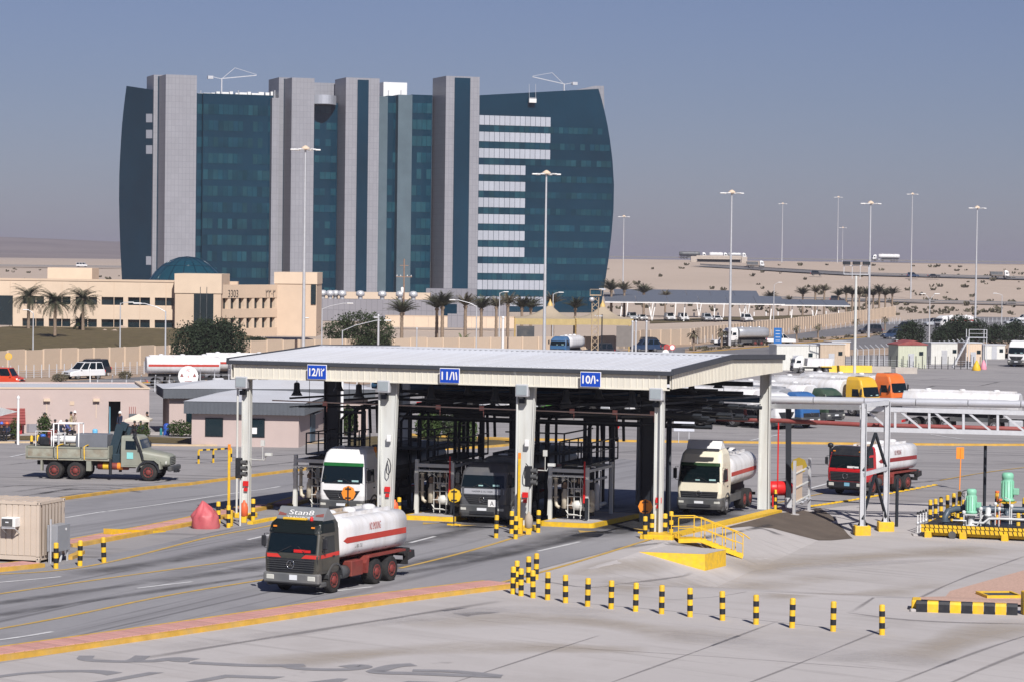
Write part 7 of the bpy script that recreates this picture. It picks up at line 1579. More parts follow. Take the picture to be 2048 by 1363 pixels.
def carport(x0, x1, Y, top, edge, label, tilt=1.2):
    a, b = P(x0, edge, Y), P(x1, edge, Y); g = on((a.x + b.x) / 2, Y); t = thing('car_park_roof', label, 'carport', g, 0, 'car park shade roofs'); L = b.x - a.x; z = P((x0 + x1) / 2, edge, Y).z - g.z; z2 = P((x0 + x1) / 2, top, Y + 10).z - g.z
    mr = mat('blue grey carport roof', (.12, .135, .165), .5, var=.1); n = max(3, int(L / 6)); w = L / n
    for i in range(n):
        mb = MB(); x = -L / 2 + i * w; mb.add([(x, 0, z), (x + w - .08, 0, z), (x + w - .08, 10, z2), (x, 10, z2), (x, 0, z - .15), (x + w - .08, 0, z - .15), (x + w - .08, 10, z2 - .15), (x, 10, z2 - .15)], [(0, 1, 2, 3), (0, 4, 5, 1), (7, 6, 5, 4), (1, 5, 6, 2), (3, 7, 4, 0)]); obj('roof_panel', mb, mr, t)
    obj('edge_beam', MB().beam((-L / 2, -.05, z - .3), (L / 2, -.05, z - .3), .15, .22), M_WHT, t)
    for i in range(n):
        x = -L / 2 + (i + .5) * w; obj('v_post', MB().beam((x, 1, 0), (x - .8, 1, z - .3), .22).beam((x, 1, 0), (x + .8, 1, z - .3), .22) if i % 2 else MB().beam((x, 1, 0), (x + .3, 1, z - .3), .25), M_WHT, t)
carport(1210, 1400, 640, 590, 603, 'blue-grey car park roof nearest the tower'); carport(1400, 1570, 645, 592, 606, 'blue-grey car park roof in the middle'); carport(1560, 1700, 650, 600, 609, 'blue-grey car park roof next to the palm grove'); carport(1230, 1520, 690, 580, 592, 'blue-grey car park roof in the second row')
for i, (x, c, k) in enumerate(((1345, CW, 'suv'), (1372, CW, 'suv'), (1420, CS, 'suv'), (1440, CW, 'sedan'), (1500, CW, 'suv'), (1290, CW, 'sedan'), (1270, CS, 'suv'))):
    b = base_at(x, 641); car('parked_car', '%s car parked in the shade, %s along the car park from the tower' % ({CW: 'white', CS: 'silver'}[c], ['third', 'fourth', 'fifth', 'sixth', 'seventh', 'second', 'first'][i]), b, R(-80), c, k, 'cars in the car park')
def strip_things():
    flat_poly('car_park_lawn', [(1300, 640), (1560, 632), (1800, 626), (1800, 630), (1560, 638), (1300, 647)], .06, M_LAWN)
    me = new_mesh('marker_post', MB().cyl((0, 0, 0), (0, 0, .9), .18, n=8).lathe([(.18, .9), (.12, 1.02), (.01, 1.06)], n=8), M_WHT); k = 0
    for i in range(16):
        x = 1340 + i * 24; p = G(x, 634 - (x - 1340) * .012); tag(obj('marker_post', me, M_WHT, None, p), 'white marker post, %s from the left along the car park lawn' % ('first second third fourth fifth sixth seventh eighth ninth tenth eleventh twelfth thirteenth fourteenth fifteenth sixteenth'.split()[i]), 'bollard', 'white marker posts along the car park lawn')
strip_things()
M_CABIN = mat('cabin white', (.66, .66, .62), .5, var=.06, dust=.15); M_CABG = mat('cabin pale green', (.52, .54, .42), .55, var=.06); M_TAN = mat('tan cabin', (.50, .40, .30), .7)
def cabin(x0, x1, base, top, m, label, depth=2.6, roof=None, door=True, ribs=True):
    a, b = G(x0, base), G(x1, base); d = b - a; L = d.length; h = zat(x0, top, a) - a.z; t = thing('site_cabin', label, 'cabin', a, hdg(d.x, d.y), 'site cabins at the right')
    obj('body', MB().box((L / 2, depth / 2, h / 2), (L, depth, h), .03), m, t); obj('roof', MB().box((L / 2, depth / 2, h + .06), (L + .2, depth + .2, .14), .02) if not roof else MB().prism([(-.15, h), (L / 2, h + .55), (L + .15, h), (L + .15, h - .12), (-.15, h - .12)], -.1, depth + .1), M_ROOFW if not roof else roof, t)
    if ribs:
        mb = MB()
        for i in range(int(L / .4)): mb.box((.2 + i * .4, -.012, h / 2), (.05, .03, h - .2))
        o = obj('wall_ribs', mb, m, t); o['kind'] = 'stuff'
    if door: obj('door', MB().box((L * .45, -.03, 1.0), (.85, .05, 1.95)), M_GALV, t); obj('window', MB().box((L * .8, -.03, h * .62), (.6, .05, .5)), M_WGL, t)
cabin(1553, 1637, 740, 690, M_CABIN, 'long white cabin at the left end of the cabin row'); cabin(1640, 1690, 736, 688, M_TAN, 'tan hut with dark doorway right of the long white cabin'); cabin(1796, 1853, 736, 688, M_CABG, 'pale green cabin with low red gable', 3, M_REDP); cabin(1862, 1920, 728, 686, M_CABIN, 'wide white ribbed container behind the fence posts'); cabin(1932, 1963, 732, 686, M_BEIGE2, 'small cream cabin under the steel platform'); cabin(1664, 1700, 712, 684, M_BEIGE2, 'small low cream kiosk behind the tan hut', door=False); cabin(1970, 2010, 718, 690, M_CABIN, 'white equipment shelter left of the far right truck', ribs=False)
def platform():
    g = G(1940, 735); t = thing('steel_platform', 'light steel access platform with stairs at the small cream cabin', 'platform', g); z = 4.1
    for x in (-.3, 2.1):
        for y in (-.6, 1.6): obj('leg', MB().beam((x, y, 0), (x, y, z + 1.1), .09), M_GALV, t)
    obj('deck', MB().box((.9, .5, z), (2.6, 2.4, .08)), M_GALV, t); obj('handrail', MB().beam((-.3, -.6, z + 1.1), (2.1, -.6, z + 1.1), .06).beam((-.3, -.6, z + .55), (2.1, -.6, z + .55), .05), M_GALV, t); obj('stair', MB().beam((-2.4, -.7, .1), (-.3, -.7, z), .1, .2).beam((-2.4, .1, .1), (-.3, .1, z), .1, .2), M_GALV, t)
    for i in range(9): obj('tread', MB().box((-2.2 + i * .22, -.3, .45 + i * .42), (.28, .8, .04)), M_GALV, t)
platform()
def barriers():
    me = new_mesh('b', MB().prism([(-.3, 0), (.3, 0), (.22, .3), (.1, .9), (-.1, .9), (-.22, .3)], -1.4, 1.4, 'x'), M_YEL)
    for x, w in ((1664, 'left'), (1698, 'middle'), (1722, 'right')): tag(obj('concrete_barrier', me, M_YEL, None, G(x, 744), R(3)), 'yellow concrete barrier, the %s of three before the cabins' % w, 'barrier', 'yellow concrete barriers')
    gm = new_mesh('g', MB().prism([(-.3, 0), (.3, 0), (.22, .3), (.1, .8), (-.1, .8), (-.22, .3)], -1.4, 1.4, 'x'), mat('bare concrete barrier', (.40, .36, .32), .9))
    for x, y, w in ((1760, 744, 'left'), (1812, 746, 'right')): tag(obj('concrete_barrier', gm, None, None, G(x, y), R(3)), 'bare grey concrete barrier, the %s of two before the fence' % w, 'barrier', 'grey concrete barriers')
    bag = new_mesh('s', MB().lathe([(.55, 0), (.6, .2), (.42, .7), (.16, 1.2), (.05, 1.35)], n=9), M_YEL); tag(obj('sand_bag_cover', bag, M_YEL, None, G(1953, 740)), 'yellow pointed sack standing before the small cream cabin', 'sack'); pk = new_mesh('s2', MB().lathe([(.4, 0), (.45, .2), (.3, .8), (.1, 1.2), (.03, 1.3)], n=9), mat('pink plastic', (.75, .3, .38), .5)); tag(obj('sand_bag_cover', pk, None, None, G(1967, 738)), 'pink pointed cover right of the yellow sack', 'sack')
barriers()
def fence(px, n, h, label, lean=.5, m=None, every=1, mesh=True):
    a, b = G(*px[0]), G(*px[1]); t = thing('security_fence', label, 'fence', a); d = (b - a); d.z = 0; nn = Vector((d.y, -d.x, 0)).normalized()
    pm = new_mesh('post', MB().beam((0, 0, 0), (0, 0, h), .1).beam((0, 0, h), (nn.x * lean, nn.y * lean, h + .5), .09), m or M_GALV)
    for i in range(n): q = a.lerp(b, i / (n - 1)); obj('post', pm, None, t, (q.x - a.x, q.y - a.y, hz(q.x, q.y) - a.z))
    mb = MB()
    for k in range(4): mb.beam((0, 0, .2 + (h - .3) * k / 3), (b.x - a.x, b.y - a.y, b.z - a.z + .2 + (h - .3) * k / 3), .03)
    obj('wires', mb, M_GALV, t)
fence([(400, 786), (742, 788)], 13, 2.0, 'grey wire fence with bent posts seen under the left bay of the canopy', .35); fence([(1715, 734), (1800, 728)], 9, 2.4, 'pale wire fence with curved post tops left of the green cabin', -.6); fence([(1858, 726), (1930, 716)], 9, 2.4, 'pale wire fence with bent posts before the white container', -.6); fence([(1690, 735), (1960, 738)], 22, 1.2, 'low black-railed fence along the cabin row', .0, M_BLK)
fence([(-10, 758), (330, 746)], 24, 1.0, 'thin low rail fence along the foot of the boundary wall', 0, M_GALV); fence([(195, 782), (395, 782)], 8, 1.2, 'grey fence posts behind the pink building roof', .5); fence([(1380, 688), (1800, 645)], 40, .7, 'low guard rail along the foot of the climbing wall', 0)
fence([(1760, 650), (2100, 615)], 40, .7, 'guard rail along the upper edge of the public road', 0)
# road signs
def blue_board():
    g = G(1555, 702); h = zat(1555, 655, g) - g.z; t = thing('direction_sign', 'tall blue direction sign beside the road', 'sign', g); w = 1.25
    obj('board', MB().box((0, 0, h - 1.3), (w, .08, 2.5), .02), mat('road sign blue', (.02, .14, .42), .4), t)
    for x in (-.4, .4): obj('leg', MB().beam((x, .08, 0), (x, .08, h - .1), .08), M_GALV, t)
    for i in range(4): obj('text_line', MB().box((0, -.05, h - .5 - i * .5), (.7, .012, .07)), M_WHT, t)
blue_board()
def disc_sign(px, top, r, col, ring, label, back=None):
    g = G(*px); z = zat(px[0], top, g) - g.z; t = thing('road_sign', label, 'sign', g, 0, 'round road signs'); obj('post', MB().cyl((0, .05, 0), (0, .05, z), .04, n=6), M_GALV, t); obj('disc', MB().cyl((0, 0, z), (0, .03, z), r, n=20), ring, t); obj('face', MB().cyl((0, -.015, z), (0, 0, z), r * .8, n=20), col, t)
    return t
disc_sign((1333, 722), 694, .42, M_REDP, M_REDB, 'red round road sign left of a white one above the canopy roof'); disc_sign((1344, 722), 694, .42, M_WHT, M_REDB, 'white round road sign with red rim above the canopy roof'); disc_sign((1331, 732), 705, .45, M_WHT, M_WHT, 'plain white round sign lower left of the red one'); TANK_END = disc_sign((376, 792), 751, 1.0, M_WHT, M_WHT, 'large round white tank end with red marks in front of the white tankers'); z_ = zat(376, 751, G(376, 792)) - G(376, 792).z  # last disc stands in for the round rear end of another tanker
lettering('lettering', 'FC', .3, .24, M_REDB, TANK_END, frame3((0, -.02, z_ + .55), (1, 0, 0), (0, 0, 1))); lettering('lettering', '4', .14, .22, M_REDB, TANK_END, frame3((0, -.02, z_ - .05), (1, 0, 0), (0, 0, 1)))
for sx in (-1, 1): obj('red_triangle', MB().add([(sx * .62, -.02, z_ + .28), (sx * .45, -.02, z_ - .08), (sx * .8, -.02, z_ - .08)], [(0, 1, 2) if sx > 0 else (0, 2, 1)]), M_REDP, TANK_END)
obj('red_line', MB().box((0, -.02, z_ - .5), (.7, .01, .05)), M_REDP, TANK_END)
None; disc_sign((1231, 886), 850, .3, M_REDB, M_REDB, 'small red stop disc on a thin post behind the canopy'); disc_sign((17, 748), 712, .4, mat('amber sign', (.62, .42, .12), .5), M_YEL, 'small amber round sign before the boundary wall')
def blank_board():
    a = G(1347, 884); z1, z0 = zat(1347, 836, a) - a.z, zat(1347, 861, a) - a.z; b = G(1387, 884); w = (b - a).length; t = thing('notice_board', 'blank pale board on two thin legs behind the cream truck', 'sign', a); obj('board', MB().box((w / 2, 0, (z0 + z1) / 2), (w, .06, z1 - z0)), mat('pale board', (.6, .62, .68), .5), t)
    for x in (.25, .75): obj('leg', MB().beam((w * x, .06, 0), (w * x, .06, z1), .05), M_GALV, t)
blank_board()
# ------------------------------------------------------------------ bollards
def bollards():
    t = thing('bollard', '', 'bollard', (0, 0, 0), 0, 'yellow and black bollards'); h, r = 1.1, .105
    obj('shaft', MB().lathe([(r, -.1), (r, h - .05), (r * .9, h - .015), (r * .5, h)], n=14), M_YEL, t)
    for z0, z1 in ((.24, .45), (.67, .87)): obj('black_band', MB().lathe([(r + .003, z0), (r + .003, z1)], n=14, caps=False), M_BLK, t)
    _pl = place
    def lean(*a):
        o = _pl(*a); o.rotation_euler = (random.gauss(0, .014), random.gauss(0, .014), random.uniform(0, 6)); return o
    used = []; nums = 'first second third fourth fifth sixth seventh eighth ninth tenth eleventh twelfth'.split()
    row = [(1095, 1199), (1131, 1205), (1175, 1212), (1222, 1217), (1271, 1222), (1323, 1227), (1380, 1233), (1445, 1240), (1512, 1248), (1584, 1255), (1666, 1262), (1764, 1269)]
    for i, p in enumerate(row): lean(t, used, G(*p), random.random(), 'yellow and black bollard, %s from the left in the long foreground row' % nums[i])
    for p, w in (((1026, 1187), 'leftmost of the tight group at the median end'), ((1042, 1191), 'second of the tight group nearest us'), ((1066, 1195), 'third of the tight group nearest us'), ((1033, 1174), 'behind the leftmost of the tight group'), ((1057, 1165), 'second furthest back in the tight group'), ((1072, 1158), 'furthest back in the tight group'), ((112, 1136), 'in front of the grey cabinet of the container'), ((160, 1131), 'right of the container, the nearer one'), ((208, 1124), 'right of the container, the outer one'), ((457, 1054), 'at the foot of the left barrier post'), ((506, 1040), 'right of the left front column'), ((437, 1046), 'behind the red tarpaulin cover'), ((798, 1036), 'right of the second front column'), ((992, 1075), 'standing alone before the dark silver truck'), ((1031, 1077), 'before the third front column'), ((1023, 1066), 'left behind the third front column'), ((1076, 1064), 'right of the third front column'), ((1290, 1077), 'left before the right front column'), ((1303, 1072), 'close left of the right front column'), ((1330, 1071), 'close right of the right front column'), ((1342, 1066), 'second right of the right front column'), ((1551, 1017), 'beside the rear right column and red tank'), ((694, 1050), 'hidden behind the foreground tanker deflector')): lean(t, used, G(*p), random.random(), 'yellow and black bollard ' + w)
    # the ones standing round the pump skid
    for i, (p, s) in enumerate((((1860, 1048), 1.25), ((1871, 1046), 1.25), ((1882, 1040), 1.2), ((1895, 1036), 1.2), ((1907, 1032), 1.2), ((1918, 1030), 1.25), ((1915, 1052), 1.1), ((1922, 1060), 1.1), ((1904, 1058), .9), ((1927, 1046), 1.2), ((1940, 1040), 1.2), ((1993, 1040), 1.4), ((1978, 1066), 1.0), ((2036, 1070), 1.1), ((2047, 1050), 1.4))): lean(t, used, G(*p), random.random(), 'yellow and black bollard, %s from the left round the pump skid' % ('first second third fourth fifth sixth seventh eighth ninth tenth eleventh twelfth thirteenth fourteenth fifteenth'.split()[i]), (1, 1, s))
bollards()
def barriers2():
    for px, top, w in (((457, 1052), 890, 'left'), ((749, 1034), 895, 'middle'), ((1037, 1068), 907, 'right')):
        g = G(*px); h = zat(px[0], top, g) - g.z; t = thing('barrier_post', 'raised yellow barrier arm standing upright at the %s bay' % w, 'barrier', g, FR, 'raised barrier arms'); obj('stand', MB().box((.02, .12, .4), (.26, .26, .8), .03), M_YEL, t); obj('arm', MB().box((0, 0, h / 2 + .15), (.13, .07, h - .3), .015), M_YEL, t); obj('arm_tip', MB().box((0, 0, h - .08), (.135, .075, .3), .015), M_ORANGE, t)
        k = thing('traffic_light', 'dark hooded traffic light beside the %s barrier arm' % w, 'traffic light', g + Vector((.45, .3, 0)), FR, 'bay traffic lights'); obj('case', MB().box((0, 0, h * .72), (.3, .25, 1.0), .03), M_BLK, k)
        for i in range(3): obj('hood', MB().lathe([(.12, 0), (.13, .16)], (.28, -.05, h * .72 + .28 - .28 * i), 10, 'x', False).cyl((.14, -.05, h * .72 + .28 - .28 * i), (.3, -.05, h * .72 + .28 - .28 * i), .11, n=10), M_PLASTIC, k)
        obj('pole', MB().cyl((.05, .1, 0), (.05, .1, h * .6), .05, n=6), M_STEEL, k)
barriers2()
def oct_signs():
    for px, top, r, m, lab in (((696, 1052), 985, .37, M_ORANGE, 'orange octagon sign on a thin stand before the white truck'), ((908, 1050), 990, .36, M_YEL, 'amber octagon sign on a low stand before the middle skid'), ((1290, 1066), 1012, .37, M_ORANGE, 'orange octagon sign left of the right front column')):
        g = G(*px); z = zat(px[0], top, g) - g.z; t = thing('stop_sign', lab, 'sign', g, FR, 'octagon signs seen from behind')
        obj('board', MB().cyl((0, 0, z), (0, .03, z), r, n=8), m, t); obj('post', MB().beam((0, -.04, .05), (0, -.04, z + r * .9), .05), M_DARKS, t); obj('clip', MB().beam((-.15, -.03, z + r * .6), (.15, -.03, z + r * .6), .04).beam((-.15, -.03, z - r * .6), (.15, -.03, z - r * .6), .04), M_DARKS, t); obj('foot', MB().beam((-.35, 0, .05), (.35, 0, .05), .1, .08).beam((0, -.3, .05), (0, .3, .05), .1, .08), M_YEL, t)
    g = G(1919, 978); z = zat(1920, 905, g) - g.z; t = thing('stop_sign', 'orange square sign board on a tall orange post beyond the pump skid', 'sign', g); obj('board', MB().box((0, 0, z), (.48, .03, .72), .01), M_ORANGE, t); obj('post', MB().beam((0, -.03, 0), (0.05, -.03, z + .3), .06), M_ORANGE, t)
oct_signs()
def covers():
    mo = mat('orange cover', (.75, .14, .05), .5)
    for px, m, lab in (((488, 1044), mo, 'orange extinguisher cover at the left front column'), ((789, 1042), mo, 'orange extinguisher cover at the second front column'), ((1057, 1068), mat('dusty beige cover', (.40, .34, .27), .8), 'dusty beige extinguisher cover at the third front column')):
        g = G(*px); t = thing('extinguisher', lab, 'extinguisher', g, 0, 'covered fire extinguishers'); obj('cover', MB().lathe([(.1, .3), (.19, .35), (.2, .75), (.15, .95), (.07, 1.02), (.05, 1.12)], n=10), m, t); obj('stand', MB().box((0, 0, .18), (.26, .26, .36), .02), M_YEL, t)
    g = G(411, 1055); mb = MB(); rings = []; n = 40; rn = random.Random(5)
    for j, (z, r) in enumerate(((0, .66), (.12, .69), (.4, .66), (.58, .66), (.66, .62), (.82, .50), (1.0, .36), (1.16, .2), (1.28, .1), (1.34, .03))):
        ring = []
        for k in range(n):
            a = 6.283 * k / n; f = 1 + ((.10 if j > 4 else .03) * math.sin(5 * a + 1.1 * j) + .06 * math.sin(9 * a - .7 * j) * (j > 2) + rn.uniform(-.035, .035)) * (1 if r > .15 else .3); ring.append(Vector((r * f * math.cos(a) - .16 * (j / 9) ** 2, r * .9 * f * math.sin(a), z + (rn.uniform(-.04, .04) if 0 < j < 8 else 0))))
        rings.append(ring)
    tag(obj('tarpaulin_cover', mb.loft(rings, True, True), mat('red tarpaulin', (.50, .10, .115), .5, var=.12, scale=2, bump=.5, bscale=6, dust=.15), None, g), 'crumpled red tarpaulin cover standing left of the canopy', 'cover')
covers()
# ------------------------------------------------------------------ container office
def container():
    MC = mat('container cream', (.56, .47, .385), .55, var=.06, scale=1, dust=.15, dustcol=(.42, .34, .26)); c0 = G(78, 1126); l = G(0, 1122.2); r_ = G(130, 1111); d = l - c0; d.z = 0; d.normalize(); rz = hdg(-d.x, -d.y)       # local +x points right along the front
    t = thing('container_office', 'cream shipping container used as an office at the left edge', 'container', c0 + Vector((0, 0, .0)), rz); L, W, H_ = 6.06, 2.44, 2.62; b0 = .12
    obj('floor_frame', MB().box((-L / 2, W / 2, b0 + .09), (L, W, .18)), MC, t); obj('roof', MB().box((-L / 2, W / 2, H_ - .02), (L - .04, W - .04, .05)), MC, t); obj('core', MB().box((-L / 2, W / 2, H_ / 2 + .1), (L - .16, W - .16, H_ - .3)), MC, t)
    for y in (.05, W - .05): obj('top_rail', MB().box((-L / 2, y, H_ - .06), (L, .1, .12)), MC, t)
    for x in (-.05, -L + .05): obj('top_rail', MB().box((x, W / 2, H_ - .06), (.1, W - .2, .12)), MC, t)
    for x in (-.07, -L + .07):
        for y in (.07, W - .07):
            obj('corner_post', MB().box((x, y, H_ / 2), (.14, .14, H_ - .1)), MC, t)
            for z in (b0 + .06, H_ - .06):
                k = obj('corner_casting', MB().box((x, y, z), (.18, .18, .13), .01), MC, t); obj('casting_hole', MB().box((x, y - .088, z), (.06, .01, .05)).box((x + .088, y, z), (.01, .06, .05)), M_BLK, k)
    n = 20; w = (L - .3) / n
    for i in range(n): obj('wall_panel', MB().prism([(-w / 2 + .005, .06), (-w / 2 + .03, .02), (w / 2 - .03, .02), (w / 2 - .005, .06)], b0 + .2, H_ - .14, 'z'), MC, t, (-.15 - (i + .5) * w, .0, 0))
    me = new_mesh('end_rib', MB().prism([(-.15, -.075), (-.10, -.02), (.02, -.02), (.07, -.075)], b0 + .2, H_ - .14, 'z'), MC)
    for i in range(7): o = obj('end_rib', me, MC, t, (-.0, .30 + i * .305, 0)); o.rotation_euler = (0, 0, R(90))
    for i in range(12): obj('roof_rib', MB().box((-.25 - i * .5, W / 2, H_ + .015), (.16, W - .2, .03)), MC, t)
    # letters high on the end, cabinet, window air conditioner
    M = frame3((.035, W * .83, H_ - .52), (0, 1, 0), (0, 0, 1)); lettering('lettering', 'IDDU', .62, .26, mat('navy letters', (.02, .025, .08), .5), t, M)
    k = thing('air_conditioner', 'white window air conditioner on a bracket on the container front', 'air conditioner', (c0 + d * 1.25 + Vector((0, 0, 1.55))), rz)
    obj('case', MB().box((0, -.2, .2), (.66, .5, .42), .03), M_WHT, k); obj('grille', MB().box((-.04, -.455, .2), (.5, .02, .32)), M_PLASTIC, k); obj('label', MB().box((-.04, -.47, .21), (.15, .01, .05)), M_PLATE, k); obj('bracket', MB().beam((-.3, -.42, -.04), (.3, -.42, -.04), .05).beam((-.3, .02, -.3), (-.3, -.42, -.04), .04).beam((.3, .02, -.3), (.3, -.42, -.04), .04), M_GALV, k)
    q = c0 + Vector((math.cos(rz) * .42 - math.sin(rz) * .75, math.sin(rz) * .42 + math.cos(rz) * .75, 0)); k = thing('switch_cabinet', 'grey steel switch cabinet on legs against the container end', 'cabinet', on(q.x, q.y), rz)
    obj('case', MB().box((0, .25, 1.05), (.5, 1.25, 1.15), .02), mat('cabinet grey', (.28, .29, .31), .45), k); obj('gauge', MB().cyl((.255, .45, 1.4), (.27, .45, 1.4), .06, n=12), M_WHT, k)
    for y in (-.3, .8): obj('leg', MB().beam((-.15, y, 0), (-.15, y, .5), .07).beam((.15, y, 0), (.15, y, .5), .07), M_GALV, k)
    obj('conduits', MB().tube([(0, 0, .5), (.05, -.05, .3), (0, 0, 0)], .06, 6).tube([(0, .3, .5), (.1, .3, .25), (.05, .3, 0)], .06, 6), M_GALV, k); obj('post', MB().beam((.0, -.5, 0), (.0, -.5, 1.9), .06), M_GALV, k)
container()
def ramp_left():
    a, b, c = G(224, 1076), G(332, 1062), G(232, 1070); h = .45; mb = MB(); n = (b - a); p = Vector((-n.y, n.x, 0)).normalized() * .5
    mb.add([a, b, b + p, a + p, a + Vector((0, 0, h)), a + p + Vector((0, 0, h)), b + Vector((0, 0, .03)), b + p + Vector((0, 0, .03))], [(0, 1, 6, 4), (4, 6, 7, 5), (3, 5, 7, 2), (0, 4, 5, 3), (1, 2, 7, 6)]); struct('yellow_ramp', mb, M_YEL)
ramp_left()
# ------------------------------------------------------------------ ramp wedge and stairs at the right front column
def wedge():
    A = G(1278, 1103); Cb = G(1410, 1141); Rb = G(1452, 1131); Ct = P(1410, 1107, Cb.y); Rt = P(1452, 1098, Rb.y); D = G(1340, 1090); Dt = D + Vector((0, 0, .02)); cen = (A + Ct + Rt + Dt) / 4
    mb = MB(); low = Vector((0, 0, -.4)); mb.add([A + low, Cb + low, Rb + low, D + low, A + Vector((0, 0, .02)), Ct, Rt, Dt], [(0, 1, 5, 4), (1, 2, 6, 5), (2, 3, 7, 6), (3, 0, 4, 7)]); o = struct('ramp_wall', mb, M_YEL)
    mb = MB(); z = Vector((0, 0, .004)); mb.add([A + z * 6, Ct + z, Rt + z, Dt + z], [(0, 1, 2, 3)]); obj('ramp_top', mb, M_CONC, o)
wedge()
def stairs():
    a = C(1.2, -1.4, .1); b = G(1478, 1112); d = b - a; d.z = 0; L = d.length; d.normalize(); s = Vector((-d.y, d.x, 0)); t = thing('access_stair', 'yellow steel stair with handrails going down from the right front column', 'stairs', b)
    n = 7; flat = .35
    pts = [a, a + d * L * flat, b + Vector((0, 0, .15))]
    for sg in (-.45, .45):
        objw('stringer', MB().beam(pts[0] + s * sg - Vector((0, 0, .1)), pts[1] + s * sg - Vector((0, 0, .1)), .06, .2).beam(pts[1] + s * sg - Vector((0, 0, .1)), pts[2] + s * sg - Vector((0, 0, .1)), .06, .2), M_YEL, t)
        up = Vector((0, 0, 1.0)); mid = Vector((0, 0, .5)); q = [p + s * sg for p in pts]; e = q[2] + d * .35
        objw('handrail', MB().tube([q[0] + up, q[1] + up, q[2] + up, e + up * .75], .03, 6), M_YEL, t); objw('mid_rail', MB().tube([q[0] + mid, q[1] + mid, q[2] + mid], .022, 6), M_YEL, t)
        for f in (0, .35, .52, .68, .84, 1):
            p = q[0].lerp(q[1], f / flat) if f <= flat else q[1].lerp(q[2], (f - flat) / (1 - flat)); objw('baluster', MB().cyl(p, p + up, .025, n=6), M_YEL, t)
    objw('landing_plate', MB().add([pts[0] + s * .45, pts[0] - s * .45, pts[1] - s * .45, pts[1] + s * .45], [(0, 1, 2, 3)]), M_YEL, t)
    for i in range(n):
        p = pts[1].lerp(pts[2], (i + .5) / n); objw('tread', MB().box(p, (.26, .9, .04), 0, hdg(d.x, d.y)), M_YEL, t)
stairs()
# ------------------------------------------------------------------ hazard kerb island and gravel bed
def hazard_island():
    poly_on('gravel_bed', [(1836, 1203), (1900, 1186), (2048, 1144), (2130, 1122), (2130, 1214), (2040, 1214)], .12, M_RED)
    a, b = G(1832, 1223), G(2036, 1230); n = 9; d = b - a; rz = hdg(d.x, d.y); s = d.length / n; t = thing('hazard_kerb', 'raised kerb of alternating black and yellow blocks at the right', 'kerb', a, rz); prof = [(0, 0), (0, .32), (.06, .42), (.4, .42), (.4, 0)]
    for i in range(n): obj('kerb_block', MB().prism(prof, i * s, (i + 1) * s - .015, 'x'), M_YEL if i % 2 else M_BLK, t)
    e = G(1836, 1206); obj('kerb_block', MB().box((-.02, .9, .2), (.34, 1.1, .42), .04), M_YEL, t)
    tag(obj('broken_stone', MB().box((0, 0, .05), (.5, .3, .12), .03), M_CONC, None, G(1833, 1222)), 'flat broken concrete piece at the left end of the hazard kerb', 'stone')
    g = G(1998, 1196); t = thing('valve_pit_hatch', 'grey hatch in a yellow frame on the gravel bed', 'hatch', g + Vector((0, 0, .1)), R(8)); obj('frame', MB().box((0, -.75, .06), (1.6, .12, .16)).box((0, .75, .06), (1.6, .12, .16)).box((-.75, 0, .06), (.12, 1.4, .16)).box((.75, 0, .06), (.12, 1.4, .16)), M_YEL, t); obj('cover', MB().box((0, 0, .05), (1.38, 1.38, .06)), M_PLASTIC, t)
    g = G(2052, 1228); t = thing('yellow_guard', 'yellow steel guard cut off by the right edge beside the hazard kerb', 'guard', g, R(5)); obj('plate', MB().box((.2, 0, .45), (.7, .5, .9), .03), M_YEL, t); obj('rail', MB().beam((-.1, -.26, .95), (.6, -.26, .95), .08), M_YEL, t)
hazard_island()
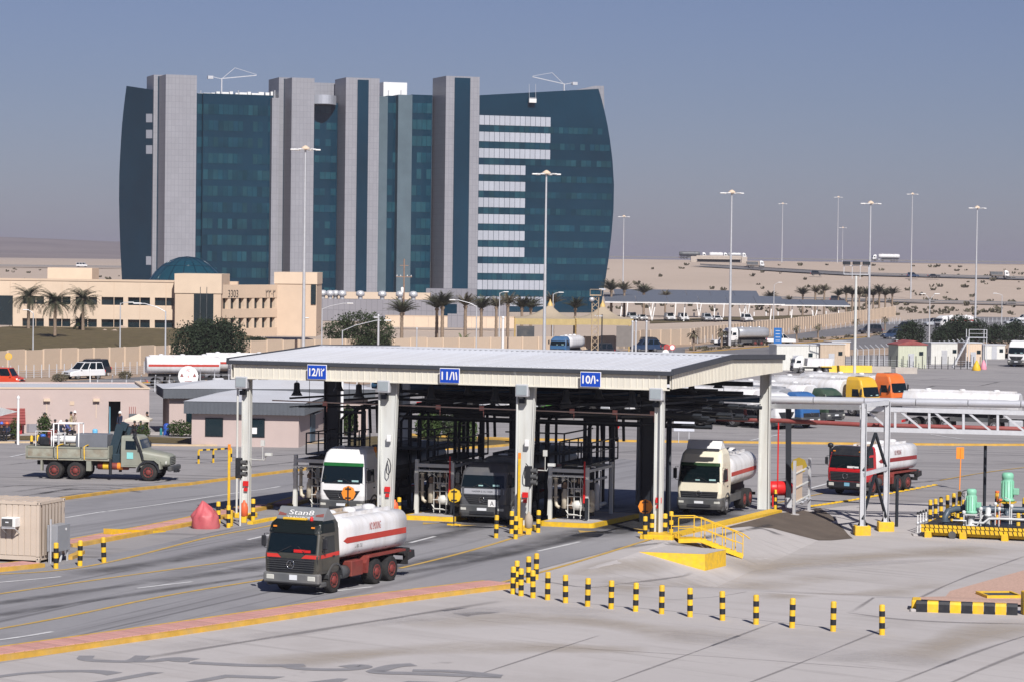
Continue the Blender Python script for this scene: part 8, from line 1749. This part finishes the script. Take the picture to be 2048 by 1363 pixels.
# ------------------------------------------------------------------ pump skid at the right
def pump_skid():
    a, b = G(1843, 1073), G(2075, 1084); d = b - a; L = d.length; rz = hdg(d.x, d.y); t = thing('pump_skid', 'hazard-striped pump skid with two green vertical motors at the right', 'pump skid', a, rz); MG = mat('motor green', (.22, .52, .36), .45, var=.06, dust=.15); MP = mat('blue grey pipe', (.07, .095, .12), .4, var=.12); ML = mat('light pipe', (.60, .61, .60), .4)
    n = int(L / .24); w = L / n; me = {}
    for i in range(n):
        for z, h in ((.62, .17), (.40, .22)):
            obj('stripe_block', MB().prism([(i * w, z - h / 2), ((i + .72) * w, z - h / 2), ((i + .72) * w - .07, z + h / 2), (i * w - .07, z + h / 2)], -.06, .02) if 0 else MB().add([(i * w, -.05, z - h / 2), ((i + .74) * w, -.05, z - h / 2), ((i + .74) * w - .06, -.05, z + h / 2 - .01), (i * w - .06, -.05, z + h / 2 - .01), (i * w, 0, z - h / 2), ((i + .74) * w, 0, z - h / 2), ((i + .74) * w - .06, 0, z + h / 2 - .01), (i * w - .06, 0, z + h / 2 - .01)], [(0, 1, 2, 3), (3, 2, 6, 7), (1, 5, 6, 2), (0, 3, 7, 4), (0, 4, 5, 1)]), M_YEL, t)
    obj('front_beam', MB().box((L / 2, .06, .5), (L, .14, .42)), M_BLK, t); obj('deck', MB().box((L / 2, 2.2, .62), (L, 4.2, .06)), M_DARKS, t); obj('rear_beam', MB().box((L / 2, 4.3, .5), (L, .14, .42)), M_BLK, t); obj('under_beam', MB().box((L / 2, .35, .18), (L - .6, .12, .16)), M_YEL, t)
    for x in (.35, .36 * L, .72 * L, L - .3): obj('foot', MB().box((x, .1, .1), (.36, .4, .5), .02), M_YEL, t); obj('foot', MB().box((x, 4.2, .1), (.36, .4, .5), .02), M_YEL, t)
    obj('sump_pipe', MB().cyl((1.65, -.1, .2), (1.65, 1.0, .2), .2, n=16), M_PLASTIC, t)
    for x, y, z, s in ((2.45, 1.0, .95, 1.0), (4.05, 2.9, 1.45, 1.18)):
        p = obj('pump', MB().lathe([(.3, -.35), (.3, -.3), (.17, -.25), (.2, .2), (.28, .25), (.28, .3)], (x, y, z - .0), 14), ML if s == 1 else MP, t)
        m = obj('motor', MB().lathe([(.30 * s, 0), (.34 * s, .04), (.34 * s, .10), (.26 * s, .14), (.27 * s, .95 * s), (.24 * s, 1.0 * s), (.27 * s, 1.04 * s), (.27 * s, 1.22 * s), (.2 * s, 1.3 * s), (.02, 1.31 * s)], (x, y, z + .35 * s), 18), MG, t)
        for k in range(14):
            an = 2 * math.pi * k / 14; obj('cooling_fin', MB().box((x + .275 * s * math.cos(an), y + .275 * s * math.sin(an), z + .35 * s + .55 * s), (.05, .012, .75 * s), 0, an), MG, m)
        obj('terminal_box', MB().box((x + .4 * s, y - .02, z + .8 * s), (.26 * s, .26 * s, .3 * s), .03), MG, m); obj('mounting_plate', MB().box((x, y, z + .3 * s), (.75 * s, .75 * s, .06)), M_YEL if s > 1 else ML, m)
    obj('suction_header', MB().tube([(1.1, .8, .7), (1.1, .8, 1.05), (1.2, 1.0, 1.35), (1.5, 1.4, 1.45), (2.3, 2.0, 1.45), (4.2, 3.0, 1.4), (5.8, 3.4, 1.4)], .17, 14), MP, t)
    for p in ((1.1, .8, .85), (1.9, 1.7, 1.45), (3.2, 2.5, 1.42)): obj('flange', MB().lathe([(.26, -.04), (.26, .04)], p, 14, 'x' if p[2] > 1 else 'z'), MP, t)
    obj('discharge_pipe', MB().tube([(2.6, .5, .85), (3.2, .5, .85), (3.5, .5, 1.1), (4.2, .5, 1.12), (5.8, .5, 1.12)], .07, 10), ML, t); obj('small_pipe', MB().tube([(1.6, .3, .95), (2.3, .35, .95), (2.3, .35, .7), (2.9, .3, .7), (3.2, .3, 1.3)], .04, 8), ML, t); obj('small_pipe', MB().tube([(4.3, 2.2, .7), (4.3, 2.2, 2.0), (4.0, 2.4, 2.1)], .03, 6), ML, t)
    hwz = [(2.05 + .28 * math.cos(2 * math.pi * k / 18), 1.9, 2.25 + .2 * math.sin(2 * math.pi * k / 18)) for k in range(19)]; v = obj('gate_valve', MB().lathe([(.2, 0), (.12, .3), (.06, .5), (.03, .95)], (2.0, 1.9, 1.45), 10), ML, t); obj('hand_wheel', MB().tube(hwz, .022, 6).beam((1.78, 1.9, 2.25), (2.32, 1.9, 2.25), .03).beam((2.05, 1.9, 2.05), (2.05, 1.9, 2.45), .03), M_BLK, v)
    obj('relief_valve', MB().lathe([(.12, 0), (.12, .5), (.2, .55), (.2, .62), (.13, .66), (.16, .9), (.1, 1.0)], (3.35, 1.0, .65), 12), ML, t)
    for i, (x, y) in enumerate(((2.85, 1.5), (3.0, .8), (3.6, 1.8), (2.15, .5), (3.9, 1.2), (4.6, .9))): obj('instrument_stand', MB().cyl((x, y, .65), (x, y, 1.3 + .2 * (i % 3)), .035, n=8).lathe([(.08, 0), (.1, .05), (.1, .14), (.04, .18)], (x, y, 1.3 + .2 * (i % 3)), 10), ML, t)
    mo = mat('orange instrument', (.75, .17, .05), .5)
    for x, y, z in ((3.55, 2.6, 2.3), (3.75, 2.4, 1.9)): obj('gauge', MB().lathe([(.1, 0), (.12, .05), (.1, .12)], (x, y, z), 10).cyl((x, y, .65), (x, y, z), .02, n=6), mo, t)
    # four slim valves left of the skid
    for i in range(4):
        g = G(1835 + i * 5.5, 1066 - i * 2); k = thing('sample_valve', 'slim white valve stand, %s from the left beside the pump skid' % ('first second third fourth'.split()[i]), 'valve', g, 0, 'slim valve stands'); obj('stem', MB().cyl((0, 0, 0), (0, 0, 1.05), .035, n=8), M_WHT, k); obj('valve_body', MB().lathe([(.04, -.1), (.09, -.05), (.09, .05), (.04, .1)], (0, 0, .55), 8), M_GALV, k); obj('handle', MB().lathe([(.03, 0), (.08, .05), (.03, .16)], (0, 0, 1.02), 8), M_BLK, k)
    struct('skid_footing', MB().box(G(1843, 1068, .02), (1.0, .8, .1), .02), M_CONC)
pump_skid()
# ------------------------------------------------------------------ odds and ends at the rear right column
def rear_bits():
    g = G(1558, 1012); t = thing('foam_tank', 'red horizontal foam tank on red legs beside the rear right column', 'tank', g, R(20)); obj('shell', MB().lathe([(.02, -.85), (.3, -.78), (.42, -.55), (.42, .55), (.3, .78), (.02, .85)], (0, 0, 1.05), 16, 'x'), M_REDB, t)
    for x in (-.5, .5): obj('leg', MB().beam((x, -.2, 0), (x, -.2, .8), .08).beam((x, .2, 0), (x, .2, .8), .08), M_REDB, t)
    a, b = G(1588, 1028), G(1618, 1021); d = b - a; rz = hdg(d.x, d.y); L = d.length; h = 3.0; t = thing('steel_gate', 'grey steel ladder-like gate frame at the top of the slope', 'gate', a, rz)
    for x in (0, L): obj('post', MB().beam((x, 0, -.1), (x, 0, h), .14), M_GALV, t); obj('foot', MB().cyl((x, 0, -.1), (x, 0, .04), .3, n=14), M_CONC, t)
    for z in (.9, 1.7, 2.5): obj('rail', MB().beam((0, 0, z - .25), (L, 0, z), .07), M_STEEL, t)
    obj('panel', MB().box((L * .3, .05, 1.7), (L * .5, .05, 1.9)), M_BEIGE, t); obj('valves', MB().lathe([(.05, -.12), (.12, 0), (.05, .12)], (L * .4, -.1, .6), 8, 'x').lathe([(.05, -.12), (.12, 0), (.05, .12)], (L * .7, -.1, .75), 8, 'x').cyl((0.2, -.1, .6), (L, -.1, .7), .04, n=6), M_GALV, t)
    g = G(1597, 985); z = zat(1597, 930, g) - g.z; t = thing('yellow_sign_back', 'dark yellow octagonal sign seen behind the steel gate', 'sign', g); obj('board', MB().cyl((0, 0, z), (0, .06, z), .5, n=8), mat('dull yellow', (.32, .22, .02), .5), t); obj('post', MB().beam((0, .1, 0), (0, .1, z), .08), M_DARKS, t)
    tag(obj('marker_post', MB().box((0, 0, .55), (.28, .28, 1.15), .03), M_ORANGE, None, G(1288, 912)), 'short orange marker post at the far kerb behind the canopy', 'post')
    # height restriction frame by the guard house
    a, b = G(397, 926), G(462, 922); d = b - a; rz = hdg(d.x, d.y); L = d.length; t = thing('parking_rail', 'yellow and black striped rail before the guard house', 'barrier', a, rz)
    for x in (0, L * .45, L): obj('leg', MB().beam((x, 0, 0), (x, 0, .85), .1), M_YEL, t); obj('leg_band', MB().beam((x, 0, .3), (x, 0, .55), .105), M_BLK, t)
    n = 9
    for i in range(n): obj('rail_piece', MB().beam((i * L / n, 0, .9), ((i + 1) * L / n, 0, .9), .1), M_YEL if i % 2 == 0 else M_BLK, t)
    for x, y, w in ((63, 900, 'left'), (76, 899, 'right')):
        g = G(x, y); t = thing('bollard', 'yellow and black bollard behind the crane truck tail, the %s of two' % w, 'bollard', g, 0, 'yellow and black bollards'); obj('shaft', MB().lathe([(.1, 0), (.1, 1.0), (.05, 1.08)], n=12), M_YEL, t); obj('black_band', MB().lathe([(.103, .45), (.103, .65)], n=12, caps=False), M_BLK, t)
rear_bits()
# ------------------------------------------------------------------ sitting area by the pink building, people
def seating():
    mw = mat('umbrella canvas', (.66, .60, .50), .85); g = G(277, 869); t = thing('umbrella', 'square cream sun umbrella over the men beside the pink building', 'umbrella', g); h = zat(277, 826, g) - g.z; mb = MB(); w = .95
    pk = (0, 0, h); c = [(-w, -w, h - .42), (w, -w, h - .42), (w, w, h - .42), (-w, w, h - .42)]; mb.add([pk] + c, [(0, 1, 2), (0, 2, 3), (0, 3, 4), (0, 4, 1), (4, 3, 2, 1)]); obj('canopy', mb, mw, t); mb = MB()
    for p, q in zip(c, c[1:] + c[:1]): mb.beam((p[0], p[1], p[2] - .08), (q[0], q[1], q[2] - .08), .02, .16)
    obj('valance', mb, mw, t); obj('pole', MB().cyl((0, 0, 0), (0, 0, h - .1), .03, n=6), M_WHT, t)
    a, b, c2 = P(-20, 808, 204), P(36, 822, 206), P(-20, 836, 204); k = thing('shade_sail', 'white shade sail stretched to the mast by the red shed', 'shade sail', on(b.x, b.y)); z0 = k.location.z
    objw('fabric', MB().add([a, b, c2, a.lerp(c2, .5) + Vector((.8, -1.2, -.3))], [(0, 3, 1), (3, 2, 1), (1, 3, 0), (1, 2, 3)]), M_WHT, k); objw('rope', MB().cyl(b, P(36, 800, 206), .02, n=5), M_WHT, k)
    def table(px, lab):
        g = G(*px); t = thing('picnic_table', lab, 'table', g, R(4), 'dark picnic tables'); obj('top', MB().box((0, 0, .72), (1.7, .75, .05)), M_DARKS, t)
        for s in (-1, 1): obj('bench', MB().box((0, s * .65, .43), (1.7, .28, .05)), M_DARKS, t); obj('leg', MB().beam((s * .6, -.6, 0), (s * .6, 0, .7), .07).beam((s * .6, .6, 0), (s * .6, 0, .7), .07), M_DARKS, t)
    table((118, 872), 'dark picnic table with seated men before the pink wall'); table((8, 877), 'dark picnic table before the red shed')
    for px, r_, h, m, lab in (((333, 870), .24, .95, mat('blue drum', (.03, .09, .42), .4), 'tall blue drum beside the clipped hedge'), ((347, 862), .22, 1.7, M_YEL, 'yellow water cooler on a stand by the site office'), ((190, 868), .2, .45, mat('pale blue tub', (.15, .45, .7), .4), 'pale blue tub on the ground by the pink wall'), ((86, 876), .2, .35, mat('blue pot', (.05, .15, .55), .4), 'blue pot under the round shrub'), ((322, 870), .1, .6, mat('teal pump', (.03, .2, .22), .5), 'small teal stand left of the blue drum')):
        tag(obj('drum', MB().lathe([(r_, 0), (r_ * 1.04, h * .2), (r_, h * .4), (r_ * 1.04, h * .62), (r_, h * .85), (r_ * .8, h * .93), (r_ * .4, h)], n=14), m, None, G(*px)), lab, 'drum')
seating()
def person(px, label, shirt, trousers, pose='stand', rz=0.0, helmet=None, hair=None, dz=0.0):
    g = G(*px); g.z += dz; t = thing('person', label, 'person', g, rz, 'men beside the pink building')
    H_ = {'stand': 0, 'sit': -.42, 'lean': 0}[pose]; z = H_
    J = {'pelvis': (0, 0, .95 + z), 'waist': (0, .01, 1.1 + z), 'chest': (.0, .02, 1.33 + z), 'neck': (0, 0, 1.5 + z), 'head': (.0, -.02, 1.62 + z), 'top': (0, -.01, 1.75 + z)}; rad = {'pelvis': (.15, .11), 'waist': (.135, .10), 'chest': (.17, .11), 'neck': (.055, .06), 'head': (.085, .10), 'top': (.06, .07)}
    E_ = [('pelvis', 'waist'), ('waist', 'chest'), ('chest', 'neck'), ('neck', 'head'), ('head', 'top')]
    for s, sg in (('l', 1), ('r', -1)):
        J['sh' + s] = (.19 * sg, .01, 1.44 + z); J['el' + s] = (.26 * sg, -.02 - (.1 if pose == 'sit' else .02), 1.16 + z); J['wr' + s] = (.2 * sg, -.3 if pose != 'stand' else -.12, 1.1 + z if pose != 'stand' else .93 + z); J['ha' + s] = (.17 * sg, -.38 if pose != 'stand' else -.16, 1.1 + z if pose != 'stand' else .84 + z)
        rad.update({'sh' + s: (.075, .075), 'el' + s: (.05, .05), 'wr' + s: (.035, .035), 'ha' + s: (.035, .045)}); E_ += [('chest', 'sh' + s), ('sh' + s, 'el' + s), ('el' + s, 'wr' + s), ('wr' + s, 'ha' + s)]
        if pose == 'sit': J['hip' + s] = (.1 * sg, -.05, .92 + z); J['kn' + s] = (.13 * sg, -.46, .93 + z); J['an' + s] = (.13 * sg, -.46, .1); J['to' + s] = (.13 * sg, -.64, .04)
        else: J['hip' + s] = (.1 * sg, 0, .9); J['kn' + s] = (.11 * sg, -.02, .5); J['an' + s] = (.12 * sg, .03, .09); J['to' + s] = (.14 * sg, -.15, .04)
        rad.update({'hip' + s: (.105, .105), 'kn' + s: (.07, .07), 'an' + s: (.05, .05), 'to' + s: (.04, .035)}); E_ += [('pelvis', 'hip' + s), ('hip' + s, 'kn' + s), ('kn' + s, 'an' + s), ('an' + s, 'to' + s)]
    names = list(J); me = bpy.data.meshes.new('body'); me.from_pydata([J[n] for n in names], [(names.index(a), names.index(b)) for a, b in E_], []); o = bpy.data.objects.new('body', me); COL.objects.link(o); o.modifiers.new('skin', 'SKIN'); o.modifiers.new('sub', 'SUBSURF').levels = 1
    for i, n in enumerate(names): me.skin_vertices[0].data[i].radius = rad[n]; me.skin_vertices[0].data[i].use_root = n == 'pelvis'
    dg = bpy.context.evaluated_depsgraph_get(); dg.update(); bm = bpy.data.meshes.new_from_object(o.evaluated_get(dg)); bpy.data.objects.remove(o); bm.materials.clear()
    for m in (M_SKIN, shirt, trousers, M_BLK): bm.materials.append(m)
    zone = {n: 1 for n in names}; zone.update({n: 0 for n in names if n[:2] in ('ha',) or n in ('head', 'top', 'neck')}); zone.update({n: 2 for n in names if n[:3] in ('hip', 'pel') or n[:2] == 'kn'}); zone.update({n: 3 for n in names if n[:2] in ('to', 'an')})
    for p in bm.polygons:
        c = p.center; n = min(names, key=lambda q: (c - Vector(J[q])).length); p.material_index = zone[n]; p.use_smooth = True
    bm.name = 'body'; obj('body', bm, None, t); hd = Vector(J['head'])
    if helmet: obj('helmet', MB().lathe([(.135, 0), (.14, .02), (.115, .03), (.11, .09), (.075, .15), (.01, .17)], (hd.x, hd.y, hd.z + .04), 12), helmet, t)
    else: obj('hair', MB().lathe([(.09, 0), (.105, .05), (.1, .11), (.06, .16), (.01, .17)], (hd.x, hd.y + .02, hd.z + .0), 12), M_BLK, t)
    for s in (-1, 1): obj('eye', MB().box((hd.x + s * .035, hd.y - .1, hd.z + .02), (.022, .012, .01)), M_BLK, t)
    obj('nose', MB().box((hd.x, hd.y - .105, hd.z - .02), (.02, .03, .04), .006), M_SKIN, t)
KH = mat('khaki cloth', (.40, .33, .20), .9); NV = mat('navy coverall', (.02, .028, .06), .9); BKc = mat('black cloth', (.012, .012, .014), .9); BLc = mat('blue shirt', (.10, .12, .32), .9); OH = mat('orange helmet', (.8, .12, .03), .4); BH = mat('blue helmet', (.05, .15, .6), .4)
person((110, 873), 'seated person in a black waistcoat at the picnic table, leftmost', BKc, BKc, 'sit', R(0)); person((121, 876), 'seated person in navy coverall and white helmet seen from behind', NV, NV, 'sit', R(180), M_WHT); person((133, 873), 'seated person in a blue shirt at the right end of the picnic table', BLc, BKc, 'sit', R(90)); person((142, 868), 'standing person in khaki leaning towards the picnic table', KH, KH, 'lean', R(-90)); person((150, 867), 'standing person in pale clothes and white helmet beside the khaki one', mat('pale cloth', (.50, .40, .34), .9), mat('pale cloth', (.5, .4, .34), .9), 'stand', R(-60), M_WHT)
person((89, 870), 'person in black mostly hidden behind the round potted shrub', BKc, BKc, 'stand', 0); person((240, 868), 'standing person in navy coverall and white helmet at the open door', NV, NV, 'stand', R(-40), M_WHT); person((269, 876), 'seated person in black under the cream umbrella', BKc, BKc, 'sit', R(30)); person((294, 868), 'standing person in black beside the cream umbrella', BKc, BKc, 'stand', R(-70)); person((281, 876), 'seated person under the umbrella behind the crane boom', NV, BKc, 'sit', R(-20)); person((3, 880), 'seated person in a blue helmet by the red shed', BKc, BKc, 'sit', R(20), BH); person((14, 880), 'seated person in an orange helmet by the red shed', NV, BKc, 'sit', R(-10), OH)
# ------------------------------------------------------------------ haze
def make_haze():
    mb = MB().box((0, 6500, 38), (9000, 14000, 86)); m = bpy.data.materials.new('haze air'); m.use_nodes = True
    N, L = m.node_tree.nodes, m.node_tree.links; N.clear(); o = N.new('ShaderNodeOutputMaterial'); v = N.new('ShaderNodeVolumePrincipled')
    v.inputs['Color'].default_value = (0.57, 0.55, 0.655, 1); v.inputs['Density'].default_value = 0.00012; v.inputs['Anisotropy'].default_value = 0.0
    L.new(v.outputs[0], o.inputs['Volume'])
    h = obj('haze', mb, m); h['kind'] = 'stuff'
make_haze()
